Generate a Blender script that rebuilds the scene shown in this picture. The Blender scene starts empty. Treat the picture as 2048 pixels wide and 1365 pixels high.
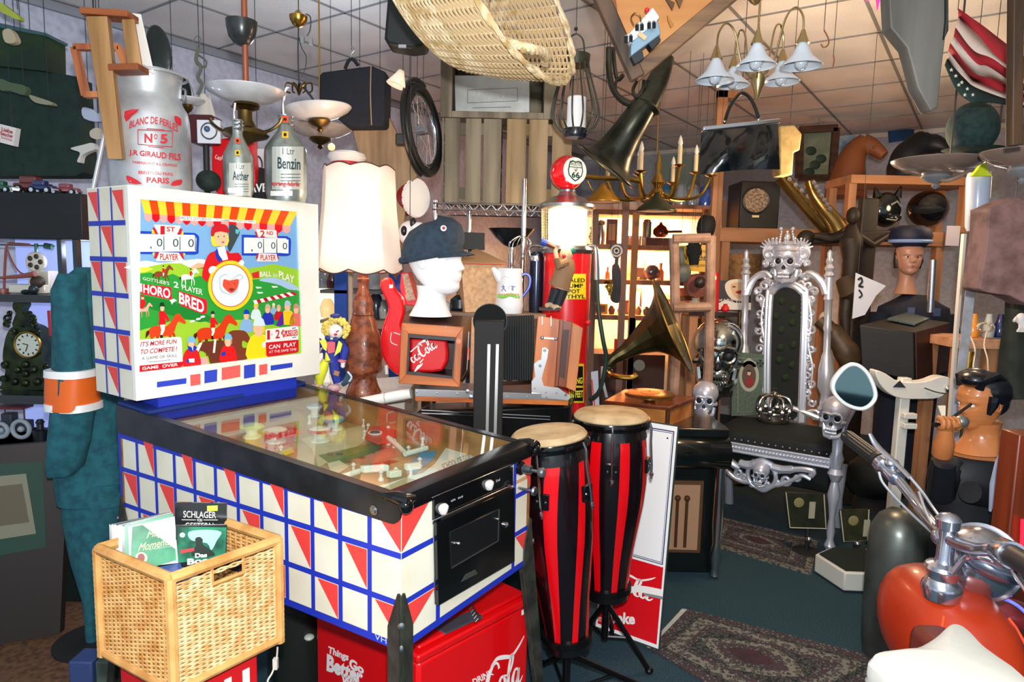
import bpy,bmesh,math,random
from mathutils import Vector as V,Matrix as M,Euler,noise as MN
random.seed(7)
C=bpy.context.scene.collection
PI=math.pi
# -- camera --
F,PITCH,ROLL,HC=1352.0,0.114,0.0225,1.65
cd=bpy.data.cameras.new('camera'); cam=bpy.data.objects.new('camera',cd); C.objects.link(cam)
cd.sensor_width=36.0; cd.lens=F/2048*36.0; cd.clip_start=0.05
cam.matrix_world=M.Translation((0,0,HC))@M.Rotation(PI/2-PITCH,4,'X')@M.Rotation(ROLL,4,'Z')
bpy.context.scene.camera=cam
# -- world, exposure, flash and added fill lights --
sc=bpy.context.scene
sc.view_settings.view_transform='Standard'; sc.view_settings.look='None'
sc.view_settings.gamma=1; sc.view_settings.exposure=0.0; sc.view_settings.use_curve_mapping=False
w=bpy.data.worlds.new('world'); sc.world=w; w.use_nodes=True
w.node_tree.nodes['Background'].inputs[0].default_value=(0.62,0.74,0.85,1)
w.node_tree.nodes['Background'].inputs[1].default_value=0.95
def lamp(name,typ,loc,power,col,size=0.1,target=None,sy=None):
 l=bpy.data.lights.new(name,typ); l.energy=power; l.color=col
 if typ=='AREA':
  l.size=size
  if sy:l.shape='RECTANGLE'; l.size_y=sy
 else:l.shadow_soft_size=size
 o=bpy.data.objects.new(name,l); o.location=loc; C.objects.link(o)
 if target is not None:o.rotation_euler=(V(target)-V(loc)).to_track_quat('-Z','Y').to_euler()
 return o
lamp('camera_flash','POINT',(0.02,-0.02,1.80),265,(1,0.985,0.97),0.03)
lamp('ceiling_fill_light','POINT',(1.5,3.3,2.05),46,(1,.66,.40),.12)  # warm fill added to brighten the ceiling, no lamp hangs here
lamp('ceiling_fill_light','POINT',(2.9,4.2,2.2),18,(1,.66,.40),.12)  # second added warm fill, not tied to any modelled lamp
lamp('ceiling_fill_light','POINT',(-.9,3.6,2.35),12,(.85,.9,1),.12)  # cool fill added for the left ceiling, without a fixture
# -- pixel <-> world --
cP,sP,cR,sR=math.cos(PITCH),math.sin(PITCH),math.cos(ROLL),math.sin(ROLL)
CAM=V((0,0,HC))
def ray(px,py):
 X,Y=px-1024.0,py-682.5
 x=X*cR+Y*sR; y=-X*sR+Y*cR
 x/=F; u=-y/F
 return V((x,cP+u*sP,u*cP-sP))
def P(px,py,Y):
 """world point seen at pixel px,py on the upright plane Y metres ahead"""
 d=ray(px,py); return CAM+d*(Y/d.y)
class PL:
 def __init__(s,o,n):
  s.o=V(o); s.n=V(n).normalized()
  if s.n.dot(CAM-s.o)<0:s.n=-s.n
 def at(s,px,py,off=0.0):
  d=ray(px,py); t=(s.o+s.n*off-CAM).dot(s.n)/d.dot(s.n); return CAM+d*t
def pl3(a,b,c):return PL(a,(b-a).cross(c-a))
def on_z(px,py,z):
 d=ray(px,py); return CAM+d*((z-HC)/d.z)
def mpp(Y):return Y/F
# -- materials --
def lin(h):
 h=h.lstrip('#'); r=[]
 for i in (0,2,4):
  c=int(h[i:i+2],16)/255; r.append(c/12.92 if c<=0.04045 else ((c+0.055)/1.055)**2.4)
 return (r[0],r[1],r[2],1)
MATS={}
def mat(hx,rough=0.5,metal=0.0,kind='',var=None,scale=8.0,bump=0.0,emit=0.0,coat=0.0,alpha=1.0,trans=0.0,stretch=(1,1,1)):
 key=(hx,rough,metal,kind,var,scale,bump,emit,coat,alpha,trans,stretch)
 if key in MATS:return MATS[key]
 m=bpy.data.materials.new(('emissive_' if emit else '')+(kind or 'paint')+'_'+hx.lstrip('#')); m.use_nodes=True
 nt=m.node_tree; b=nt.nodes['Principled BSDF']; MATS[key]=m
 b.inputs['Base Color'].default_value=lin(hx); b.inputs['Roughness'].default_value=rough; b.inputs['Metallic'].default_value=metal
 b.inputs['Coat Weight'].default_value=coat; b.inputs['Coat Roughness'].default_value=0.08
 b.inputs['Alpha'].default_value=alpha; b.inputs['Transmission Weight'].default_value=trans
 if emit:b.inputs['Emission Color'].default_value=lin(hx); b.inputs['Emission Strength'].default_value=emit
 if var or bump:
  tc=nt.nodes.new('ShaderNodeTexCoord'); mp=nt.nodes.new('ShaderNodeMapping')
  mp.inputs['Scale'].default_value=stretch; nt.links.new(tc.outputs['Object'],mp.inputs[0])
  nz=nt.nodes.new('ShaderNodeTexNoise'); nz.inputs['Scale'].default_value=scale; nz.inputs['Detail'].default_value=6
  nt.links.new(mp.outputs[0],nz.inputs['Vector'])
  if var:
   cr=nt.nodes.new('ShaderNodeValToRGB'); cr.color_ramp.elements[0].color=lin(var); cr.color_ramp.elements[1].color=lin(hx)
   cr.color_ramp.elements[0].position=0.36; cr.color_ramp.elements[1].position=0.6
   nt.links.new(nz.outputs['Fac'],cr.inputs[0]); nt.links.new(cr.outputs[0],b.inputs['Base Color'])
  if bump:
   bp=nt.nodes.new('ShaderNodeBump'); bp.inputs['Strength'].default_value=min(1,bump); bp.inputs['Distance'].default_value=0.004
   nt.links.new(nz.outputs['Fac'],bp.inputs['Height']); nt.links.new(bp.outputs[0],b.inputs['Normal'])
 return m
def wood(hx,var,axis='z',rough=0.5,scale=18,coat=0.0):
 st={'x':(0.08,1,1),'y':(1,0.08,1),'z':(1,1,0.08)}[axis]
 return mat(hx,rough,0,'wood',var,scale,0.25,coat=coat,stretch=st)
def glassy(name='clear',tint='ffffff',refl=1.0):
 key=('glass',name,tint,refl)
 if key in MATS:return MATS[key]
 m=bpy.data.materials.new('glass_'+name); m.use_nodes=True; nt=m.node_tree
 for n in list(nt.nodes):nt.nodes.remove(n)
 out=nt.nodes.new('ShaderNodeOutputMaterial'); mx=nt.nodes.new('ShaderNodeMixShader')
 tr=nt.nodes.new('ShaderNodeBsdfTransparent'); tr.inputs[0].default_value=lin(tint)
 gl=nt.nodes.new('ShaderNodeBsdfGlossy'); gl.inputs['Roughness'].default_value=0.03
 lw_=nt.nodes.new('ShaderNodeLayerWeight'); lw_.inputs[0].default_value=0.5
 pw=nt.nodes.new('ShaderNodeMath'); pw.operation='POWER'; pw.inputs[1].default_value=4.5; nt.links.new(lw_.outputs['Facing'],pw.inputs[0])
 mu=nt.nodes.new('ShaderNodeMath'); mu.operation='MULTIPLY_ADD'; mu.inputs[1].default_value=0.6*refl; mu.inputs[2].default_value=0.035
 nt.links.new(pw.outputs[0],mu.inputs[0]); nt.links.new(mu.outputs[0],mx.inputs[0])
 nt.links.new(tr.outputs[0],mx.inputs[1]); nt.links.new(gl.outputs[0],mx.inputs[2]); nt.links.new(mx.outputs[0],out.inputs[0])
 MATS[key]=m; return m
WHITE=mat('f2f0e6',0.45); CREAM=mat('efe9d2',0.5); BLACK=mat('0c0d10',0.35); MBLACK=mat('101214',0.8)
RED=mat('d9121c',0.35,coat=0.4); CHROME=mat('d8dade',0.18,1.0); STEEL=mat('a9adb2',0.35,1.0); BRASS=mat('b08a3e',0.28,1.0)
OLDBRASS=mat('6e5a34',0.4,1.0); DARK=mat('1c1e20',0.6); GREYM=mat('777b80',0.5)
# -- mesh builder --
def basis(axis,hint=None):
 a=V(axis).normalized(); h=V(hint) if hint is not None else (V((1,0,0)) if abs(a.x)<0.9 else V((0,1,0)))
 b=(h-a*h.dot(a)).normalized(); return a,b,a.cross(b)
TXT={}
def text_mesh(s,shear=0.0,bold=0.0):
 k=(s,shear,bold)
 if k not in TXT:
  cu=bpy.data.curves.new('t','FONT'); cu.body=s; cu.size=1; cu.shear=shear; cu.offset=bold; cu.resolution_u=3
  o=bpy.data.objects.new('t',cu); C.objects.link(o)
  me=bpy.data.meshes.new_from_object(o.evaluated_get(bpy.context.evaluated_depsgraph_get()))
  vs=[v.co.copy() for v in me.vertices]; fs=[tuple(p.vertices) for p in me.polygons]
  bpy.data.objects.remove(o); bpy.data.curves.remove(cu); bpy.data.meshes.remove(me)
  x0=min(v.x for v in vs); x1=max(v.x for v in vs); y0=min(v.y for v in vs); y1=max(v.y for v in vs)
  TXT[k]=([((v.x-x0)/(x1-x0),(v.y-y0)/(y1-y0)) for v in vs],fs,(x1-x0)/(y1-y0))
 return TXT[k]
class MB:
 def __init__(s,m=None):
  s.v=[]; s.f=[]; s.mi=[]; s.mats=[]; s.cur=0
  if m:s.m(m)
 def m(s,m):
  if m not in s.mats:s.mats.append(m)
  s.cur=s.mats.index(m); return s
 def add(s,vs,fs):
  b=len(s.v); s.v+=[V(v) for v in vs]; s.f+=[tuple(i+b for i in f) for f in fs]; s.mi+=[s.cur]*len(fs); return s
 def hexa(s,p):
  return s.add(p,[(3,2,1,0),(4,5,6,7),(0,1,5,4),(1,2,6,5),(2,3,7,6),(3,0,4,7)])
 def obox(s,o,a,b,c):
  o,a,b,c=V(o),V(a),V(b),V(c); return s.hexa([o,o+a,o+a+b,o+b,o+c,o+a+c,o+a+b+c,o+b+c])
 def box(s,c,sz,rot=None):
  R=rot if rot is not None else M.Identity(3)
  if isinstance(R,(int,float)):R=M.Rotation(R,3,'Z')
  a,b,d=R@V((sz[0],0,0)),R@V((0,sz[1],0)),R@V((0,0,sz[2])); return s.obox(V(c)-(a+b+d)/2,a,b,d)
 def bar(s,a,b,w,h,hint=(0,0,1)):
  a,b=V(a),V(b); ax,n1,n2=basis(b-a,hint)
  return s.obox(a-n1*h/2-n2*w/2,b-a,n2*w,n1*h)
 def poly(s,pts):return s.add(pts,[tuple(range(len(pts)))])
 def prism(s,pts,vec):
  n=len(pts); vec=V(vec); p=[V(q) for q in pts]
  return s.add(p+[q+vec for q in p],[tuple(range(n)),tuple(range(2*n-1,n-1,-1))]+[(i,i+n,(i+1)%n+n,(i+1)%n) for i in range(n)])
 def rings(s,rings,closed=True,cap=True,wrap=False):
  n=len(rings[0]); b=len(s.v); k=len(rings)
  for r in rings:s.v+=[V(q) for q in r]
  fs=[]
  for j in range(k if wrap else k-1):
   for i in range(n if closed else n-1):
    j2=(j+1)%k; fs.append((b+j*n+i,b+j*n+(i+1)%n,b+j2*n+(i+1)%n,b+j2*n+i))
  if cap and closed and not wrap:fs+=[tuple(b+i for i in range(n-1,-1,-1)),tuple(b+(k-1)*n+i for i in range(n))]
  s.f+=fs; s.mi+=[s.cur]*len(fs); return s
 def lathe(s,base,axis,prof,n=24,cap=True,mul=(1,1),hint=None,a0=0.0,wob=None):
  a,b,c=basis(axis,hint); base=V(base); R=[]
  for (t,r) in prof:
   ring=[]
   for i in range(n):
    th=a0+2*PI*i/n; rr=max(r,1e-5)*(wob(th,t) if wob else 1)
    ring.append(base+a*t+b*rr*math.cos(th)*mul[0]+c*rr*math.sin(th)*mul[1])
   R.append(ring)
  return s.rings(R,cap=cap)
 def cyl(s,a,b,r0,r1=None,n=16):
  a,b=V(a),V(b); L=(b-a).length; return s.lathe(a,b-a,[(0,r0),(L,r0 if r1 is None else r1)],n)
 def tube(s,pts,r,n=8,closed=False,flat=1.0,hint=None):
  pts=[V(q) for q in pts]; k=len(pts); rs=r if isinstance(r,(list,tuple)) else [r]*k; R=[]
  pn=None
  for i in range(k):
   t=(pts[(i+1)%k]-pts[i-1]) if closed else (pts[min(i+1,k-1)]-pts[max(i-1,0)])
   if t.length<1e-9:t=V((0,0,1))
   a,b,c=basis(t,pn if pn is not None else hint)
   pn=b; R.append([pts[i]+(b*math.cos(2*PI*j/n)+c*math.sin(2*PI*j/n)*flat)*rs[i] for j in range(n)])
  return s.rings(R,wrap=closed)
 def ball(s,c,r,n=16,k=10,rot=None,squash=None):
  rr=(r,r,r) if isinstance(r,(int,float)) else r; R=rot or M.Identity(3); rings=[]
  for j in range(k+1):
   ph=-PI/2+PI*j/k; q=max(math.cos(ph),1e-4)
   rings.append([V(c)+R@V((rr[0]*q*math.cos(2*PI*i/n),rr[1]*q*math.sin(2*PI*i/n),rr[2]*math.sin(ph))) for i in range(n)])
  return s.rings(rings)
 def torus(s,c,axis,R,r,n=28,k=8,a0=0,a1=2*PI,mul=(1,1),hint=None):
  a,b,d=basis(axis,hint); full=abs(a1-a0-2*PI)<1e-6; nn=n if full else n+1
  pts=[V(c)+b*R*mul[0]*math.cos(a0+(a1-a0)*i/n)+d*R*mul[1]*math.sin(a0+(a1-a0)*i/n) for i in range(nn)]
  return s.tube(pts,r,k,closed=full,hint=a)
 def disc(s,c,axis,r,n=24,mul=(1,1),th=0.001,hint=None):return s.lathe(V(c),axis,[(0,r),(th,r)],n,mul=mul,hint=hint)
 def text(s,t,o,right,up,shear=0.0,bold=0.0,aspect=None):
  """lettering filling the parallelogram o, right, up"""
  vs,fs,asp=text_mesh(t,shear,bold); o,r,u=V(o),V(right),V(up)
  return s.add([o+r*x+u*y for x,y in vs],fs)
 def qtext(s,t,pl,quad,off=0.0008,shear=0.0,bold=0.0,arc=0.0):
  """lettering on a plane inside a picture quad (bl, br, tr, tl)"""
  vs,fs,asp=text_mesh(t,shear,bold); q=quad; out=[]
  for x,y in vs:
   dy=arc*4*x*(1-x)
   px=(q[0][0]*(1-x)+q[1][0]*x)*(1-y)+(q[3][0]*(1-x)+q[2][0]*x)*y
   py=(q[0][1]*(1-x)+q[1][1]*x)*(1-y)+(q[3][1]*(1-x)+q[2][1]*x)*y
   out.append(pl.at(px,py-dy,off))
  return s.add(out,fs)
 def pp(s,pl,pts,off=0.0005):return s.poly([pl.at(x,y,off) for x,y in pts])
def smooth_px(pts,k=4,closed=True):
 """catmull-rom through 2d/3d points"""
 n=len(pts); out=[]; pts=[V(p) for p in pts]
 for i in range(n if closed else n-1):
  g=(lambda j:pts[j%n]) if closed else (lambda j:pts[max(0,min(n-1,j))])
  p0,p1,p2,p3=g(i-1),g(i),g(i+1),g(i+2)
  for j in range(k):
   t=j/k; out.append(0.5*((2*p1)+(p2-p0)*t+(2*p0-5*p1+4*p2-p3)*t*t+(3*p1-p0-3*p2+p3)*t*t*t))
 if not closed:out.append(pts[-1])
 return out
def sm2(pts,k=4,closed=True):return [(q.x,q.y) for q in smooth_px([(a,b,0) for a,b in pts],k,closed)]
def px3(pts,k=4,closed=False):
 return smooth_px([P(*q) for q in pts],k,closed)
 # -- objects --
def link_mesh(name,mb,parent=None,loc=None,bevel=0,ang=35,solid=0,sub=0,flat=False):
 """one mesh object; its origin sits at loc (world) or at the parent's origin"""
 me=bpy.data.meshes.new(name); pw=V(parent['_w']) if parent is not None else None
 o0=V(loc) if loc is not None else (pw if pw is not None else V((0,0,0)))
 me.from_pydata([tuple(v-o0) for v in mb.v],[],mb.f); me.validate()
 for m in mb.mats:me.materials.append(m)
 if len(me.polygons)==len(mb.mi):me.polygons.foreach_set('material_index',mb.mi)
 bm=bmesh.new(); bm.from_mesh(me)
 if len(bm.verts)<200000:bmesh.ops.recalc_face_normals(bm,faces=bm.faces)
 bm.to_mesh(me); bm.free()
 if not flat:
  me.polygons.foreach_set('use_smooth',[True]*len(me.polygons)); me.set_sharp_from_angle(angle=math.radians(ang))
 o=bpy.data.objects.new(name,me); C.objects.link(o); o['_w']=tuple(o0)
 o.location=o0-pw if parent is not None else o0
 if parent is not None:o.parent=parent
 if solid:md=o.modifiers.new('s','SOLIDIFY'); md.thickness=solid; md.offset=0
 if sub:md=o.modifiers.new('d','SUBSURF'); md.levels=sub; md.render_levels=sub
 if bevel:
  md=o.modifiers.new('b','BEVEL'); md.width=bevel; md.segments=2; md.limit_method='ANGLE'; md.angle_limit=math.radians(40)
 return o
def tag(o,label,cat,group=None,kind=None):
 if label:o['label']=label
 if cat:o['category']=cat
 if group:o['group']=group
 if kind:o['kind']=kind
 return o
def thing(name,label,cat,loc,group=None):
 o=bpy.data.objects.new(name,None); C.objects.link(o); o.location=loc; o['_w']=tuple(V(loc)); o.empty_display_size=0.05
 return tag(o,label,cat,group)
def solo(name,label,cat,mb,loc=None,group=None,**k):
 if loc is None:
  lo=[min(v[i] for v in mb.v) for i in range(3)]; hi=[max(v[i] for v in mb.v) for i in range(3)]
  loc=((lo[0]+hi[0])/2,(lo[1]+hi[1])/2,lo[2])
 return tag(link_mesh(name,mb,None,loc,**k),label,cat,group)
def part(name,mb,parent,label=None,**k):
 o=link_mesh(name,mb,parent,**k)
 if label:o['label']=label
 return o
def kids(o):return [c for c in bpy.data.objects if c.parent==o]
def copy_tree(o,loc=None,label=None,rotz=None,parent=None):
 c=o.copy(); C.objects.link(c)
 if parent is not None:c.parent=parent
 for ch in kids(o):copy_tree(ch,parent=c)
 if loc is not None:c.location=loc; c['_w']=tuple(V(loc))
 if rotz is not None:c.rotation_euler.z=rotz
 if label:c['label']=label
 return c
def struct(name,mb,**k):
 o=link_mesh(name,mb,None,**k); o['kind']='structure'; return o
def A(pts,*mb):pass
# -- the room --
RY=0.6056
AX=V((math.cos(RY),-math.sin(RY),0)); AY=V((math.sin(RY),math.cos(RY),0))
UP=V((0,0,1)); ZC=3.0
def rm(x,y,z=0.0):return AX*x+AY*y+UP*z
XL,YB=-4.25,7.6
def tiles():
 m=bpy.data.materials.new('ceiling_tiles'); m.use_nodes=True; nt=m.node_tree; b=nt.nodes['Principled BSDF']
 tc=nt.nodes.new('ShaderNodeTexCoord'); n1=nt.nodes.new('ShaderNodeTexNoise'); n1.inputs['Scale'].default_value=160
 n2=nt.nodes.new('ShaderNodeTexNoise'); n2.inputs['Scale'].default_value=2.2
 nt.links.new(tc.outputs['Object'],n1.inputs['Vector']); nt.links.new(tc.outputs['Object'],n2.inputs['Vector'])
 c1=nt.nodes.new('ShaderNodeValToRGB'); c1.color_ramp.elements[0].color=lin('c4c4c6'); c1.color_ramp.elements[1].color=lin('efeeea')
 c1.color_ramp.elements[0].position=0.3; c1.color_ramp.elements[1].position=0.62
 mx=nt.nodes.new('ShaderNodeMath'); mx.operation='ADD'; mu=nt.nodes.new('ShaderNodeMath'); mu.operation='MULTIPLY'; mu.inputs[1].default_value=0.5
 nt.links.new(n1.outputs['Fac'],mx.inputs[0]); nt.links.new(n2.outputs['Fac'],mx.inputs[1]); nt.links.new(mx.outputs[0],mu.inputs[0])
 nt.links.new(mu.outputs[0],c1.inputs[0]); nt.links.new(c1.outputs[0],b.inputs['Base Color']); b.inputs['Roughness'].default_value=0.9
 return m
q=MB(tiles()); q.obox(rm(XL,-3.2,ZC),AX*11,AY*(YB+3.2),UP*0.05)
struct('ceiling',q,flat=True)
g=MB(mat('86888a',0.6))
for i in range(-7,12):
 x=i*0.6-0.6
 if XL<x<6.7:g.obox(rm(x-0.008,-3.2,ZC-0.006),AX*0.016,AY*(YB+3.2),UP*0.01)
for j in range(-5,13):
 y=j*0.6+0.25
 g.obox(rm(XL,y-0.006,ZC-0.006),AX*11,AY*0.012,UP*0.01)
struct('trim_1',g,flat=True)
wallm=mat('c3cadd',0.9,var='b2b9cf',scale=30,bump=0.1)
struct('wall_left',MB(wallm).obox(rm(XL-0.1,-3.2),AX*0.1,AY*(YB+3.3),UP*ZC),flat=True)
struct('wall_back',MB(mat('b9bcc4',0.9,var='a9adb5',scale=30)).obox(rm(XL,YB),AX*11,AY*0.1,UP*ZC),flat=True)
struct('wall_right',MB(mat('8d8983',0.9)).obox(rm(5.2,-0.3),AX*0.1,AY*(YB+0.3),UP*ZC),flat=True)
def carpet():
 m=bpy.data.materials.new('carpet'); m.use_nodes=True; nt=m.node_tree; b=nt.nodes['Principled BSDF']
 tc=nt.nodes.new('ShaderNodeTexCoord'); n1=nt.nodes.new('ShaderNodeTexNoise'); n1.inputs['Scale'].default_value=220; n1.inputs['Detail'].default_value=3
 nt.links.new(tc.outputs['Object'],n1.inputs['Vector'])
 c1=nt.nodes.new('ShaderNodeValToRGB'); c1.color_ramp.elements[0].color=lin('08222c'); c1.color_ramp.elements[1].color=lin('284c5a')
 c1.color_ramp.elements[0].position=0.35; c1.color_ramp.elements[1].position=0.65
 nt.links.new(n1.outputs['Fac'],c1.inputs[0]); nt.links.new(c1.outputs[0],b.inputs['Base Color']); b.inputs['Roughness'].default_value=0.95
 return m
struct('floor',MB(carpet()).obox(rm(XL,-3.2,-0.05),AX*11,AY*(YB+3.2),UP*0.05),flat=True)
t=MB(mat('8f96a0',0.6)); t.obox(rm(XL,-3.2,ZC-0.05),AX*0.03,AY*(YB+3.2),UP*0.045)
struct('trim_2',t,flat=True)
t=MB(mat('d9d2c4',0.6)); t.obox(rm(XL,YB-0.03,ZC-0.05),AX*9.4,AY*0.03,UP*0.045)
struct('trim_3',t,flat=True)
# -- script lettering of the drink brand, as ribbons --
SCRIPT=[[(0.62,0.78,.05),(0.56,0.93,.04),(0.38,0.97,.06),(0.18,0.72,.1),(0.09,0.35,.11),(0.2,0.04,.08),(0.42,0.06,.06),(0.6,0.26,.04)],[(0.84,0.44,.05),(0.72,0.44,.06),(0.64,0.2,.08),(0.72,0.02,.06),(0.84,0.08,.06),(0.89,0.28,.07),(0.83,0.45,.04),(0.95,0.4,.03)],[(1.18,0.4,.05),(1.06,0.46,.05),(0.97,0.24,.08),(1.03,0.02,.06),(1.2,0.1,.04)],[(1.5,0.42,.05),(1.37,0.45,.05),(1.27,0.2,.08),(1.35,0.02,.05),(1.48,0.18,.05),(1.53,0.44,.06),(1.5,0.1,.07),(1.58,0.02,.05),(1.68,0.14,.03)],[(1.62,0.32,.06),(1.74,0.36,.06)],[(2.3,0.74,.05),(2.24,0.9,.04),(2.08,0.93,.06),(1.9,0.68,.1),(1.82,0.32,.11),(1.92,0.02,.08),(2.12,0.06,.06),(2.28,0.24,.04)],[(1.98,0.9,.04),(2.2,1.04,.07),(2.5,0.98,.08),(2.8,0.9,.06),(3.1,1.08,.05),(3.3,1.28,.02)],[(2.5,0.44,.05),(2.38,0.44,.06),(2.3,0.2,.08),(2.38,0.02,.06),(2.5,0.08,.06),(2.55,0.28,.07),(2.5,0.45,.04),(2.62,0.42,.03)],[(2.62,0.3,.03),(2.8,0.6,.05),(2.86,0.86,.05),(2.78,0.92,.05),(2.7,0.6,.07),(2.68,0.15,.08),(2.76,0.02,.05),(2.86,0.1,.03)],[(3.08,0.42,.05),(2.95,0.45,.05),(2.86,0.2,.08),(2.94,0.02,.05),(3.06,0.18,.05),(3.11,0.44,.06),(3.08,0.1,.07),(3.16,0.02,.05),(3.28,0.16,.02)],[(0.5,-0.02,.02),(0.9,-0.2,.05),(1.4,-0.26,.08),(1.8,-0.16,.03)]]
def script(mb,f,strokes=SCRIPT,W=3.3,wid=1.0):
 for st in strokes:
  s=smooth_px(st,5,False); L=[]; R=[]
  for i,p in enumerate(s):
   t=s[min(i+1,len(s)-1)]-s[max(i-1,0)]; t.z=0; t.normalize(); n=V((-t.y,t.x,0))*p.z*0.75*wid
   L.append(f((p.x+n.x)/W,p.y+n.y)); R.append(f((p.x-n.x)/W,p.y-n.y))
  k=len(s); mb.add(L+R,[(i,i+1,k+i+1,k+i) for i in range(k-1)])
  # -- pinball machine --
A0=P(803,1000,1.611); B0=P(1062,893,2.14); D0=P(236,803,2.26); E0=P(577,777,2.80)
ZT,ZR=A0.z,1.138
def zz(v,z):return V((v.x,v.y,z))
ZB=0.667
A0=zz(A0,ZT); B0=zz(B0,ZT); D0=zz(D0,ZR); E0=zz(E0,ZR)
pin=thing('pinball_machine','two-player pinball machine with cream, blue and red chequered cabinet and horse riding backglass','pinball machine',(A0+B0+D0+E0)/4*1.0)
pin.location.z=0; pin['_w']=tuple(pin.location)
PCREAM=mat('e6e4d2',0.45,var='dcd8c2',scale=5); PBLUE=mat('1d34b4',0.45); PRED=mat('e5433f',0.45); PWOOD=wood('b8824c','8d5a2e','x',0.5,10)
sdir=(zz(D0,0)-zz(A0,0)); fdir=(zz(B0,0)-zz(A0,0)); sn=UP.cross(sdir).normalized();
if sn.dot(CAM-A0)<0:sn=-sn
fn=UP.cross(fdir).normalized()
if fn.dot(CAM-A0)<0:fn=-fn
cab=MB(PCREAM)
def wallq(a,b,th,inn):
 for (p,q) in ((a,b),):
  v=[zz(p,ZB),zz(q,ZB),zz(q,ZB)+inn*th,zz(p,ZB)+inn*th,p,q,q+inn*th,p+inn*th]; cab.hexa(v)
wallq(A0,D0,0.018,-sn); wallq(A0,B0,0.018,-fn)
cab.m(PWOOD); bn=(zz(D0,0)-zz(A0,0)).normalized()
wallq(B0,E0,0.018,sn); wallq(D0,E0,0.018,fn)
cab.m(PCREAM).hexa([zz(A0,ZB),zz(B0,ZB),zz(E0,ZB),zz(D0,ZB),zz(A0,ZB+.02),zz(B0,ZB+.02),zz(E0,ZB+.02),zz(D0,ZB+.02)])
NC=12; HZ=[0,0.126,0.252]
def sq(u,z,off=0.0012):b=A0.lerp(D0,u); return V((b.x,b.y,z))+sn*off
def fq(u,z,off=0.0012):b=A0.lerp(B0,u); return V((b.x,b.y,z))+fn*off
def ztop(u):return ZT+(ZR-ZT)*u
cab.m(PBLUE); lw=0.0075
for j,h in enumerate(HZ):
 z0,z1=(ZB,ZB+.02) if j==0 else (ZB+h-.008,ZB+h+.008)
 cab.poly([sq(0,z0),sq(1,z0),sq(1,z1),sq(0,z1)])
 cab.poly([fq(0,z0),fq(1,z0),fq(1,z1),fq(0,z1)])
cab.poly([sq(0,ztop(0)-.07),sq(1,ztop(1)-.11),sq(1,ztop(1)),sq(0,ztop(0))])
for i in range(1,NC+1):
 u=i/NC; du=lw/sdir.length; cab.poly([sq(u-du,ZB,.0016),sq(u+du,ZB,.0016),sq(u+du,ztop(u),.0016),sq(u-du,ztop(u),.0016)])
for u in (0.235,0.845):cab.poly([fq(u-.014,ZB,.0016),fq(u+.014,ZB,.0016),fq(u+.014,ZT,.0016),fq(u-.014,ZT,.0016)])
cab.m(PRED)
rowz=[(0.262,None),(0.136,0.242),(0.02,0.116)]
for r in range(3):
 for i in range(NC):
  if (r+i)%2:continue
  u0,u1=i/NC+.008,(i+1)/NC-.014
  if i==0:u0=0
  zb_=ZB+rowz[r][0]; zt0=ZB+rowz[r][1] if rowz[r][1] else ztop(u0)-.045; zt1=ZB+rowz[r][1] if rowz[r][1] else ztop(u1)-.05
  cab.poly([sq(u1,zt1,.0014),sq(u0,zb_,.0014),sq(u0,zt0,.0014)])
for (u0,u1,zb_,zt) in ((0,.215,.262,.39),(0,.215,.02,.116),(.865,1,.262,.39),(.865,1,.02,.116)):
 if u0==0:cab.poly([fq(u0,ZB+zb_,.0014),fq(u1,ZB+zt,.0014),fq(u0,ZB+zt,.0014)])
 else:cab.poly([fq(u1,ZB+zb_,.0014),fq(u1,ZB+zt,.0014),fq(u0,ZB+zt,.0014)])
cab.m(mat('b9c0e8',.6)); SP=PL(A0,sn)
cab.qtext('VH',SP,[(749,1279),(773,1289),(773,1277),(749,1267)],.0022)
part('cabinet',cab,pin,flat=True)
RAIL=mat('15171a',0.32,var='24262a',scale=12)
for s,(a,b,n) in enumerate(((A0,D0,sn),(B0,E0,-sn))):
 r=MB(RAIL); prof=[]
 ha,hb=.066,.09
 e=(a-b).normalized()
 o=[]
 for k in range(9):
  th=-PI/2+PI*k/8; o.append((math.cos(th)*.034+.0,math.sin(th)*.034-.033))
 pts=[b+V((0,0,-hb)),b]+[a+e*(-.03+dx)+V((0,0,dz)) for dx,dz in reversed(o)]
 r.prism([q+n*.002 for q in pts],n*.006)
 r.hexa([a-n*.02+e*.0,b-n*.02,b+n*.008,a+n*.008,a-n*.02+UP*.006,b-n*.02+UP*.006,b+n*.008+UP*.006,a+n*.008+UP*.006])
 rp=part('side_rail',r,pin)
 for (px,py) in ((747,1020),(653,980),(555,925),(430,898)):
  pass
 if s==0:
  k=MB(STEEL); c=PL(a+n*.009,n).at(748,1021); k.lathe(c,n,[(0,.012),(.002,.0125),(.002,.009),(.006,.008),(.007,.001)],18); part('bolt',k,rp,'steel bolt near the front end of the rail')
lb=MB(mat('1a1b1e',0.25,0.6));
for k in range(1):
 d=fdir.normalized(); w_=.052; R=[]
 pr=[(.012,-.03),(.012,-.004),(.004,.010),(-.02,.013),(-.05,.011),(-.055,.002),(-.055,-.01)]
 for q in (A0-d*.004,B0+d*.01):R.append([q+fn*x+UP*z for x,z in pr])
 lb.rings(R)
lbar=part('lockdown_bar',lb,pin)
for q,s in ((A0,1),(B0,-1)):
 ec=MB(mat('08090b',0.15,coat=.5)); d=fdir.normalized()*s; ec.tube([q+sn*s*.006-fn*.05+UP*.003,q+sn*s*.004-fn*.01+UP*.004,q+d*-.002+fn*.014,q+d*.03+fn*.016+UP*.0],[.010,.018,.02,.008],14,flat=.9,hint=UP)
 ec.ball(q+fn*.014-UP*.012,(.02,.02,.022),14,8); part('end_cap',ec,lbar)
gi=.012
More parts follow.
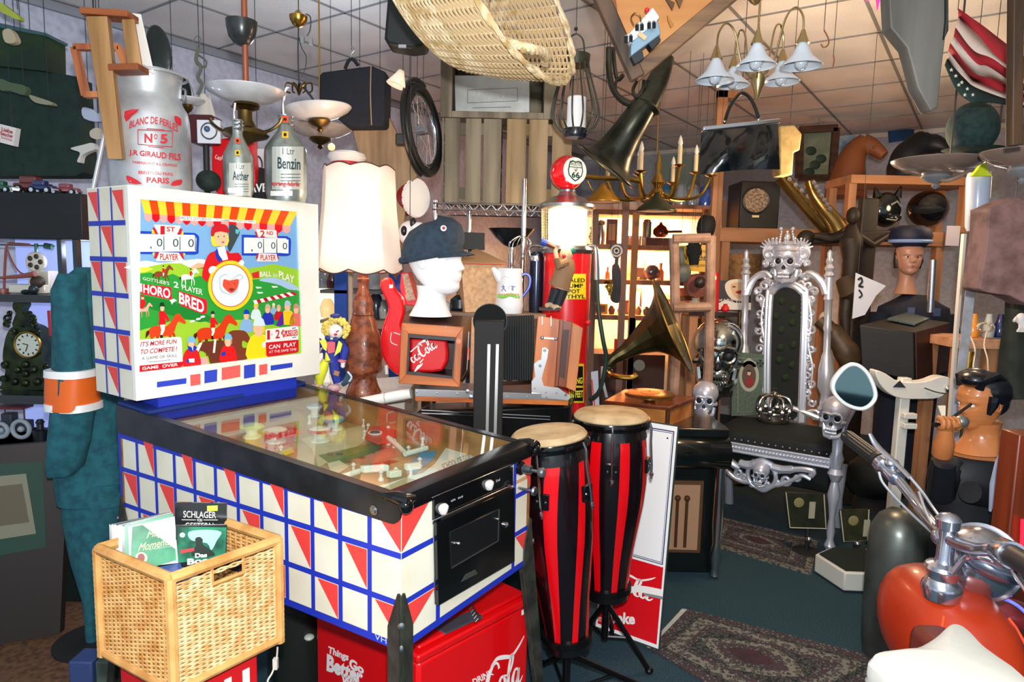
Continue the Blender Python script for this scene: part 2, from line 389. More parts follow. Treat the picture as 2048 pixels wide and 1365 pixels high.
gl=MB(glassy('table','f4faf6',1.3)); gl.hexa([v+UP*.0015 for v in (A0-sn*.02-fn*.05,B0+sn*.02-fn*.05,E0+sn*.02+fn*.02,D0-sn*.02+fn*.02)]+[v+UP*.0055 for v in (A0-sn*.02-fn*.05,B0+sn*.02-fn*.05,E0+sn*.02+fn*.02,D0-sn*.02+fn*.02)])
part('glass_top',gl,pin,'clear sloping glass over the playfield',flat=True)
PFz=-.095
pfp=[v+UP*PFz for v in (A0-sn*.018,B0+sn*.018,E0+sn*.018,D0-sn*.018)]
pf=MB(mat('c9a676',0.35,var='b79062',scale=6,coat=.3)); pf.hexa([v-UP*.012 for v in pfp]+pfp)
PF=pl3(pfp[0],pfp[1],pfp[2]); CC=lambda x,y:(470+x/3.357,780+y/3.357)
def pfpoly(h,pts,off=.001):pf.m(mat(h,.4)); pf.poly([PF.at(*CC(x,y),off) for x,y in pts])
pfpoly('d8caa0',[(440,330),(700,270),(860,240),(900,330),(760,420),(560,520),(520,400)])
pfpoly('7d8a3e',[(560,440),(960,350),(1000,380),(640,500)],.0015)
pfpoly('3f7f45',[(600,500),(980,370),(1010,395),(700,500)],.002)
pfpoly('c94f2c',[(900,500),(1050,470),(1100,480),(960,520)],.0015)
pfpoly('d98a6a',[(760,470),(1080,380),(1120,440),(860,500)],.0012)
pfpoly('e8a090',[(60,330),(280,300),(420,340),(320,420),(190,440)],.0012)
pfpoly('4d9fd0',[(1160,500),(1250,420),(1350,410),(1330,470),(1220,550),(1190,560)],.0018)
pfpoly('f0efe8',[(940,655),(1180,580),(1260,560),(1340,500),(1430,370),(1660,420),(1880,400),(1150,700)],.012)
pfpoly('c6b490',[(950,680),(1150,590),(1240,610),(1290,640),(1150,700)],.0126)
pf.m(mat('303850',.5))
pf.qtext('SCHOOL OF GOTTLIEB',PF,[CC(1400,540),CC(1650,440),CC(1630,405),CC(1385,500)],.0128)
pf.m(mat('2a58b8',.5)); pf.qtext('FLIPPER',PF,[CC(1320,612),CC(1450,572),CC(1420,540),CC(1290,580)],.0128)
pf.qtext('SKILL',PF,[CC(1350,640),CC(1440,612),CC(1425,590),CC(1335,617)],.0128)
for (x,y,hx) in ((700,430,'6a4a20'),(760,480,'8a5a3a'),(850,455,'7a5a3a'),(920,420,'7a5a3a'),(980,395,'7a4a2a'),(640,430,'a06030')):
 pf.m(mat(hx,.4)).disc(PF.at(*CC(x,y),.003),PF.n,.011,16)
pfo=part('playfield',pf,pin,'printed wooden playfield with white apron',flat=True)
def bumper(x,y,cap,ring,r=.036,h=.05,cup='e8e6dc'):
 c=PF.at(*CC(x,y),0); b=MB(mat(cup,.4)); b.lathe(c,UP,[(0,r*.95),(.006,r*.95),(.012,r*.6),(h*.55,r*.55),(h*.6,r*.9),(h*.7,r*.92)],24)
 b.m(mat(ring,.35)).lathe(c+UP*h*.7,UP,[(0,r*1.15),(.006,r*1.2),(.010,r*1.05)],24)
 b.m(mat(cap,.3,coat=.5)).lathe(c+UP*(h*.7+.010),UP,[(0,r*1.05),(.005,r*.75),(.008,r*.3),(.0085,.001)],24); part('bumper',b,pfo)
bumper(660,265,'e8e060','79b0c8'); bumper(572,345,'f2e8e0','c8343a'); bumper(275,350,'f4f2ea','cfc8b8'); bumper(115,320,'e2e070','d8d840',.034)
bumper(535,180,'8aa0c8','e8e8ee',.026)
rs=MB(mat('d2343c',.4))
c=PF.at(*CC(320,300),.03)
rs.lathe(c,UP,[(0,.05),(.012,.045),(.016,.001)],40,wob=lambda th,t:1+.28*(1 if int(th/(2*PI)*20)%2 else -1)); part('star_cap',rs,pfo,'red star-shaped plastic cap')
rg=MB(mat('f2f0ea',.4)); c=PF.at(*CC(940,300),.02)
rg.lathe(c,UP,[(0,.026),(.008,.026),(.008,.02),(.004,.018)],28); rg.m(mat('a05038',.4)).disc(c+UP*.006,UP,.012,20); rg.m(mat('3a4868',.4)).torus(c+UP*.008,UP,.016,.002); part('rollover_target',rg,pfo)
for (a,b,t) in (((1040,330),(1150,430),.006),((1140,432),(1290,392),.006),((720,585),(835,548),.006)):
 f_=MB(mat('f4f2ec',.35)); p,q=PF.at(*CC(*a),.028),PF.at(*CC(*b),.028)
 f_.rings([[p+(q-p)*u+(UP*math.sin(2*PI*j/12)*.009+(q-p).cross(UP).normalized()*math.cos(2*PI*j/12)*(.010-.004*u)) for j in range(12)] for u in (0,.05,.5,.95,1)]); part('flipper',f_,pfo)
for (x0,y0,w_,d_,hx) in ((835,555,170,34,'f2f2ee'),(1130,540,90,40,'eae8e0'),(1010,590,80,30,'e8e4d4')):
 b=MB(mat(hx,.35)); p=PF.at(*CC(x0,y0),.02); q=PF.at(*CC(x0+w_,y0-12),.02); b.obox(p,q-p,bn*.02*-1+V((0,0,0)),UP*.022); part('slingshot_plastic',b,pfo,bevel=.004)
for (x,y) in ((865,250),(870,330),(895,285),(1030,300),(1030,370),(1070,390),(1165,440),(1260,380),(795,560),(980,610),(1080,590),(1180,590),(310,440),(1240,520),(500,230)):
 b=MB(mat('e4e2dc',.3)); c=PF.at(*CC(x,y),0); b.lathe(c,UP,[(0,.009),(.006,.009),(.010,.005),(.022,.005),(.026,.008),(.030,.006),(.034,.001)],12); part('playfield_post',b,pfo)
for (pts,hx) in (([(620,500),(700,480),(760,520),(700,560),(640,550)],'e8d6b8'),([(870,330),(900,250),(1080,250),(1100,290),(1050,350),(960,370)],'e04a30'),([(300,420),(380,390),(400,420),(340,440)],'e8c030')):
 b=MB(mat(hx,.25,alpha=1)); b.prism([PF.at(*CC(x,y),.022) for x,y in pts],UP*.003); part('plastic_cover',b,pfo)
FP=PL(A0,fn)
dr=MB(mat('0b0c0e',.12,coat=.6));
def fpq(mb,q,o0,th):mb.prism([FP.at(x,y,o0) for x,y in q],fn*th)
fpq(dr,[(864,1041),(1022,970),(1022,930),(864,996)],.001,.008)
fpq(dr,[(869,1209),(1022,1121),(1022,974),(865,1045)],.001,.014)
dr.m(CHROME)
for (a,b,r) in (((865,1043),(1022,972),.0022),((864,996),(1022,930),.0012),((867,1050),(870,1205),.0022)):
 dr.tube([FP.at(*a,.014),FP.at(*b,.014)],r,8)
dr.m(mat('17181a',.2)); fpq(dr,[(900,1136),(1000,1082),(1000,1016),(898,1066)],.0155,.001)
dr.m(mat('55585c',.3,.8)).tube([FP.at(*q,.018) for q in ((903,1137),(996,1083),(998,1020))],.0022,8)
dr.m(mat('1a1c1e',.3)).tube([FP.at(*q,.018) for q in ((998,1020),(900,1065),(903,1137))],.0014,6)
dr.m(mat('3c423c',.3)); fpq(dr,[(922,1165),(955,1148),(950,1140),(930,1150)],.0155,.001)
do=part('coin_door',dr,pin,'glossy black panel door with chrome edge',bevel=.0008)
for q in ((884,1018),(976,970)):
 b=MB(mat('d8d8d6',.5)); c=FP.at(*q,.009); b.lathe(c,fn,[(0,.015),(.004,.016),(.012,.013),(.016,.004)],20,wob=lambda th,t:1+.12*math.sin(3*th)); part('knob',b,do,'crumpled pale plastic dial')
for q,r_ in (((1010,1050),.009),((914,1087),.005),((905,1086),.004),((992,1038),.004)):
 b=MB(CHROME); c=FP.at(*q,.015); b.lathe(c,fn,[(0,r_),(.006,r_),(.008,r_*.7),(.012,r_*.6)],16); part('lock',b,do)
tx=MB(mat('c8c8c8',.5)); tx.qtext('ein  aus',FP,[(902,1005),(926,995),(926,990),(902,1000)],.0096); tx.qtext('frei',FP,[(992,966),(1000,962),(1000,956),(992,960)],.0096); part('dial_lettering',tx,do,flat=True)
pb=MB(BLACK); c=FP.at(1038,936,.0); pb.lathe(c,fn,[(0,.022),(.01,.022),(.014,.012),(.03,.011)],18)
pb.m(STEEL)
for k in range(6):pb.torus(c+fn*(.018+.005*k),fn,.012,.0022,16,6)
pb.cyl(c,c+fn*.07,.005); pb.m(mat('6a6c70',.4,.5)).lathe(c+fn*.07,fn,[(0,.006),(.006,.014),(.016,.016),(.022,.012),(.024,.002)],18); part('plunger',pb,pin,'spring plunger with grey knob')
pb=MB(STEEL); c=FP.at(1036,976,0); pb.cyl(c,c+fn*.055,.004); pb.lathe(c+fn*.055,fn,[(0,.013),(.004,.015),(.010,.013),(.012,.002)],18); part('coin_lever',pb,pin)
LEG=mat('2e302c',0.4,0.3,var='43453e',scale=20)
def leg(corner,n1,n2,e1,e2,hint):
 m=MB(LEG); sp=(n1+n2)*.06
 for (n,e) in ((n1,e1),(n2,e2)):
  top=zz(corner,ZB+.15); pts=[(0.006,.155),(.038,.06),(.038,-.02),(.030,-ZB),(.0,-ZB),(0,.155)]
  pr=[]
  for x,z in pts:
   k=max(0,-(z+.02))/(ZB-.02); q=zz(corner,ZB+z)+e*x+n*.003+sp*k; pr.append(q)
  m.prism(pr,n*.005)
 m.tube([zz(corner,ZB+.15)+(n1+n2)*.003,zz(corner,ZB-.02)+(n1+n2)*.003,zz(corner,0.005)+sp+(n1+n2)*.003],.0055,6)
 lo=part('leg',m,pin,hint)
 for z in (.075,.015):
  for n,e in ((n1,e1),):
   b=MB(STEEL); c=zz(corner,ZB+z)+(n1+n2).normalized()*.012; b.lathe(c,(n1+n2).normalized(),[(0,.008),(.003,.010),(.006,.008),(.008,.001)],14); part('leg_bolt',b,lo)
sdn=sdir.normalized(); fdn=fdir.normalized()
leg(A0,sn,fn,sdn,fdn,'dark steel leg at the near corner'); leg(B0,fn,-sn,-fdn,sdn,None); leg(D0,sn,-fn,-sdn,fdn,None); leg(E0,-sn,-fn,-sdn,-fdn,None)
b0=P(255,375,2.144); b1=P(636,399,2.752); b0=zz(b0,0); b1=zz(b1,0); bd_=(b1-b0).normalized(); bnr=UP.cross(bd_)
if bnr.dot(zz(CAM,0)-b0)<0:bnr=-bnr
zt,zb=1.864,1.182; BW=(b1-b0).length; BDp=.27
nk=MB(PBLUE); k0=b0+bd_*.08-bnr*.02; k1=b0+bd_*(BW-.10)-bnr*.02
nk.hexa([k0+UP*1.10,k1+UP*1.10,k1-bnr*.16+UP*1.10,k0-bnr*.16+UP*1.10,k0+UP*zb,k1+UP*zb,k1-bnr*.16+UP*zb,k0-bnr*.16+UP*zb])
k2=D0.lerp(A0,.01); part('neck',nk,pin,'plain blue neck under the backbox',flat=True)
dk=MB(mat('16307c',.5)); dk.hexa([v+UP*.004 for v in (D0.lerp(A0,.14),E0.lerp(B0,.09),E0,D0)]+[v+UP*.016 for v in (D0.lerp(A0,.14),E0.lerp(B0,.09),E0,D0)]); part('rear_deck',dk,pin,flat=True)
bb=MB(PCREAM); fw=.0
bb.hexa([b0-bnr*.02+UP*zb,b1-bnr*.02+UP*zb,b1-bnr*BDp+UP*zb,b0-bnr*BDp+UP*zb,b0-bnr*.02+UP*zt,b1-bnr*.02+UP*zt,b1-bnr*BDp+UP*zt,b0-bnr*BDp+UP*zt])
def bs(w_,z,off=.001):return b0-bnr*w_-bd_*off+UP*z
cw=[.02,.105,.19,.27]; cw=[.27,.19,.105,.02]
zr=[zt-(zt-zb)*t for t in (0,.165,.335,.505,.68,.845,1)]
bb.m(PRED)
for r in range(6):
 for c in range(3):
  if (r+c)%2==0:bb.poly([bs(cw[c]-.006,zr[r]-.01,.0014),bs(cw[c+1]+.008,zr[r]-.01,.0014),bs(cw[c+1]+.008,zr[r+1]+.008,.0014)])
bb.m(PBLUE)
for c in (1,2):bb.poly([bs(cw[c]+.005,zb,.0018),bs(cw[c]-.005,zb,.0018),bs(cw[c]-.005,zt,.0018),bs(cw[c]+.005,zt,.0018)])
for r in range(1,6):bb.poly([bs(.27,zr[r]-.008,.0016),bs(.02,zr[r]-.008,.0016),bs(.02,zr[r]+.008,.0016),bs(.27,zr[r]+.008,.0016)])
box_=part('backbox',bb,pin,'cream backbox side painted with blue lattice and red triangles',flat=True)
BP=PL(b0+UP,bnr)
fr=MB(WHITE if False else mat('f3f3ea',.4,var='e4e4d8',scale=3))
out=[(255,371),(637,399),(626,746),(255,801)]; inn=[(281,399),(596,424),(606,707),(279,745)]
ow=[b0+UP*zt,b1+UP*zt,b1+UP*zb,b0+UP*zb]; iw=[BP.at(*q) for q in inn]
for i in range(4):
 j=(i+1)%4; fr.hexa([ow[i]-bnr*.022,ow[j]-bnr*.022,iw[j]-bnr*.022,iw[i]-bnr*.022,ow[i],ow[j],iw[j],iw[i]])
c7=lambda x,y:(250+x/3.4125,380+y/3.4125)
for hx,q in (('blue',[(218,1350),(418,1323),(420,1285),(218,1312)]),('red',[(447,1340),(515,1330),(515,1255),(445,1264)]),('blue',[(542,1322),(628,1308),(630,1225),(542,1238)]),('red',[(660,1300),(787,1277),(787,1195),(660,1216)]),('blue',[(812,1290),(889,1277),(890,1188),(812,1200)]),('red',[(916,1266),(970,1257),(972,1188),(916,1196)]),('blue',[(994,1235),(1143,1211),(1143,1180),(994,1200)])):
 fr.m(mat('2b45c4',.5) if hx=='blue' else mat('f0605c',.5)); fr.pp(BP,[c7(x,y) for x,y in q],.0012)
part('front_frame',fr,box_,'white painted frame around the backglass',flat=True)
ag=MB(mat('7fb2e0',.25)); GP=PL(b0+UP-bnr*.010,bnr)
g3=lambda x,y:(260+x/6.825,390+y/6.825); g4=lambda x,y:(430+x/6.825,390+y/6.825)
g5=lambda x,y:(260+x/6.825,570+y/6.825); g6=lambda x,y:(430+x/6.825,570+y/6.825)
gq=[(279,397),(598,422),(608,709),(277,747)]
ag.prism([GP.at(x,y,0) for x,y in gq],-bnr*.004)
lay=[0]
def art(hx,pts,f=None,l=1,s=0):
 q=[f(x,y) for x,y in pts] if f else list(pts)
 if s:q=sm2(q,s)
 ag.m(mat(hx,.25)); ag.poly([GP.at(x,y,.00035*l) for x,y in q])
def atext(hx,t,q,f,l=9,**k):ag.m(mat(hx,.3)); ag.qtext(t,GP,[f(*p) for p in q],.00035*l,**k)
def lerp2(a,b,t):return (a[0]+(b[0]-a[0])*t,a[1]+(b[1]-a[1])*t)
N=19; tl,tr=(281,397),(596,422)
for i in range(N):
 t0,t1=i/N,(i+1)/N; a,b=lerp2(tl,tr,t0),lerp2(tl,tr,t1)
 sk=lambda t:(0.5-t)*26
 h=30; m0,m1=(a[0]+sk(t0)*.9-4,a[1]+h),(b[0]+sk(t1)*.9-4,b[1]+h)
 m0=(max(m0[0],280),m0[1]); m1=(min(max(m1[0],280),597),m1[1])
 red=i%2==1
 art('f04a14' if red else 'fcd63c',[a,b,m1,m0],l=2)
 e0,e1=(m0[0],m0[1]+9),(m1[0],m1[1]+9); mid=((e0[0]+e1[0])/2,(e0[1]+e1[1])/2+8)
 q3=[(e0[0]*(1-t)+e1[0]*t,e0[1]*(1-t)+e1[1]*t+7*math.sin(PI*t)) for t in (0,.15,.35,.5,.65,.85,1)]
 art('e01020' if red else 'f5a8a0',[m0]+q3+[m1],l=2)
art('f4f2ea',[(680,350),(690,282),(1120,318),(1360,330),(1360,365)],g3,3); art('f4f2ea',[(0,350),(0,330),(560,350),(555,395)],g4,3)
atext('30343c','MFG. BY D. GOTTLIEB & CO.',[(695,338),(1110,352),(1112,322),(697,296)],g3,4); atext('50545c','CHICAGO, ILL. 60651',[(215,365),(540,382),(540,355),(215,338)],g4,4)
art('f4f8fa',[(0,960),(200,900),(420,930),(700,900),(1000,880),(1020,1000),(0,1010)],g3,1.5,3)
art('f4b890',[(800,1000),(930,925),(1050,950),(1365,1000),(1365,1040)],g3,2)
gb=[(279,470+61)]
art('9ccc34',[(278,541),(300,533),(330,527),(362,527),(385,538),(420,533),(440,540),(470,540),(520,534),(545,528),(570,533),(602,541),(606,640),(606,707),(279,745)],l=2)
art('e8e04a',[(130,990),(230,985),(320,1010),(200,1060),(130,1060)],g3,2.5)
art('2f9e3a',[(278,548),(300,545),(325,555),(345,548),(372,560),(400,552),(430,563),(460,560),(500,560),(530,558),(560,570),(605,585),(605,650),(560,655),(520,640),(470,640),(430,650),(400,640),(350,640),(320,650),(278,662)],l=3)
art('1e8430',[(278,590),(330,600),(400,620),(430,640),(400,645),(330,628),(278,610)],l=3.3)
art('a8c8e4',[(600,1170),(700,1130),(900,1150),(1100,1240),(1140,1300),(1000,1290),(900,1240),(750,1200)],g4,3.5,2)
art('58b83c',[(420,760//1),(420,760)],g4,0) if False else None
for f,x0,x1,y0,y1,sk_,fr_ in ((g3,138,945,505,800,30,'L'),(g4,365,1040,555,820,20,'R')):
 art('1c48c0',[(x0,y0-12),(x1-60,y0+sk_*.5),(x1-10,y0+sk_+20),(x1,y0+80),(x1-10,y1),(x1-60,y1+18),(x0,y1+8)],f,4)
 art('f4f3ee',[(x0+(0 if fr_=='L' else 30),y0+28),(x1-70,y0+sk_*.5+28),(x1-38,y0+90),(x1-45,y1-28),(x0+(0 if fr_=='L' else 30),y1-22)],f,5)
for f,xs,y,w_,h_ in ((g3,(365,585,795),655,78,110),(g4,(583,765,925),693,60,92)):
 for k,x in enumerate(xs):
  yy=y+(k-1)*4 if f is g3 else y+(k-1)*6
  art('fbfaf6',[(x-25,yy-95),(x+w_+18,yy-88),(x+w_+18,yy+102),(x-25,yy+96)],f,5.5)
  if k<2 or f is g3:art('2a5a54',[(x+w_+14,yy-88),(x+w_+24,yy-86),(x+w_+26,yy+104),(x+w_+12,yy+102)],f,6)
  atext('204a50','0',[(x,yy+h_/2),(x+w_,yy+h_/2),(x+w_,yy-h_/2),(x,yy-h_/2)],f,7)
 atext('204a50',',',[(xs[0]-90,y+90),(xs[0]-68,y+90),(xs[0]-68,y+50),(xs[0]-90,y+50)],f,7)
for f,tt,q0 in ((g3,'1',None),(g4,'2',None)):
 if f is g3:
  art('ece8e0',[(325,405),(695,420),(640,545),(385,535)],f,6); art('ece8e0',[(400,780),(665,790),(735,905),(350,905)],f,6)
  atext('c81e28','1',[(415,540),(475,540),(475,425),(415,425)],f,8,bold=.02); atext('c81e28','ST',[(500,500),(615,505),(615,440),(500,432)],f,8,bold=.02)
  atext('c81e28','PLAYER',[(410,890),(660,890),(660,808),(410,800)],f,8,bold=.015)
  for q in ([(303,445),(340,450),(385,535),(345,530)],[(680,460),(718,462),(690,545),(650,540)],[(360,780),(402,782),(365,868),(322,865)],[(665,790),(705,790),(745,870),(705,868)]):art('d01c24',q,f,5.8)
  for q in ([(300,480),(320,470),(350,530),(295,528)],[(715,500),(735,510),(725,545),(690,545)],[(308,790),(345,785),(325,825),(305,820)],[(735,795),(755,800),(750,830),(720,800)]):art('f4d020',q,f,5.7)
 else:
  art('ece8e0',[(558,470),(835,485),(850,590),(590,575)],f,6); art('ece8e0',[(600,800),(840,805),(860,910),(570,910)],f,6)
  atext('c81e28','2',[(618,580),(680,580),(680,488),(618,484)],f,8,bold=.02); atext('c81e28','ND',[(705,545),(795,550),(795,500),(705,496)],f,8,bold=.02)
  atext('c81e28','PLAYER',[(620,892),(832,895),(832,820),(620,815)],f,8,bold=.015)
  for q in ([(540,505),(565,505),(605,575),(570,575)],[(835,510),(862,515),(855,585),(835,560)],[(575,800),(612,802),(585,875),(555,875)],[(840,820),(855,820),(880,875),(860,875)]):art('d01c24',q,f,5.8)
atext('eef0e4',"GOTTLIEB'S",[(172,1160),(535,1235),(535,1185),(175,1118)],g3,8); atext('eef0e4','2',[(595,1262),(665,1275),(662,1195),(595,1180)],g3,8,bold=.02)
atext('eef0e4','PLAYER',[(710,1290),(990,1370),(990,1290),(712,1228)],g3,8,bold=.01)
art('d42030',[(130,-15),(560,30),(575,180),(560,205),(190,130),(130,100)],g5,7); art('d42030',[(660,80),(1040,200),(1052,240),(1050,380),(1000,405),(690,280),(660,240)],g5,7)
atext('f6f0ee','HORO',[(180,108),(550,195),(550,50),(180,-10)],g5,9,bold=.03); atext('f6f0ee','BRED',[(670,250),(1010,395),(1010,225),(670,98)],g5,9,bold=.03)
art('f6f0ee',[(138,-20),(165,-15),(165,100),(138,92)],g5,9); art('f6f0ee',[(540,210),(600,190),(640,215),(600,235),(570,270),(560,240)],g5,9)
atext('f2e8e8','BALL',[(612,1120),(770,1115),(770,1040),(612,1050)],g4,8,bold=.02); atext('f2e8e8','in',[(795,1125),(850,1130),(850,1070),(795,1065)],g4,8)
atext('f2e8e8','PLAY',[(870,1130),(1080,1215),(1085,1110),(872,1035)],g4,8,bold=.02); art('d83028',[(500,1070),(600,1040),(605,1135),(520,1140)],g4,7)
def horse(o,sc_,body,legs,f,flip=1,l=10):
 G=[(0,0),(18,-14),(45,-16),(70,-12),(92,-30),(112,-62),(128,-70),(140,-60),(160,-34),(156,-24),(142,-30),(128,-34),(118,-16),(110,10),(96,26),(60,30),(30,30),(12,40),(2,30)]
 art(body,[(o[0]+x*sc_*flip,o[1]+y*sc_) for x,y in G],f,l,3)
 for (x,y,dx) in ((14,24,-8),(34,26,6),(88,20,8),(102,14,18)):
  art(legs,[(o[0]+(x-6)*sc_*flip,o[1]+y*sc_),(o[0]+(x+8)*sc_*flip,o[1]+y*sc_),(o[0]+(x+3+dx)*sc_*flip,o[1]+(y+36)*sc_),(o[0]+(x+dx)*sc_*flip,o[1]+(y+72)*sc_),(o[0]+(x-5+dx)*sc_*flip,o[1]+(y+72)*sc_),(o[0]+(x-5+dx)*sc_*flip,o[1]+(y+36)*sc_)],f,l-.5)
 art('4a2010',[(o[0]+x*sc_*flip,o[1]+y*sc_) for x,y in [(0,2),(-14,10),(-18,40),(-8,30),(4,12)]],f,l-.3)
def rider(o,sc_,coat,hat,f,l=11,leg='f0e8dc'):
 art(coat,[(o[0]+x*sc_,o[1]+y*sc_) for x,y in [(-14,-58),(4,-62),(16,-50),(30,-26),(24,-18),(12,-32),(14,-4),(-14,0),(-12,-30)]],f,l,2)
 art('efbf98',[(o[0]+x*sc_,o[1]+y*sc_) for x,y in [(-6,-62),(6,-62),(9,-76),(4,-84),(-6,-82),(-8,-72)]],f,l+.4,2)
 art(hat,[(o[0]+x*sc_,o[1]+y*sc_) for x,y in [(-12,-80),(-8,-96),(6,-97),(10,-84),(14,-80)]],f,l+.6)
 art(leg,[(o[0]+x*sc_,o[1]+y*sc_) for x,y in [(-10,-4),(12,-6),(10,18),(0,40),(-8,40),(-4,16)]],f,l+.3)
 art('201818',[(o[0]+x*sc_,o[1]+y*sc_) for x,y in [(-9,38),(1,38),(6,58),(-8,58)]],f,l+.4)
horse((335,1070),1.6,'8a4428','7a3820',g3,1,5); rider((455,1070),1.1,'d82818','301818',g3,6)
horse((700,1110),1.5,'f0eeea','e8e6e0',g3,1,5); rider((830,1110),1.1,'d82818','301818',g3,6)
horse((265,610),3.1,'e04420','c83418',g5,1,9); rider((440,560),3.3,'dc1820','183828',g5,10)
horse((115,330),1.2,'eeb0a0','e09080',g5,1,8); art('d02028',[(135,200),(200,190),(215,260),(180,330),(135,320)],g5,8.5); art('efbf98',[(150,150),(190,150),(190,200),(155,200)],g5,8.6); art('c02028',[(145,165),(150,138),(185,140),(195,168)],g5,8.8)
horse((920,640),3.4,'d83c18','6a3020',g5,1,9); rider((1130,600),2.5,'dc1820','203038',g5,10)
art('6a3422',[(880,960),(960,800),(1100,770),(1260,760),(1365,820),(1365,1060),(1180,1075),(1100,1090),(1060,960),(960,900)],g5,8.7,3)
art('7a3c28',[(130,760),(200,640),(330,620),(420,640),(480,740),(460,800),(380,760),(380,860),(500,860),(500,960),(440,1000),(380,1040),(100,1060)],g6,9.5,3)
for q in ([(860,940),(950,790),(990,790),(920,950)],[(1130,930),(1150,740),(1180,745),(1160,930)]):art('e8e0da',q,g5,11)
art('f0a8a0',[(940,1000),(1050,985),(1070,1090),(960,1110)],g5,8)
def person_flat(o,sc_,coat,hat,f,l=12,hair='e8c040'):
 art(coat,[(o[0]+x*sc_,o[1]+y*sc_) for x,y in [(-30,0),(-34,-30),(-22,-62),(-6,-70),(8,-70),(24,-60),(34,-30),(30,0)]],f,l,2)
 art(hair,[(o[0]+x*sc_,o[1]+y*sc_) for x,y in [(-14,-74),(-14,-96),(0,-104),(14,-96),(14,-72)]],f,l+.2,2)
 art('efc09c',[(o[0]+x*sc_,o[1]+y*sc_) for x,y in [(-10,-66),(-12,-90),(0,-96),(10,-90),(8,-66)]],f,l+.4,2)
 art(hat,[(o[0]+x*sc_,o[1]+y*sc_) for x,y in [(-16,-92),(-12,-112),(0,-118),(12,-110),(18,-92)]],f,l+.6)
person_flat((840,1120),3.6,'d82028','7ab8e0',g5,12,'c08060'); art('2838a8',[(785,830),(835,850),(880,830),(920,860),(860,920),(800,900)],g5,13.5); art('c8d0f0',[(835,840),(865,840),(860,910)],g5,13.8)
art('e8e4f0',[(800,1010),(880,1005),(880,1060),(810,1060)],g5,13.5); art('3040a8',[(765,1030),(810,1005),(830,1060),(785,1070)],g5,13.2)
person_flat((180,1060),3.4,'e01c20','78bcd8',g6,13,'c08060'); art('2838a8',[(80,930),(140,905),(150,960),(95,980)],g6,14)
person_flat((600,1020),5.0,'f6dc20','d8ecf0',g6,12,'f0c830'); art('e8e8f0',[(640,800),(690,760),(690,850),(650,860)],g6,14)
for (x,y,s_,c_,h_) in ((430,640,2.6,'88b4dc','1c3cb0'),(560,470,2.0,'d8ece8','e0d020'),(720,540,2.4,'2434b0','c8b090'),(800,400,1.3,'88b8d8','e8e0d0'),(870,480,1.8,'cc1c24','d8b090'),(990,540,2.8,'f4cc20','a8c8d8'),(1110,560,2.6,'e87068','c89080')):
 person_flat((x,y),s_,c_,h_,g6,8,'c89868')
art('5a2aa0',[(830,560),(930,350),(940,540),(900,560)],g6,10)
for k in range(12):
 t=k/12; a=lerp2((520,215),(1060,90),t); b=lerp2((520,215),(1060,90),t+1/12); a2=lerp2((540,265),(1130,135),t); b2=lerp2((540,265),(1130,135),t+1/12)
 art('b81c28' if k%2 else 'f4ece8',[a,b,b2,a2],g6,11)
for (x,y) in ((850,500),(930,470),(990,440)):art('eef0f0',[(x-35,y+15),(x-20,y-15),(x+25,y-20),(x+40,y-5),(x+15,y+10)],g5,8)
for (x,y) in ((600,40),(620,110),(820,30)):art('e8eee4',[(x-50,y-15),(x+30,y-10),(x+40,y+5),(x-30,y+12)],g6,5)
art('f2f0ea',[(132,752),(640,710),(690,715),(705,745),(720,1050),(132,1110)],g5,15); art('cc1828',[(130,1105),(722,1048),(715,1110),(690,1135),(130,1200)],g5,15.5)
atext('b81838',"IT'S MORE FUN",[(140,850),(640,800),(640,740),(145,780)],g5,17,bold=.015,shear=.15); atext('b81838','TO COMPETE !',[(140,950),(645,905),(645,840),(145,885)],g5,17,bold=.015,shear=.15)
atext('40506c','A GAME OF SKILL',[(160,1028),(645,982),(645,945),(160,988)],g5,17); art('305060',[(260,1054),(555,1022),(555,1027),(262,1060)],g5,17)
atext('fbf4ee','GAME  OVER',[(165,1165),(655,1108),(655,1068),(165,1122)],g5,17,bold=.02)
art('f2f0ea',[(690,610),(1110,560),(1138,575),(1140,750),(695,790)],g6,15); art('d41c28',[(694,788),(1140,748),(1142,905),(1120,925),(720,985),(698,960)],g6,15.5)
atext('c42030','1',[(712,752),(750,748),(750,620),(710,625)],g6,17,bold=.02); atext('c42030','2',[(825,735),(885,730),(885,608),(825,615)],g6,17,bold=.02); atext('506070','or',[(765,695),(790,693),(790,665),(765,668)],g6,17)
art('d41c28',[(900,655),(935,600),(938,630),(1125,610),(1128,690),(940,708),(940,735)],g6,16.5); atext('fbf4ee','PLAYERS',[(925,698),(1118,680),(1118,620),(925,640)],g6,17.5,bold=.01)
art('2838a8',[(1050,592),(1105,582),(1102,592),(1055,602)],g6,16.5); art('2838a8',[(1055,715),(1110,708),(1108,718),(1060,725)],g6,16.5)
atext('fbf4ee','CAN  PLAY',[(735,880),(1105,838),(1105,780),(735,825)],g6,17,bold=.015); atext('fbe4de','AT THE SAME TIME',[(738,938),(1112,897),(1112,862),(738,902)],g6,17)
art('d81c24',[(985,1110),(1000,1000),(1060,830),(1150,770),(1330,760),(1365,800),(1480,790),(1530,880),(1480,960),(1200,1000),(1110,1160),(1030,1175)],g3,12,2)
art('2838b0',[(1160,770),(1200,720),(1260,900),(1210,920),(1170,850)],g3,13); art('e6ecf0',[(1190,720),(1290,700),(1340,880),(1270,900),(1215,820)],g3,13.2)
art('f2d840',[(1110,540),(1125,690),(1200,700),(1330,690),(1345,560),(1250,470)],g3,13.1,2); art('f0c09a',[(1160,530),(1170,640),(1230,695),(1300,680),(1330,600),(1310,520),(1220,500)],g3,13.5,2)
art('c8202c',[(1105,560),(1115,450),(1180,405),(1290,400),(1340,450),(1350,520),(1240,500),(1160,520),(1150,560)],g3,13.8,2)
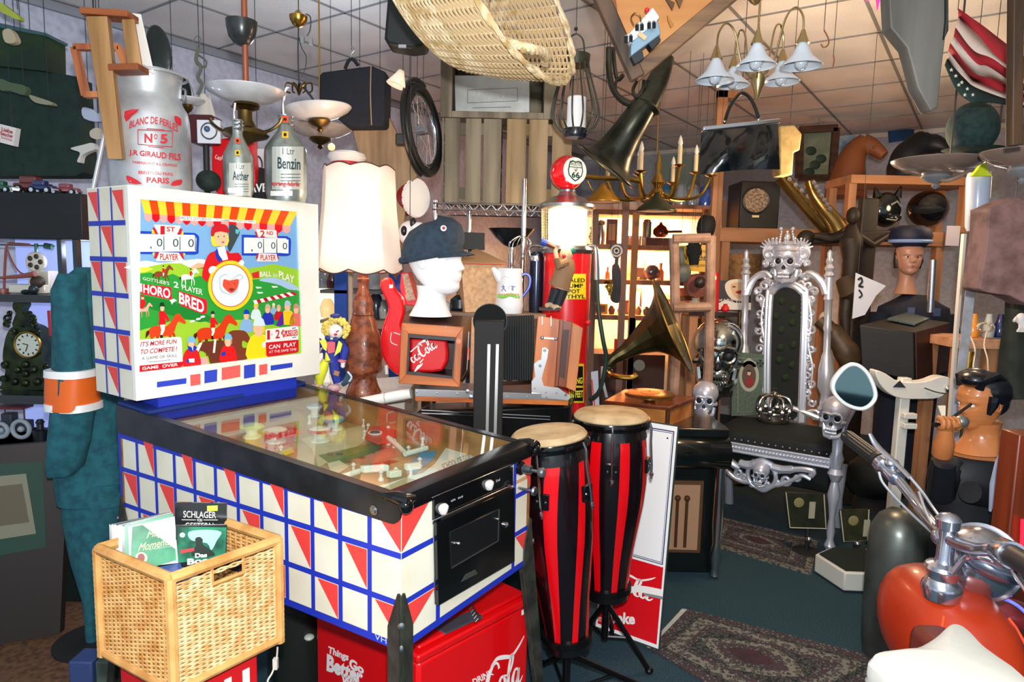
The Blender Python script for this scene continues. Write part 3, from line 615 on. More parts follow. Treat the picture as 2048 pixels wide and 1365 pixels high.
for q in ([(1195,565),(1215,565),(1212,580),(1198,580)],[(1275,560),(1295,560),(1292,575),(1278,575)]):art('302028',q,g3,14.2)
art('a02830',[(1245,645),(1290,635),(1275,660)],g3,14.2); art('3c4a50',[(190,430),(250,400),(340,500),(300,600),(250,700),(200,780),(170,700),(190,560)],g4,12,2); art('58c0c8',[(280,470),(340,480),(310,540),(280,520)],g4,12.5)
art('f0eee8',[(1070,1030),(1100,980),(1160,975),(1180,1010),(1100,1080)],g3,15.5,2); art('f0eee8',[(320,930),(360,885),(400,920),(380,970),(340,960)],g4,15.5,2)
cx,cy=461.0,571.5
for rx,ry,hx,l in ((45,50,'fcd230',14),(38.5,43,'d03020',14.6),(37,41.5,'f0f4f2',15.2)):
 art(hx,[(cx+rx*math.cos(2*PI*k/40),cy+ry*math.sin(2*PI*k/40)) for k in range(40)],l=l)
art('b8d4d8',[(60,1120),(150,1080),(220,1150),(330,1080),(390,1130),(330,1190),(300,1340),(200,1365),(90,1330),(60,1250)],g4,15.6,3); art('f4f6f4',[(80,1130),(160,1100),(230,1160),(330,1100),(370,1130),(310,1190),(280,1330),(200,1350),(110,1310),(80,1250)],g4,15.9,3)
art('e4553c',[(110,1180),(130,1150),(200,1170),(300,1150),(325,1170),(310,1260),(260,1330),(200,1340),(130,1280),(105,1240)],g4,16.2,2)
art('8a3030',[(180,1290),(230,1270),(270,1290),(230,1320)],g4,16.6); art('a84030',[(160,1210),(190,1205),(185,1225)],g4,16.6); art('a84030',[(250,1205),(280,1200),(270,1225)],g4,16.6)
bgp=part('backglass',ag,box_,'printed glass with striped awning, riders and two score windows',flat=True)
tp=MB(mat('f1ede0',.5)); tp.hexa([b0+UP*(zt),b1+UP*(zt),b1-bnr*BDp+UP*(zt),b0-bnr*BDp+UP*(zt),b0+UP*(zt+.004),b1+UP*(zt+.004),b1-bnr*BDp+UP*(zt+.004),b0-bnr*BDp+UP*(zt+.004)]); part('backbox_top',tp,box_,flat=True)
ZTOP=zt+.004
# -- red drink cooler under the pinball machine --
def cooler():
 c0=on_z(837,1300,.515); c1=on_z(1060,1184,.515); d=(c1-c0).normalized(); n=UP.cross(d); n=n if n.y>0 else -n
 W_=(c1-c0).length; D_=.56; c0.z=0
 t=thing('drink_cooler','red metal drink cooler standing on the floor under the pinball machine','cooler',c0+d*W_/2+n*D_/2)
 RC=mat('e00a12',.3,coat=.5); b=MB(RC); b.obox(c0+UP*.04,d*W_,n*D_,UP*.43); part('body',b,t,bevel=.012)
 l=MB(RC); l.obox(c0-d*.008-n*.008+UP*.472,d*(W_+.016),n*(D_+.016),UP*.028); l.obox(c0+d*.012+n*.012+UP*.5,d*(W_-.024),n*(D_-.024),UP*.015); lid=part('lid',l,t,bevel=.008)
 fp=PL(c0-n*.0015,n); sp=PL(c0-d*.0015,d); w_=MB(mat('f6f2f0',.4))
 o,e,u=V(fp.at(985,1385)),V(fp.at(1062,1348)),UP*.105
 o=V(fp.at(868,1470)); e=V(fp.at(1046,1362))
 script(w_, lambda x,y:o+(e-o)*x*1.0+UP*y*.13)
 w_.qtext('DRINK',fp,[(948,1372),(988,1350),(984,1338),(944,1360)],.0005,bold=.03)
 part('front_lettering',w_,t,flat=True); w_=MB(mat('f6f2f0',.4))
 w_.qtext('Things',sp,[(655,1311),(696,1327),(698,1309),(657,1293)],.0005,bold=.04); w_.qtext('Go',sp,[(698,1338),(728,1350),(727,1332),(699,1316)],.0005,bold=.05)
 w_.qtext('Better',sp,[(653,1343),(724,1370),(727,1342),(654,1308)],.0005,bold=.05); w_.qtext('With',sp,[(682,1372),(722,1390),(724,1364),(683,1347)],.0005,bold=.05)
 part('side_lettering',w_,t,flat=True); w_=MB(mat('f6f2f0',.4)); w_.pp(fp,[(1043,1222),(1050,1218),(1050,1228),(1043,1232)],.001); part('price_sticker',w_,t,flat=True)
 h=MB(mat('8a8fa0',.3,.8)); p=on_z(880,1262,.518); q=on_z(955,1228,.518); h.bar(p,q,.05,.006); hs=part('top_plate',h,lid,'grey metal opener plate on the lid')
 for k in range(5):
  m=MB(CHROME); c=on_z(943+k*3.2,1218+k*6,.53); m.tube([c-d*.012,c+UP*.006,c+d*.012],.003,8); part('clip',m,hs)
 f=MB(MBLACK)
 for a,b_ in ((.03,.03),(W_-.03,.03),(.03,D_-.03),(W_-.03,D_-.03)):f.cyl(c0+d*a+n*b_,c0+d*a+n*b_+UP*.045,.02)
 part('base_feet',f,t)
cooler()
# -- wicker box with discs --
WK=mat('d9ab6c',.55,var='b9803f',scale=30); WK2=mat('e8c896',.5,var='c9965a',scale=40); WKR=mat('d8a765',.5,var='bb8344',scale=14,bump=.2)
def weave(mb,o,u,v,n,nu,nv,r=.0022,hole=None,amp=.0022,stake=True,rs=None):
 """over-under weave on the panel o,u,v with outward normal n"""
 for j in range(nv):
  pts=[]; seg=nu*2
  y=(j+.5)/nv
  for i in range(seg+1):
   x=i/seg; a=math.sin(PI*(i/2.0)+(PI if j%2 else 0)) if True else 0
   pts.append((x,a))
  run=[]
  for (x,a) in pts:
   q=o+u*x+v*(y+random.uniform(-.08,.08)/nv)+n*(amp*a)
   if hole and hole[0]<x<hole[1] and hole[2]<y<hole[3]:
    if len(run)>1:mb.tube(run,r,4,flat=1.0)
    run=[]
   else:run.append(q)
  if len(run)>1:mb.tube(run,r,4)
 if stake:
  for i in range(nu+1):
   x=(i)/nu
   if hole and hole[0]<x<hole[1]:
    mb.tube([o+u*x,o+u*x+v*hole[2]],rs or r*.9,4); mb.tube([o+u*x+v*hole[3],o+u*x+v],rs or r*.9,4)
   else:mb.tube([o+u*x,o+u*x+v],rs or r*.9,4)
def cd_box():
 Y0=1.42; c=P(340,1158,Y0); c.z=c.z
 r=on_z(556,1080,c.z); l=on_z(196,1098,c.z); H=.275
 bk=l+(r-c)
 t=thing('wicker_basket','square honey-coloured wicker basket filled with music discs beside the pinball machine','basket',(c+bk)/2-UP*H)
 zb_=c.z-H; dn=V((0,0,-H))
 for (a,b,nm) in ((c,r,'front'),(l,c,'left'),(bk,r,'back'),(l,bk,'rear')):
  m=MB(WK2 if nm in ('front',) else WK); u=b-a; n=UP.cross(u).normalized(); n=n if n.dot(CAM-a)>0 else -n
  e=u.normalized()*.012
  vis=nm in ('front','left')
  weave(m,a+dn+e+UP*.018,u-e*2,UP*(H-.036),n,15 if vis else 12,46 if vis else 24,.0028 if vis else .0042,hole=(.36,.64,.83,.96) if nm in ('front',) else None,amp=.0024)
  m.m(mat('a87840',.7)).obox(a+dn+e-n*.006+UP*.018,u-e*2,n*.001,UP*(H-.05 if nm=='front' else H-.036)) if nm!='front' else m.m(mat('a87840',.7)).obox(a+dn+e-n*.006+UP*.018,u-e*2,n*.001,UP*(H*.74))
  part('woven_panel',m,t,flat=False)
  k=MB(WKR); k.tube([a+dn+UP*.009,b+dn+UP*.009],.0105,8); part('bottom_rail',k,t)
  k=MB(WKR)
  for i in range(60):
   pass
  p=[a+(b-a)*(i/80) for i in range(81)]; k.tube(p,[.0125+(.0009 if i%2 else 0) for i in range(81)],8); part('rim',k,t)
  if nm=='front':
   for (x,y0_) in ((.355,.82),(.645,.82)):k=MB(WKR); q=a+u*x+dn+UP*(H*y0_); k.tube([q,q+UP*H*.16],.004,6); part('handle_hole_edge',k,t)
   k=MB(WKR); k.tube([a+u*.35+dn+UP*H*.815,a+u*.65+dn+UP*H*.815],.005,6); part('handle_hole_edge',k,t)
 for q in (c,r,l,bk):
  k=MB(WKR); n_=40; k.tube([q+dn+UP*(H*i/n_) for i in range(n_+1)],[.0125+(.0007 if i%2 else 0) for i in range(n_+1)],8); part('corner_post',k,t)
 m=MB(mat('8a6438',.8)); m.hexa([q+dn+UP*.004 for q in (c,r,bk,l)]+[q+dn+UP*.01 for q in (c,r,bk,l)]); part('base',m,t)
 return t,c,r,l,bk,H
bt,bc,br,bl_,bbk,BH=cd_box()
def disc_case(name,label,cat,quad,Y,thick,body,art_,grp=None,dirn=None):
 """upright case: quad of picture corners bl,br,tr,tl on a plane; Y = distances of its left and right edge"""
 a=P(quad[0][0],quad[0][1],Y[0]); b=P(quad[1][0],quad[1][1],Y[1]); tl=P(quad[3][0],quad[3][1],Y[0]+(Y[2] if len(Y)>2 else 0)); tr=P(quad[2][0],quad[2][1],Y[1]+(Y[2] if len(Y)>2 else 0))
 n=(b-a).cross(tl-a).normalized(); n=n if n.dot(CAM-a)>0 else -n
 t=thing(name,label,cat,(a+b)/2,grp); m=MB(body); m.hexa([a-n*thick,b-n*thick,b,a,tl-n*thick,tr-n*thick,tr,tl]); part('case',m,t,flat=True)
 if art_:f=MB(); art_(f,PL(a,n)); part('cover',f,t,flat=True)
 return t
def rect(x0,y0,x1,y1):return [(x0,y1),(x1,y1),(x1,y0),(x0,y0)]
b8=lambda x,y:(180+x/3.545,980+y/3.545)
def B8(l):return [b8(*q) for q in l]
CLEAR=mat('c8d4d4',.15,coat=.5)
def magic(f,pl):
 f.m(mat('0f5c40',.3,var='4aa37a',scale=9)).pp(pl,B8([(288,470),(300,265),(590,205),(612,500),(450,548)]),.0008)
 f.m(mat('e8dc98',.4)); f.qtext('Magic',pl,B8([(400,360),(560,325),(560,265),(405,300)]),.0016,shear=.3); f.qtext('Moments',pl,B8([(340,440),(575,390),(570,335),(350,385)]),.0016,shear=.3)
 f.m(mat('d8e4dc',.4)); f.qtext('The Very Best Of Songs',pl,B8([(415,432),(580,405),(580,397),(415,422)]),.0016)
 f.m(mat('c8b8a0',.4)).poly([pl.at(*b8(363+44*math.cos(a*PI/10),485+42*math.sin(a*PI/10)),.0014) for a in range(20)]); f.m(mat('802818',.4)).poly([pl.at(*b8(363+26*math.cos(a*PI/10),483+30*math.sin(a*PI/10)),.0018) for a in range(20)])
disc_case('music_disc','clear case with green cover and gold script lettering leaning at the basket front','music disc',B8([(280,560),(625,520),(600,190),(272,262)]),(1.54,1.60,.03),.008,CLEAR,magic)
for k,(dx,dy,col) in enumerate(((-28,-6,'3f9070'),(-50,-10,'101416'),(-72,-12,'7c9490'),(-96,-16,'101416'),(-118,-18,'5c686c'),(-136,-18,'14181a'))):
 lab=['green-edged clear case directly behind the gold script disc','dark-spined case, third from the gold script disc','pale grey case, fourth from the gold script disc','charcoal-spined case, fifth from the gold script disc','mid-grey case, sixth from the gold script disc','hindmost slim case at the left corner of the wicker basket'][k]
 disc_case('music_disc',lab,'music disc',B8([(280+dx,560+dy),(615+dx*.45,500+dy),(596+dx*.2,175+dy),(272+dx,262+dy)]),(1.552+k*.011,1.612+k*.011,.03),.0075,mat(col,.2,coat=.6),None)
def boot(f,pl):
 f.m(mat('143c34',.3,var='2a8a68',scale=14)).pp(pl,B8([(618,520),(960,480),(968,268),(618,262)]),.0006)
 f.m(mat('9adcc4',.4)).pp(pl,sm2(B8([(700,300),(820,285),(930,300),(900,360),(860,430),(830,380),(720,360)]),3),.0009)
 f.m(mat('122420',.4)).pp(pl,sm2(B8([(745,350),(775,335),(800,355),(800,390),(860,430),(880,470),(720,470),(750,400)]),3),.0012)
 f.m(mat('eef4f0',.5)); f.qtext('Das',pl,B8([(745,485),(830,478),(830,448),(745,452)]),.0016,bold=.04); f.qtext('Boot',pl,B8([(690,535),(880,510),(880,478),(690,490)]),.0016,bold=.04)
 f.m(mat('b03a3c',.4)).pp(pl,B8([(640,455),(740,435),(738,412),(640,428)]),.0014); f.m(mat('a8e8cc',.4)); f.poly([pl.at(*b8(655+20*math.cos(a*PI/8),322+18*math.sin(a*PI/8)),.0014) for a in range(16)])
disc_case('film_disc','dark green film case with a submarine title in white below the black case','film disc',B8([(610,600),(965,560),(972,250),(608,256)]),(1.60,1.66,.02),.014,mat('101a18',.25,coat=.5),boot)
def schl(f,pl):
 f.m(mat('f0f2f0',.5)); f.qtext('SCHLAGER',pl,B8([(662,198),(893,203),(893,158),(662,150)]),.001); f.qtext('VON',pl,B8([(758,226),(795,227),(795,206),(758,205)]),.001); f.qtext('GESTERN',pl,B8([(675,276),(875,278),(875,236),(675,234)]),.001)
 f.pp(pl,B8([(650,216),(750,217),(750,213),(650,212)]),.001); f.pp(pl,B8([(805,217),(905,217),(905,213),(805,213)]),.001)
 f.m(mat('b8f030',.5)).pp(pl,B8([(830,115),(905,112),(905,150),(830,155)]),.001)
disc_case('film_disc','black case with white capitals and a lime price sticker standing tallest in the basket','film disc',B8([(605,420),(968,420),(970,98),(603,92)]),(1.68,1.72,.02),.014,mat('0e1416',.25,coat=.5),schl)
def blu(f,pl):
 f.m(mat('a8c4dc',.4)).pp(pl,B8([(985,430),(1150,440),(1195,395),(1015,330)]),.0008)
 f.m(mat('28486c',.4)); f.qtext('BELIEBTE',pl,B8([(1000,395),(1150,418),(1160,395),(1015,360)]),.0014,bold=.02); f.qtext('SCHLAGER',pl,B8([(1020,412),(1120,425),(1128,410),(1025,395)]),.0014)
disc_case('music_disc','pale blue disc case with a black top edge lying tilted at the basket right end','music disc',B8([(970,560),(1200,620),(1215,372),(1018,300)]),(1.72,1.66,.04),.012,mat('22262c',.3,coat=.4),blu)
for k,(q,lab,col) in enumerate((([(440,600),(660,575),(640,520),(450,555)],'blue-spined disc case lying flat at the front of the wicker basket','2a3c9c'),([(520,640),(760,600),(700,545),(480,590)],'pale disc case lying flat beside the blue-spined case','b8c0c8'))):
 zq=bc.z-.035-.02*k; pts=[on_z(*b8(*p_),zq) for p_ in q]; m=MB(mat(col,.3,coat=.4)); m.hexa([p_-UP*.1 for p_ in pts]+pts); solo('music_disc',lab,'music disc',m,flat=True)
cz=bc.z-BH; s0=(bc+bbk)/2
m=MB(mat('c81a20',.4)); u_=(br-bc); v_=(bl_-bc); st=thing('striped_crate','red and white crate standing under the wicker basket','crate',V((s0.x,s0.y,0)))
o_=V((bc.x,bc.y,0))+u_*.06+v_*.12; m.obox(o_,u_*.8,v_*.75,UP*(cz-.022)); part('body',m,st,bevel=.006)
m=MB(mat('f0eee8',.5))
for k in range(4):m.obox(o_+u_*(.1+.18*k)-v_.normalized()*.001+UP*.1,u_*.07,v_.normalized()*.001,UP*(cz-.15))
part('white_stripes',m,st,flat=True)
m=MB(mat('d8d4c8',.5)); m.tube(px3([(555,1295,1.72),(553,1318,1.72),(545,1345,1.7),(535,1365,1.68),(548,1380,1.66)],4),.0025,6); m.box(P(551,1328,1.72),(.012,.012,.03)); solo('lamp_cord','thin white cord with a switch hanging beside the wicker basket','cord',m)
# -- conga drums --
HEAD=mat('cdb48c',.7,var='a98f68',scale=9,bump=.3)
def stave_mat():
 m=bpy.data.materials.new('lacquered_staves'); m.use_nodes=True; nt=m.node_tree; b=nt.nodes['Principled BSDF']
 tc=nt.nodes.new('ShaderNodeTexCoord'); sp=nt.nodes.new('ShaderNodeSeparateXYZ'); at=nt.nodes.new('ShaderNodeMath'); at.operation='ARCTAN2'
 nt.links.new(tc.outputs['Object'],sp.inputs[0]); nt.links.new(sp.outputs[1],at.inputs[0]); nt.links.new(sp.outputs[0],at.inputs[1])
 mu=nt.nodes.new('ShaderNodeMath'); mu.operation='MULTIPLY'; mu.inputs[1].default_value=8; nt.links.new(at.outputs[0],mu.inputs[0])
 si=nt.nodes.new('ShaderNodeMath'); si.operation='SINE'; nt.links.new(mu.outputs[0],si.inputs[0])
 cr=nt.nodes.new('ShaderNodeValToRGB'); cr.color_ramp.elements[0].position=.42; cr.color_ramp.elements[1].position=.48
 cr.color_ramp.elements[0].color=lin('12060a'); cr.color_ramp.elements[1].color=lin('d80814'); nt.links.new(si.outputs[0],cr.inputs[0]); nt.links.new(cr.outputs[0],b.inputs['Base Color'])
 b.inputs['Roughness'].default_value=.22; b.inputs['Coat Weight'].default_value=.7; b.inputs['Coat Roughness'].default_value=.08; return m
STAVE=stave_mat()
def conga(label,cx,ty,by,bx,Y,rtop,rot,stand):
 top=P(cx,ty,Y); bot=P(bx,by,Y); ax=(bot-top); Hh=ax.length
 t=thing('conga_drum',label,'drum',bot,'pair of striped conga drums')
 R=rtop; b=MB(STAVE)
 prof=[(0,R*.97),(.03,R*1.0),(.12,R*1.06),(.22,R*1.10),(.33,R*1.10),(.45,R*1.04),(.6,R*.90),(.75,R*.76),(.9,R*.66),(1,R*.62)]
 b.lathe(top,ax,[(x*Hh,r) for x,r in prof],48,hint=(math.cos(rot),math.sin(rot),0))
 bo=link_mesh('shell',b,t,ang=50)
 h=MB(HEAD); h.lathe(top-ax.normalized()*.012,-ax,[(-.02,R*1.06),(0,R*1.10),(.01,R*1.04),(.016,R*.98),(.019,R*.5),(.02,.001)],40); ho=part('drum_head',h,t,'worn cream skin drum head')
 k=MB(mat('0a0a0d',.12,.3,coat=.6)); k.lathe(top,ax,[(-.008,R*1.0),(-.008,R*1.14),(.004,R*1.17),(.022,R*1.15),(.024,R*1.0)],40); part('rim',k,t)
 k=MB(mat('0a0a0d',.2,coat=.6)); k.lathe(top,ax,[(Hh*.02,R*1.0),(Hh*.05,R*1.04),(Hh*.085,R*1.07),(Hh*.087,R*1.02)],40); part('top_band',k,t)
 k=MB(mat('0d0d10',.3,coat=.5)); k.lathe(top,ax,[(Hh*.95,R*.66),(Hh*.95,R*.68),(Hh*1.0,R*.655),(Hh*1.0,R*.6)],40); part('bottom_band',k,t)
 a,e1,e2=basis(ax,V((0,-1,0)))
 for i in range(5):
  th=rot+i*2*PI/5; dr_=e1*math.cos(th)+e2*math.sin(th); c=top+ax*.23+dr_*R*1.11
  m=MB(mat('16181c',.25,.6)); m.box(c,(.05,.016,.055),M.Rotation(math.atan2(dr_.y,dr_.x)+PI/2,3,'Z')); pl_=part('lug_plate',m,t,bevel=.002)
  m=MB(CHROME); m.tube([top+dr_*R*1.15-ax*.0,top+dr_*R*1.21+ax*.03,top+dr_*R*1.20+ax*.1,c+dr_*.018,c+dr_*.018+ax*.07],.0045,8); m.lathe(c+dr_*.018+ax*.04,ax,[(0,.008),(.012,.008)],6); part('tuning_rod',m,t)
  for s in (-1,1):m=MB(CHROME); m.lathe(c+dr_*.008+dr_.cross(UP).normalized()*.015*s,dr_,[(0,.005),(.003,.003)],8); part('screw',m,pl_)
 if stand:
  k=MB(mat('121315',.35,.5)); k.lathe(top,ax,[(Hh*.93,R*.70),(Hh*.93,R*.74),(Hh*.96,R*.74),(Hh*.96,R*.70)],32); c=bot-ax.normalized()*.03; k.tube([c-UP*.03,c-UP*.22],.014,10); so=part('stand_hub',k,t)
  for g in stand:
   g0=c-UP*.06; g1=V(g); m=MB(mat('121315',.35,.5)); m.tube([g0,g1+UP*.012],.011,8); m.tube([c-UP*.21,g0.lerp(g1,.5)],.006,6); m.ball(g1+UP*.014,(.018,.018,.014),10,6); part('stand_leg',m,so)
 return t,bo
Yc1,Yc2=2.32,2.62
gA=conga('nearer black and red striped conga drum touching the pinball machine corner',1098,878,1292,1137,Yc1,.1235,.35,[on_z(1312,1392,0),on_z(1085,1335,0),on_z(1130,1450,0)])
gB=conga('farther black and red striped conga drum in front of the white enamel sign',1222,838,1190,1213,Yc2,.134,.1,[on_z(1298,1348,0),on_z(1150,1290,0),on_z(1225,1270,0)])
m=MB(mat('cfc9bc',.6)); pw_=P(1262,912,Yc2-.14)
# -- enamel advertising sign --
def sign():
 br_=on_z(1318,1302,.012); tr_=P(1357,852,on_z(1318,1302,.012).y+.16); dl=V((-.82,.57,0)).normalized(); W_=.31
 bl2,tl2=br_+dl*W_,tr_+dl*W_; n=(bl2-br_).cross(tr_-br_).normalized(); n=n if n.dot(CAM-br_)>0 else -n
 t=thing('enamel_sign','tall white and red enamel drink sign leaning behind the conga drums','sign',(br_+bl2)/2)
 b=MB(mat('30403c',.4)); b.hexa([br_-n*.012,bl2-n*.012,bl2,br_,tr_-n*.012,tl2-n*.012,tl2,tr_]); part('board',b,t,flat=True)
 f=MB(mat('f4f6f8',.25,coat=.4)); pl=PL(br_,n); q=lambda x,y:br_+(bl2-br_)*x+(tr_-br_)*y+n*.0
 def quad(h,x0,y0,x1,y1,o):f.m(mat(h,.25,coat=.4)); f.poly([q(x0,y0)+n*o,q(x1,y0)+n*o,q(x1,y1)+n*o,q(x0,y1)+n*o])
 quad('f4f6f8',.012,.006,.988,.994,.001); quad('1c2c60',.05,.372,.95,.972,.0014); quad('f4f6f8',.065,.376,.935,.967,.0018); quad('1c2c60',.075,.38,.925,.963,.0021); quad('f4f6f8',.081,.383,.919,.960,.0024)
 quad('dc1420',.04,.022,.96,.362,.0016)
 f.m(mat('f6f2f0',.3))
 script(f, lambda x,y:q(.86-(x*3.3-1.75)/1.55*.72,.20+y*.085)+n*.003,[SCRIPT[i] for i in (5,6,7,8,9)])
 f.qtext('Coke',pl,[(1212,1248),(1270,1250),(1270,1228),(1216,1222)],.0032,bold=.04)
 f.qtext('Schutzmarke',pl,[(1187,1234),(1212,1243),(1212,1238),(1188,1229)],.0032); f.qtext('koffeinhaltig',pl,[(1187,1240),(1212,1249),(1212,1244),(1188,1235)],.0032)
 rb=[(1225,1186),(1250,1178),(1280,1172),(1325,1180)]; rb2=[(1325,1194),(1282,1186),(1255,1188),(1228,1196)]
 f.m(mat('f6f2f0',.3)).poly([pl.at(x,y,.0034) for x,y in sm2(rb,4,False)+sm2(rb2,4,False)]); f.m(mat('8a8c90',.3)).poly([pl.at(x,y,.0036) for x,y in [(1285,1186),(1325,1194),(1325,1200),(1290,1192)]])
 f.m(mat('222222',.5)).disc(pl.at(1335,877,.003),n,.004)
 part('enamel_face',f,t,flat=True)
sign()
# -- rugs --
def rugmat(a,b,c,sc_):
 m=bpy.data.materials.new('woven_rug'); m.use_nodes=True; nt=m.node_tree; bs_=nt.nodes['Principled BSDF']; tc=nt.nodes.new('ShaderNodeTexCoord')
 v=nt.nodes.new('ShaderNodeTexVoronoi'); v.inputs['Scale'].default_value=sc_; nz=nt.nodes.new('ShaderNodeTexNoise'); nz.inputs['Scale'].default_value=sc_*3
 nt.links.new(tc.outputs['Object'],v.inputs['Vector']); nt.links.new(tc.outputs['Object'],nz.inputs['Vector'])
 ad=nt.nodes.new('ShaderNodeMath'); ad.operation='ADD'; nt.links.new(v.outputs['Distance'],ad.inputs[0]); nt.links.new(nz.outputs['Fac'],ad.inputs[1])
 cr=nt.nodes.new('ShaderNodeValToRGB'); e=cr.color_ramp.elements; e[0].position=.62; e[0].color=lin(a); e[1].position=1.05; e[1].color=lin(c); x=e.new(.82); x.color=lin(b); cr.color_ramp.interpolation='CONSTANT'
 nt.links.new(ad.outputs[0],cr.inputs[0]); nt.links.new(cr.outputs[0],bs_.inputs['Base Color']); bs_.inputs['Roughness'].default_value=.95; return m
def rug(label,cs,mats,fr_):
 c=[on_z(x,y,.0) for x,y in cs]; t=thing('patterned_rug',label,'rug',sum(c,V())/4); g=lambda x,y:(c[0]*(1-x)+c[1]*x)*(1-y)+(c[3]*(1-x)+c[2]*x)*y
 def qd(m,x0,y0,x1,y1,z,th=.001):m.hexa([g(*p_)+UP*(z-th) for p_ in ((x0,y0),(x1,y0),(x1,y1),(x0,y1))]+[g(*p_)+UP*z for p_ in ((x0,y0),(x1,y0),(x1,y1),(x0,y1))])
 m=MB(mats[0]); qd(m,0,0,1,1,.008,.008); m.m(mats[1]); qd(m,.06,.09,.94,.91,.0095); m.m(mats[2]); qd(m,.09,.13,.91,.87,.0105); m.m(mats[0]); qd(m,.16,.22,.84,.78,.0115); m.m(mats[1]); qd(m,.2,.27,.8,.73,.0125)
 def dia(s,z,mm):m.m(mm); p_=[(.5-.3*s,.5),(.5-.18*s,.5-.14*s),(.5,.5-.24*s),(.5+.18*s,.5-.14*s),(.5+.3*s,.5),(.5+.18*s,.5+.14*s),(.5,.5+.24*s),(.5-.18*s,.5+.14*s)]; m.poly([g(x,y)+UP*z for x,y in p_])
 dia(1,.0128,mats[2]); dia(.72,.0132,mats[0]); dia(.45,.0136,mats[3]); part('pile',m,t,flat=True)
 for e in fr_:
  m=MB(mat('b8b4a8',.9))
  for k in range(100):
   y=(k+.5)/100; a=g(e,y); b=g(e+(-.03 if e==0 else .03),y+random.uniform(-.006,.006)); m.tube([a+UP*.006,b+UP*.002],.0018,3)
  part('fringe',m,t)
RA=rugmat('6c6e6a','222a2e','44343a',60); RB=rugmat('2a2226','545450','182226',55); RC_=rugmat('50524e','2c2428','74746c',45); RD=mat('42262c',.95,var='2c2028',scale=30)
rug('small grey and wine medallion rug with a fringe right of the conga drums',[(1300,1300),(1560,1460),(1800,1330),(1375,1222)],[RA,RB,RC_,RD],(0,1))
rug('long faded floral rug under the silver throne',[(1395,1085),(1622,1152),(1636,1085),(1425,1032)],[RC_,RB,RA,RD],())
m=MB(mat('6a4a30',.95,var='4a3020',scale=40)); c=[on_z(*q,0) for q in ((0,1180),(205,1150),(215,1290),(300,1500),(-100,1500))]; m.prism(c,UP*.004); solo('worn_mat','worn brown and ochre floor covering at the left behind the wicker basket','mat',m,flat=True)
# -- shared helpers for upright and hanging things --
def LZ(mb,px,Y,rows,n=28,z0=None,mul=(1,1),cap=True,hint=None):
 base=P(px,rows[0][0],Y); zb_=base.z if z0 is None else z0; base.z=zb_
 return mb.lathe(base,UP,[(max(P(px,py,Y).z-zb_,0) if i or z0 is None else 0,r*mpp(Y)) for i,(py,r) in enumerate(rows)],n,mul=mul,cap=cap,hint=hint)
class CY:
 """upright cylinder wall that picture points can be laid on"""
 def __init__(s,px,py,Y,rpx):c=P(px,py,Y); s.c=c; s.r=rpx*mpp(Y)
 def at(s,px,py,off=0.0):
  d=ray(px,py); ox,oy=-s.c.x,-s.c.y; r=s.r+off; a=d.x**2+d.y**2; b=2*(ox*d.x+oy*d.y); c=ox*ox+oy*oy-r*r; D=b*b-4*a*c
  t=(-b-math.sqrt(D))/(2*a) if D>0 else -b/(2*a); return CAM+d*t
def wire(parent,p,r=.0015,col='3a3c3e',name='hanging_wire',top=None):
 p=V(p); m=MB(mat(col,.5,.5)); m.tube([p,V((p.x,p.y,top or ZC-.003))],r,5); return part(name,m,parent)
def base_of(px,py,Y):return P(px,py,Y)
def pris(mb,pts,Y,th,f=None):
 mb.prism([P(*(f(x,y) if f else (x,y)),Y) for x,y in pts],V((0,th,0))); return mb
def vt(mb,path,r,n=8,k=4,**kw):
 pts=px3(path,k);
 if isinstance(r,(list,tuple)):
  rr=[]; m_=len(path)
  for i in range(len(pts)):
   u=i/(len(pts)-1)*(m_-1); j=min(int(u),m_-2); rr.append(r[j]*(1-(u-j))+r[j+1]*(u-j))
  r=rr
 return mb.tube(pts,r,n,**kw)
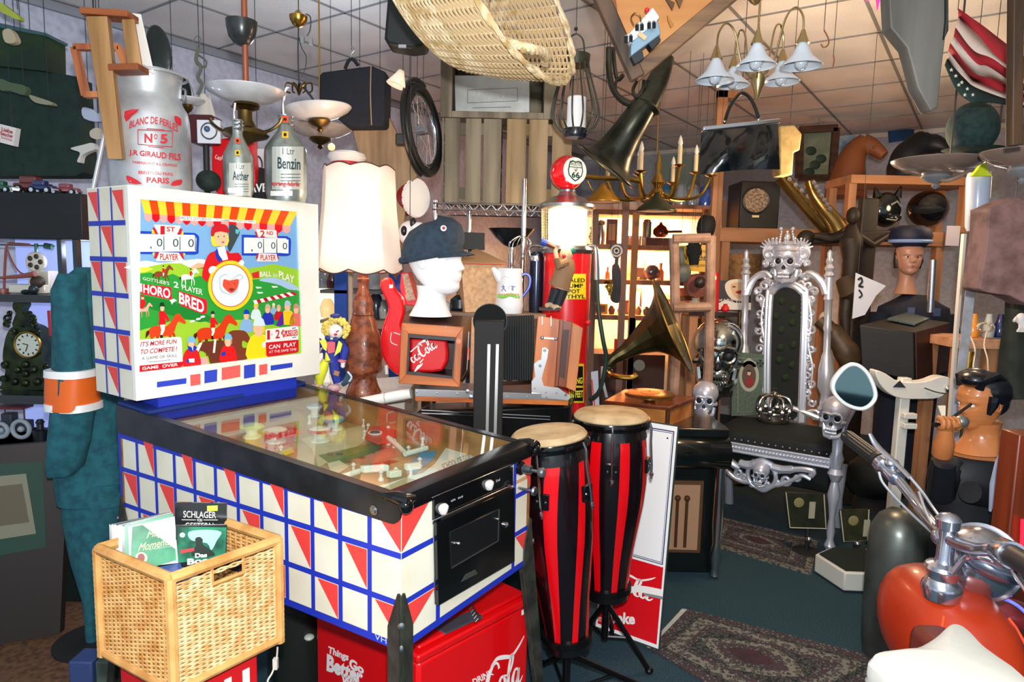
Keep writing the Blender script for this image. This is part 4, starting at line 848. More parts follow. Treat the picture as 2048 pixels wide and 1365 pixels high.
 # -- on top of the backbox --
ALU=mat('c2c6ca',.42,.45,var='a2a8ac',scale=9)
def milk_can():
 Y=2.44; t=thing('milk_can','dented aluminium milk can with faded red lettering standing on the backbox','milk can',V((*P(304,370,Y).xy,ZTOP)))
 b=MB(ALU); LZ(b,304,Y,[(378,72),(372,73),(300,73),(240,71),(222,68),(208,60),(196,57),(193,57),(160,59),(151,62),(146,61),(147,57),(196,53),(215,5)],44,ZTOP); part('body',b,t)
 rg=MB(ALU); c=P(304,152,Y); rg.torus(c,UP,62*mpp(Y),.005,40,8); part('rim',rg,t)
 h=MB(STEEL); vt(h,[(243,160,Y),(236,162,Y-.02),(238,178,Y-.02),(244,180,Y)],.004); vt(h,[(240,160,Y-.01),(238,178,Y-.01)],.003); part('handle',h,t)
 h=MB(STEEL); vt(h,[(364,178,Y),(371,182,Y-.02),(369,202,Y-.02),(362,200,Y)],.004); part('handle',h,t)
 L=MB(mat('c22430',.6)); cy=CY(304,300,Y,73); g=lambda x,y:(x/3.412,y/3.412)
 def tx(s,q,arc=0,**k):L.qtext(s,cy,[g(*p_) for p_ in q],.0012,arc=arc,**k)
 tx('BLANC DE PERLES',[(880,880),(1215,905),(1215,858),(885,830)],arc=14,bold=.02); tx('N',[(985,975),(1040,975),(1040,912),(985,912)],bold=.04); tx('o',[(1050,950),(1075,950),(1075,915),(1050,915)]); tx('5',[(1095,980),(1145,980),(1145,915),(1095,915)],bold=.04)
 tx('J.R GIRAUD FILS',[(880,1065),(1235,1110),(1235,1050),(880,1020)],bold=.03); tx('FABRIQUANT A L ORANGE',[(905,1118),(1210,1142),(1210,1120),(905,1098)],bold=.02)
 tx('BREVETS DU PARIS',[(945,1188),(1180,1200),(1180,1180),(945,1165)],bold=.02); tx('PARIS',[(1000,1248),(1155,1255),(1155,1215),(1000,1208)],bold=.03)
 for a,b_ in (((940,885),(1180,895)),((940,985),(1175,1003)),((940,885),(942,985)),((1180,895),(1175,1003)),((1000,878),(1120,886)),((1010,1000),(1120,1010))):
  n_=8; p_=[cy.at(*g(a[0]+(b_[0]-a[0])*i/n_,a[1]+(b_[1]-a[1])*i/n_),.0012) for i in range(n_+1)]; L.tube(p_,.0012,4)
 for q in ([(850,760),(950,745),(900,790),(860,830)],[(1190,790),(1235,810),(1235,860),(1200,840)],[(860,1200),(900,1210),(970,1255),(880,1250)],[(1180,1240),(1240,1225),(1235,1262),(1170,1268)]):L.poly([cy.at(*g(*p_),.001) for p_ in sm2(q,2)])
 part('red_lettering',L,t,flat=True)
milk_can()
def flask(name,label,px,Y,s,rows,spout,text,ty,tsz):
 t=thing(name,label,'bottle',V((*P(px,rows[0][0],Y).xy,ZTOP)),'metal flasks on the backbox')
 G=mat('b0bab6',.28,.7,var='8a9692',scale=14); b=MB(G); LZ(b,px,Y,rows,32,ZTOP); part('body',b,t)
 c=MB(CHROME); vt(c,[(x,y,Y) for x,y in spout],[.006*s]+[.004*s]*(len(spout)-1),8); part('spout',c,t)
 c=MB(CHROME); x0,y0=spout[0];
 for k in range(3):LZ(c,px,Y,[(y0+18-k*8,8*s),(y0+14-k*8,12*s),(y0+11-k*8,8*s)],20)
 part('collar',c,t)
 cy=CY(px,rows[1][0],Y,rows[1][1]); L=MB(mat('c4c8c0',.45,.3)); r_=rows[1][1]
 def patch(x0,x1,y0_,y1_,off=.0008):
  n_=8; P_=[cy.at(x0+(x1-x0)*i/n_,y0_,off) for i in range(n_+1)]; Q_=[cy.at(x0+(x1-x0)*i/n_,y1_,off) for i in range(n_+1)]; L.rings([P_,Q_],closed=False)
 patch(px-r_*.72,px+r_*.85,ty-22*s,ty+44*s); L.m(mat('1c3a40',.5)); L.qtext(text,cy,[(px-r_*.45,ty+12*s),(px+r_*.7,ty+14*s),(px+r_*.7,ty-4*s),(px-r_*.45,ty-6*s)],.002,bold=.02); L.qtext('1 Ltr',cy,[(px-r_*.2,ty-10*s),(px+r_*.4,ty-10*s),(px+r_*.4,ty-20*s),(px-r_*.2,ty-20*s)],.002)
 L.m(mat('4a6060',.5)); [patch(px-r_*.3,px+r_*.7,ty+(20+5*k)*s,ty+(21.2+5*k)*s,.0018) for k in range(4)]
 L.m(mat('e8e8e8',.5)); patch(px-r_*.8,px+r_*.3,rows[1][0]-4,rows[1][0]+6,.002); part('label',L,t,flat=True)
 for (y_,col,k) in ((ty-34*s-8,'f0b818',0),(ty-58*s-8,'e84a20',1)):
  w_=MB(mat(col,.5)); q=P(px-2,y_,Y-(r_*.66 if k else r_*.97)*mpp(Y)*1.0); w_.box(q+V((0,-.003,0)),(.018*s,.002,.018*s),M.Rotation(.25 if k==1 else .0,3,'X')); w_.m(BLACK).box(q+V((0,-.0045,0)),(.008*s,.001,.009*s)); part('hazard_sticker',w_,t,flat=True)
 return t
flask('metal_flask','slim grey metal flask labelled as ether beside the milk can',478,2.50,1.0,[(388,24),(380,28),(315,28),(308,26),(272,10),(245,9),(240,11)],[(470,245),(468,228),(470,206)],'Aether',348,1)
flask('metal_flask','large grey metal flask labelled as petrol at the right of the backbox',573,2.66,1.3,[(398,36),(386,40),(305,40),(296,38),(262,15),(240,13),(232,14)],[(567,236),(566,205),(572,178),(579,172)],'Benzin',322,1.3)
m=MB(mat('c02028',.5)); cy=CY(573,386,2.66,40); m.qtext('spreng-fabrik',cy,[(543,374),(600,376),(600,364),(543,362)],.002,bold=.03); solo('red_sticker','red lettering strip stuck on the large petrol flask','sticker',m,flat=True)
m=MB(RED); pris(m,sm2([(424,300),(430,280),(500,276),(506,300),(505,385),(436,388),(424,350)],3),2.78,.05); t=solo('red_tin','red tin with small white script behind the ether flask','tin',m,bevel=.004)
m=MB(WHITE); q=PL(P(440,320,2.779),V((0,-1,0))); script(m, lambda x,y:P(430+x*26,318-y*8,2.777)); part('white_script',m,t,flat=True)
m=MB(mat('15191c',.9)); LZ(m,516,2.86,[(392,34),(370,34),(352,30),(338,18),(334,2)],28,ZTOP,mul=(1,.8)); t=solo('knit_cap','black cap with white capitals between the two metal flasks','cap',m)
m=MB(mat('d8dcdc',.6)); cy=CY(516,380,2.86,34); m.qtext('RAVE',cy,[(488,386),(534,384),(534,366),(488,370)],.003,bold=.03); part('lettering',m,t,flat=True)
m=MB(mat('20342c',.8,var='0e1a18',scale=20)); m.ball(P(417,362,2.62),(.045,.045,.04),20,12); m.lathe(V((*P(417,362,2.62).xy,ZTOP)),UP,[(0,.02),(.02,.015)],12); solo('green_ball','dark green round ornament between the milk can and the red tin','ornament',m)
t=thing('flash_lamp','dark red lamp unit with a white square reflector beside the milk can','lamp',P(420,300,2.7)); m=MB(mat('4a1c20',.4)); m.box(P(412,262,2.76),(.10,.10,.11)); m.m(DARK); m.cyl(P(412,285,2.76),V((*P(412,285,2.76).xy,ZTOP)),.012); part('body',m,t,bevel=.02)
m=MB(mat('dfe3ec',.4)); m.box(P(418,264,2.69),(.088,.012,.088)); m.m(CHROME); m.torus(P(418,262,2.683),(0,1,0),.03,.004); m.m(mat('4a5c80',.2)).ball(P(414,258,2.68),.012,12,8); part('reflector',m,t,bevel=.006)
WD=wood('c09462','8a6438','z',.7,14)
t=thing('wooden_rack','rough wooden rack of two planks hooked over the milk can','rack',P(232,318,2.26)); Yr=2.26
m=MB(WD); m.hexa([P(215,318,Yr),P(244,319,Yr),P(252,319,Yr+.05),P(222,318,Yr+.05),P(171,32,Yr),P(214,32,Yr),P(222,34,Yr+.05),P(180,34,Yr+.05)]); part('plank',m,t,bevel=.002)
m=MB(WD); m.hexa([P(255,132,Yr+.02),P(284,135,Yr+.02),P(286,135,Yr+.06),P(257,132,Yr+.06),P(243,38,Yr+.02),P(268,38,Yr+.02),P(270,38,Yr+.06),P(245,38,Yr+.06)]); part('plank',m,t,bevel=.002)
for a,b_ in (((172,28),(266,34)),((228,140),(287,138))):m=MB(wood('9a5428','6e3616','x')); m.bar(P(a[0],a[1],Yr+.03),P(b_[0],b_[1],Yr+.03),.07,.02); part('crossbar',m,t,bevel=.002)
m=MB(mat('e4e4de',.5)); m.hexa([P(284,142,Yr+.08),P(309,148,Yr+.08),P(309,148,Yr+.1),P(284,142,Yr+.1),P(262,26,Yr+.08),P(282,28,Yr+.08),P(282,28,Yr+.1),P(262,26,Yr+.1)]); solo('white_board','white painted board leaning behind the wooden rack','board',m,bevel=.003)
t=thing('picture_frame','small orange wooden frame hanging behind the wooden rack','frame',P(195,190,2.4))
for a,b_ in (((150,95),(240,95)),((150,95),(172,192)),((238,95),(252,132)),((170,190),(200,190))):m=MB(wood('c47a4a','8f4a26','z')); m.bar(P(*a,2.4),P(*b_,2.4),.025,.02); part('batten',m,t)
wire(t,P(195,92,2.41))
m=MB(mat('16221f',.3,coat=.6)); m.ball(P(318,105,3.3),(.06,.02,.125),24,14,M.Rotation(-.15,3,'Y')); o=solo('dark_tray','glossy dark oval tray on the wall behind the white board','tray',m); wire(o,P(318,60,3.3)) if False else None
t=thing('wall_clock','round white clock with a black rim behind the milk can','clock',P(352,185,3.3)); m=MB(BLACK); m.lathe(P(345,190,3.34),(0,-1,0),[(0,.10),(.03,.105),(.035,.10),(.03,.095)],40); part('rim',m,t)
m=MB(mat('e8eaee',.4)); m.disc(P(345,190,3.315),(0,-1,0),.096,36); m.m(BLACK)
for k in range(12):a=k*PI/6; c=P(345,190,3.30); m.bar(c+V((math.sin(a),0,math.cos(a)))*.078,c+V((math.sin(a),0,math.cos(a)))*.09,.005,.001,(0,1,0))
c=P(345,190,3.30); m.bar(c,c+V((.06,0,-.03)),.006,.001,(0,1,0)); part('dial',m,t)
for o_ in (t,):wire(t,P(345,150,3.34))
m=MB(mat('d4d2da',.5)); m.box(P(515,322,3.0),(.10,.02,.10)); m.m(mat('22262c')).torus(P(515,330,2.985),(0,1,0),.02,.004,mul=(1,1.8)); o=solo('white_poster','white card with a grey pattern between the flasks','card',m,flat=True); wire(o,P(515,305,3.0))
# -- hanging lamps --
MARB=mat('cdd0d4',.3,var='9aa0a8',scale=5,coat=.4)
def bowl_lamp(label,px,py,Y,rpx,col,hang,base_col=OLDBRASS,rod=True,tilt=0,depth=.34):
 t=thing('bowl_lamp',label,'lamp',P(px,py,Y),'bowl lamps hanging from the ceiling'); R=rpx*mpp(Y); c=P(px,py,Y); ax=V((math.sin(tilt),0,math.cos(tilt)))
 m=MB(col); m.lathe(c-ax*R*depth,ax,[(0,.001),(.004,R*.3),(R*depth*.35,R*.66),(R*depth*.75,R*.92),(R*depth,R),(R*depth+.004,R*.99),(R*depth*.78,R*.88),(R*depth*.4,R*.62),(.010,R*.28),(.008,.001)],40); part('glass_bowl',m,t)
 m=MB(base_col); m.lathe(c-ax*(R*depth+.05),ax,[(0,.003),(.01,R*.10),(.02,R*.05),(.03,R*.22),(.045,R*.34),(.055,R*.30)],28); part('finial',m,t)
 return t,c,R
t,c,R=bowl_lamp('marbled white bowl lamp on a copper rod under a dark bell',492,182,2.62,74,MARB,None)
m=MB(mat('a8664e',.35,.6)); m.cyl(c,V((c.x,c.y,ZC)),.011); part('copper_rod',m,t)
m=MB(mat('34383a',.3,.4,coat=.4)); LZ(m,484,2.62,[(92,6),(88,15),(75,24),(55,28),(42,29),(41,25),(60,5)],30); part('ceiling_bell',m,t)
m=MB(OLDBRASS); LZ(m,492,2.62,[(290,3),(284,12),(275,40),(270,44),(262,40),(255,22),(240,14),(222,14),(216,26)],32); part('brass_stem',m,t)
for s in (-1,1):m=MB(OLDBRASS); vt(m,[(492+s*14,268,2.62),(492+s*45,262,2.6),(492+s*66,248,2.6),(492+s*72,236,2.6)],.006,6); part('arm',m,t)
t,c,R=bowl_lamp('second marbled bowl lamp tilted on a brass stem left of the blue case',636,218,2.95,64,MARB,None,tilt=-.1)
m=MB(BRASS); LZ(m,597,2.95,[(55,4),(50,11),(40,16),(32,17),(28,9),(20,3)],24); part('canopy',m,t)
m=MB(mat('2c2e30')); vt(m,[(597,55,2.95),(596,110,2.95),(598,165,2.95)],.003); vt(m,[(598,75,2.95),(603,95,2.95),(612,112,2.95),(611,135,2.95),(603,155,2.95)],.002); vt(m,[(612,28,2.95),(621,35,2.95),(620,60,2.95),(614,72,2.95)],.0025); vt(m,[(598,165,2.95),(620,190,2.95),(636,215,2.95)],.005); part('cable',m,t)
m=MB(mat('9a9c9e',.4,.5)); m.box(P(605,80,2.95),(.015,.015,.025)); m.box(P(622,84,2.95),(.015,.015,.025)); part('terminal_block',m,t)
m=MB(OLDBRASS)
for a in range(5):s=(a-2)/2; vt(m,[(598,190,2.95),(598+s*8,172,2.95-abs(s)*.02),(598+s*24,166,2.95),(598+s*26,182,2.95),(598+s*16,186,2.95)],.004,6)
part('scroll_ornament',m,t); wire(t,P(597,22,2.95),.002)
t,c,R=bowl_lamp('lower alabaster bowl with brass fittings directly below the tilted bowl',640,255,3.28,62,mat('b8aca0',.35,var='8a8078',scale=7),None); m=MB(BRASS); LZ(m,637,3.28,[(282,3),(276,8),(272,26),(268,28),(262,6),(240,5)],24); part('brass_dish',m,t); wire(t,P(640,245,3.28),.004,'b08a3e')
t,c,R=bowl_lamp('small grey bowl lamp with a knotted cord behind the milk can',375,200,2.9,32,MARB,None); m=MB(mat('5c6058',.6)); vt(m,[(395,92,2.9),(402,80,2.9),(394,72,2.9),(385,84,2.9)],.002); vt(m,[(398,95,2.9),(392,120,2.9),(402,135,2.9),(396,155,2.9),(404,170,2.9),(395,190,2.9)],.008,6); vt(m,[(396,110,2.92),(412,122,2.9),(410,135,2.9),(398,128,2.9)],.004); part('knotted_cord',m,t); wire(t,P(398,95,2.9))
m=MB(mat('c8c6c0',.6)); LZ(m,410,3.0,[(245,22),(200,12),(190,10)],20); o=solo('lampshade','pale cone lampshade above the white square reflector','lampshade',m); wire(o,P(410,192,3.0))
BLU=mat('081022',.8,var='040a14',scale=30)
t=thing('blue_suitcase','dark blue suitcase hanging by a hook between the bowl lamps and the basket','suitcase',P(700,252,3.15)); m=MB(BLU); pris(m,[(639,150),(644,144),(744,131),(772,144),(770,248),(764,252),(694,253),(638,210)],3.15,.14); part('body',m,t,bevel=.008)
m=MB(BLU); vt(m,[(690,138,3.15),(697,122,3.15),(706,119,3.15),(716,131,3.15)],.008); part('handle',m,t); m=MB(mat('b8a080',.4,.7)); vt(m,[(742,131,3.145),(741,190,3.145),(743,250,3.145)],.003); part('edge_piping',m,t)
m=MB(STEEL); vt(m,[(700,120,3.15),(703,108,3.15),(709,100,3.15),(706,94,3.15),(699,95,3.15)],.002); part('hook',m,t); wire(t,P(703,100,3.15))
t=thing('black_suitcase','black suitcase hanging behind the big basket, cut by the top edge','suitcase',P(800,95,2.75)); m=MB(mat('0a1416',.5)); pris(m,[(779,-60),(860,-60),(850,92),(820,96),(775,88),(768,76)],2.75,.12); part('body',m,t,bevel=.012); m=MB(STEEL); m.box(P(805,93,2.74),(.03,.01,.012)); part('latch',m,t); wire(t,P(810,-50,2.8))
# -- big hanging wicker basket --
def big_basket():
 Y=2.25; t=thing('laundry_basket','big pale oval wicker basket hanging tilted from the ceiling with a rope handle','basket',P(930,160,Y)); k=mpp(Y)
 U=V((78*k,0,-162*k)); W_=V((86*k,.26,30*k)); c0=P(868,2,Y+.08); c1=P(1026,-28,Y-.10); N_=W_.cross(U).normalized()
 def ring(u,a):
  c=c0.lerp(c1,u); s=.80+.20*u+.03*math.sin(PI*u); return c+(U*math.cos(a)+W_*math.sin(a))*s
 NS=46; NR=38; CW=mat('dcc8a4',.5,var='b0925f',scale=24); CW2=mat('c8ae84',.5)
 def rp(u,a,off):
  p_=ring(u,a); return p_+(p_-c0.lerp(c1,u)).normalized()*off
 for grp_ in range(2):
  m=MB(CW if grp_==0 else CW2)
  for j in range(grp_*NR//2,(grp_+1)*NR//2 if grp_==0 else NR):
   u=.02+.95*(j+.5)/NR; pts=[rp(u+random.uniform(-.002,.002),2*PI*i/(NS*2),.006*math.sin(PI*i/2.0+(PI if j%2 else 0))) for i in range(NS*2)]
   m.tube(pts,.0036,5,closed=True)
  part('woven_side',m,t)
 m=MB(CW)
 for i in range(NS):
  a=2*PI*(i+.25)/NS; m.tube([rp(u/6,a,0) for u in range(7)],.0032,5)
 part('stakes',m,t)
 m=MB(CW)
 for s in range(14):r_=(s+1)/14; m.tube([c0+(U*math.cos(2*PI*i/40)+W_*math.sin(2*PI*i/40))*.8*r_ for i in range(40)],.004,5,closed=True)
 for i in range(20):a=2*PI*i/20; m.tube([c0,c0+(U*math.cos(a)+W_*math.sin(a))*.8],.004,5)
 part('woven_base',m,t)
 m=MB(CW)
 for s in range(3):
  m.tube([rp(1.0,2*PI*i/120,.005)+N_*0+(ring(1,0)-ring(.9,0)).normalized()*.004*s+V((0,0,0))+(rp(1.0,2*PI*i/120,.014)-rp(1.0,2*PI*i/120,0))*math.sin(i*.9+s*2.1)*.7 for i in range(120)],.0065,6,closed=True)
 part('braided_rim',m,t)
 m=MB(CW)
 for s in range(3):
  pts=px3([(1012,84,Y-.22),(1035,92,Y-.25),(1062,98,Y-.25),(1085,104,Y-.2),(1094,114,Y-.14),(1090,126,Y-.08)],8)
  m.tube([q+V((math.sin(i*.8+s*2.09)*.007,0,math.cos(i*.8+s*2.09)*.007)) for i,q in enumerate(pts)],.0085,7)
 part('rope_handle',m,t)
 for px in (860,980):wire(t,P(px,5,Y))
big_basket()
# -- lantern --
def lantern():
 Y=2.85; t=thing('slatted_lantern','dark slatted lantern holding a white candle, hanging beside the frame corner','lantern',P(1150,275,Y)); D_=mat('20261c',.45,var='3a3828',scale=20)
 m=MB(D_); LZ(m,1152,Y,[(132,25),(110,27),(108,22),(130,20)],28); part('top_ring',m,t); m=MB(mat('1a1e28',.3)); LZ(m,1150,Y,[(276,20),(270,23),(258,22),(257,3)],28); part('base_cup',m,t)
 for i in range(14):
  a=2*PI*i/14; s_=lambda y,r:P(1151,y,Y)+V((math.cos(a),math.sin(a),0))*r*mpp(Y)
  m=MB(D_ if math.sin(a)<.3 else wood('5a4024','3a2814','z')); m.tube(smooth_px([s_(y,r) for y,r in ((110,25),(135,26),(170,34),(205,43),(232,46),(252,38),(264,26),(270,21))],3,False),.0036,6,flat=.5); part('slat',m,t)
 m=MB(D_); vt(m,[(1135,112,Y),(1138,80,Y),(1152,68,Y),(1166,80,Y),(1169,110,Y)],.0035,8); part('handle',m,t); wire(t,P(1152,69,Y)); m=MB(DARK); m.ball(P(1152,58,Y),.008); part('hook',m,t)
 m=MB(mat('eef0f0',.4)); LZ(m,1152,Y,[(257,19),(196,18),(194,16),(193,2)],24); solo('candle','thick white candle standing inside the slatted lantern','candle',m)
lantern()
# -- tilted wooden frame with a toy --
def vframe():
 Y=2.35; t=thing('picture_frame','brown wooden frame hanging on its corner with a tan panel','frame',P(1272,165,Y)); WB=wood('5e4634','34261c','z',.6,20)
 m=MB(WB); m.bar(P(1178,-60,Y),P(1275,158,Y),.05,.038,(0,1,0)); part('side_bar',m,t,bevel=.006); m=MB(wood('8a6848','5a4230','x',.6,20)); m.bar(P(1268,152,Y+.005),P(1510,-50,Y+.005),.05,.026,(0,1,0)); part('side_bar',m,t,bevel=.006)
 m=MB(wood('d39a60','b87c44','x',.7,6)); pris(m,[(1190,-50),(1500,-50),(1275,150)],Y+.03,.008); part('panel',m,t)
 for q,c_ in (([(1330,-5),(1345,20),(1350,5)],'5a3a24'),([(1350,-5),(1360,16),(1368,-5)],'6a4426'),([(1335,30),(1348,48),(1342,55),(1336,40)],'a8742e'),([(1192,0),(1232,0),(1240,60),(1225,30)],'7a4c2c')):
  m=MB(mat(c_,.7)); pris(m,q,Y+.02,.01); part('painted_shape',m,t)
 wire(t,P(1230,-40,Y+.01)); wire(t,P(1440,-40,Y+.01))
 t=thing('toy_van','pale blue and white toy fixed on the tilted frame','toy',P(1290,110,Y)); m=MB(mat('dfe8ee',.4)); pris(m,[(1254,72),(1306,14),(1320,34),(1268,100)],Y-.05,.06); part('body',m,t,bevel=.004)
 m=MB(mat('7f9cb0',.4)); pris(m,[(1262,84),(1316,40),(1322,68),(1262,112)],Y-.055,.05); part('lower_body',m,t,bevel=.004); m=MB(mat('101c24',.5)); pris(m,[(1262,112),(1284,96),(1288,116),(1270,128)],Y-.05,.04); pris(m,[(1296,86),(1316,68),(1322,80),(1304,98)],Y-.05,.04); part('dark_underside',m,t)
 for (x,y) in ((1279,54),(1303,50),(1257,77)):m=MB(mat('1c2226',.3)); m.cyl(P(x,y+7,Y-.06),P(x,y-5,Y-.065),.014); m.m(mat('a8acb0',.3,.6)).cyl(P(x,y-5,Y-.065),P(x,y-8,Y-.066),.012); part('wheel',m,t)
 m=MB(OLDBRASS); vt(m,[(1268,50,Y-.06),(1262,36,Y-.06),(1270,26,Y-.06),(1280,32,Y-.06),(1282,44,Y-.06)],.002); part('wire_loop',m,t); m=MB(mat('d8b488',.5)); m.box(P(1284,72,Y-.06),(.03,.006,.014),M.Rotation(.6,3,'Y')); part('small_plate',m,t); m=MB(RED); m.ball(P(1294,20,Y-.06),.008); part('red_light',m,t)
vframe()
# -- sousaphone --
def horn():
 Y=2.9; t=thing('sousaphone','tarnished brass sousaphone hanging with its wide bell pointing down left','brass instrument',P(1222,350,Y)); TB=mat('4c4c42',.32,.85,var='2c3028',scale=8)
 path=[P(*q) for q in ((1210,332,Y+.05),(1219,320,Y+.045),(1232,300,Y+.035),(1252,268,Y+.02),(1280,225,Y),(1304,185,Y+.01),(1322,145,Y+.02),(1331,115,Y+.03))]
 rr=[.145,.105,.08,.066,.056,.048,.040,.036]
 m=MB(TB); pts=smooth_px(path,6,False); R=[];
 for i,p_ in enumerate(pts):
  u=i/(len(pts)-1)*(len(path)-1); j=min(int(u),len(path)-2); R.append(rr[j]*(1-(u-j))+rr[j+1]*(u-j))
 m.tube(pts,R,32); part('bell',m,t)
 m=MB(TB); m.torus(pts[0],(pts[1]-pts[0]),.145,.006,40,8); part('bell_rim',m,t)
 m=MB(mat('12140f',.5)); m.disc(pts[1]-(pts[1]-pts[0]).normalized()*.004,(pts[1]-pts[0]),.10,30); part('bell_mouth',m,t)
 for q,r_ in (([(1218,95,Y),(1218,140,Y),(1226,178,Y),(1250,205,Y),(1288,212,Y)],.013),([(1226,95,Y+.03),(1230,140,Y+.03),(1236,160,Y+.03),(1246,150,Y)],.009),([(1246,152,Y),(1232,164,Y),(1234,186,Y),(1258,202,Y),(1280,206,Y)],.006),([(1275,160,Y-.03),(1266,180,Y-.03),(1272,194,Y-.03),(1284,185,Y-.03),(1288,160,Y-.03)],.007),([(1296,160,Y-.02),(1294,185,Y-.02),(1282,200,Y-.02)],.006)):
  m=MB(TB); vt(m,q,r_,10); part('tubing',m,t)
 m=MB(TB); m.lathe(P(1292,215,Y),(path[5]-path[4]),[(-.012,.05),(0,.062),(.012,.05)],24); part('ferrule',m,t); wire(t,P(1328,120,Y+.02)); wire(t,P(1220,100,Y))
horn()
# -- five-arm lamp with cone shades --
def cone_lamp():
 Y=2.55; t=thing('five_arm_lamp','brass ceiling lamp with five white cone shades on swan-neck arms','lamp',P(1512,200,Y)); AB=mat('a89468',.3,.85)
 m=MB(AB); LZ(m,1514,Y,[(201,1),(198,3),(180,8),(168,12),(158,13),(150,14),(148,6),(100,3),(95,3)],24); c_=P(1512,100,Y); m.cyl(P(1514,105,Y),V((*P(1514,105,Y).xy,ZC)),.004); LZ(m,1511,Y,[(10,3),(4,10),(-10,20)],20); part('stem',m,t)
 SH=mat('c3cfdb',.35,coat=.3)
 for i,(x,y,Ys,rp_) in enumerate(((1512,133,2.36,37),(1602,133,2.44,38),(1430,162,2.50,36),(1466,172,2.70,31),(1562,165,2.68,34))):
  m=MB(SH); c=P(x,y,Ys); k=mpp(Ys); H=rp_*1.18*k; m.lathe(c,UP,[(0,rp_*k),(.002,rp_*k*1.02),(.006,rp_*k*.97),(H*.4,rp_*k*.55),(H*.8,rp_*k*.3),(H,rp_*k*.2),(H*.98,rp_*k*.16),(H*.4,rp_*k*.5),(.008,rp_*k*.92)],32,cap=False); sh=part('cone_shade',m,t)
  m=MB(mat('b8c4d0',.2,coat=.6)); m.ball(c+UP*.012,(.022,.022,.024),18,12); part('bulb',m,sh)
  m=MB(AB); m.lathe(c+UP*(H-.004),UP,[(0,rp_*k*.34),(.022,rp_*k*.2),(.045,.006)],20); part('socket_cup',m,sh)
  a=c+UP*(H+.035); h=P(1514,152,Y); mid=(a+h)/2; d=(h-a); d.z=0; m=MB(AB)
  up=.075 if i else .03
  m.tube(smooth_px([a,a+UP*up*.7+d*.03,a+UP*(up+.012)+d*.2,a+UP*up*.75+d*.42,a.lerp(h,.62)-UP*.0,h-UP*.01+d*-.12,h],5,False),.0038,8); part('swan_neck_arm',m,t)
cone_lamp()
# -- handbag and pale box behind --
t=thing('leather_handbag','glossy black leather handbag with a steel frame hanging under the five-arm lamp','handbag',P(1478,348,2.85)); PB=mat('02080c',.2,coat=.5,bump=.3,scale=5)
m=MB(PB); g_=lambda u,v,s:P(1403+u*153-v*6*(1-u)+v*4*u,262-u*17+v*(88+u*6)-math.sin(PI*u)*v*4,2.85+s*(.05+.05*v)+math.sin(PI*u*3.4+v*2)*.022*math.sin(PI*v)+.03*math.sin(PI*v*.9)*s*math.sin(PI*u)); n_=14
for s in (-1,1):m.rings([[g_(i/n_,j/8,s) for i in range(n_+1)] for j in range(9)],closed=False)
m.rings([[g_(i/n_,1,-1) for i in range(n_+1)],[g_(i/n_,1,1) for i in range(n_+1)]],closed=False)
for u in (0,1):m.rings([[g_(u,j/8,-1) for j in range(9)],[g_(u,j/8,1) for j in range(9)]],closed=False)
part('body',m,t); m=MB(CHROME); m.bar(P(1404,259,2.6),P(1557,243,2.6),.035,.016); m.box(P(1484,250,2.83),(.03,.012,.014)); part('clasp_frame',m,t,bevel=.003)
m=MB(mat('1a1a18',.3)); vt(m,[(1450,242,2.83),(1458,218,2.83),(1472,196,2.83),(1485,186,2.83),(1500,196,2.83),(1510,215,2.83),(1517,236,2.83)],.007,10); part('handle',m,t)
for x,y in ((1449,244),(1517,240)):m=MB(CHROME); m.ball(P(x,y,2.83),.008); part('handle_ring',m,t)
wire(t,P(1484,186,2.83))
m=MB(mat('c2a468',.8,var='a48a50',scale=20)); pris(m,[(1560,252),(1590,250),(1604,268),(1600,300),(1588,305),(1585,350),(1560,350)],3.3,.1); o=solo('straw_bag','pale straw bag hanging behind the glossy black handbag','bag',m,bevel=.006); wire(o,P(1580,252,3.35))
# -- right-hand hanging things --
m=MB(wood('6a6862','3e3e3a','z',.6,6)); pris(m,[(1777,-40),(1893,-40),(1893,60),(1882,150),(1876,215),(1862,222),(1836,175),(1822,120),(1815,95),(1782,55)],2.0,.05); m.m(mat('0c1410',.6)); pris(m,[(1893,-40),(1898,-40),(1898,60),(1889,80),(1893,40)],1.99,.06); o=solo('cleaver_board','big grey weathered board hanging point down beside the flag','board',m,bevel=.006); wire(o,P(1840,-30,2.02))
def flag():
 Y=2.5; c=[[(1917,18),(1958,46),(2020,94),(2075,130)],[(1917,33),(1955,70),(1993,114),(2075,180)],[(1911,56),(1947,102),(1993,122),(2075,190)],[(1908,74),(1952,126),(1984,137),(2075,200)],[(1901,86),(1947,144),(1990,160),(2075,206)],[(1897,101),(1938,152),(1970,170),(2075,212)],[(1894,118),(1929,158),(1961,180),(2075,220)],[(1890,130),(1915,182),(1945,205),(1961,200)]]
 R=[]
 for j,row in enumerate(c):R.append(smooth_px([P(x,y,Y+.05*math.sin(j*1.3+i*.9)) for i,(x,y) in enumerate(row)],6,False))
 m=MB()
 for j in range(len(R)-1):
  m.m(mat('9e1a26',.85) if j in (0,2,4) else (mat('16302c',.85) if j==6 else mat('cbb8ac',.85))); m.rings([R[j],R[j+1]],closed=False)
 m.m(mat('cfd6d0',.8))
 for (x,y) in ((1903,140),(1912,152),(1924,165),(1935,178),(1918,170),(1930,190),(1946,190)):m.poly([P(x+4*math.cos(a*PI/5*1.0+.3)*(1 if a%2 else .45),y+4*math.sin(a*PI/5+.3)*(1 if a%2 else .45),Y-.06) for a in range(10)])
 o=solo('striped_flag','red and white striped flag with a starred dark corner draped at the upper right','flag',m,solid=.003); wire(o,P(1916,20,Y)); wire(o,P(2065,125,Y))
flag()
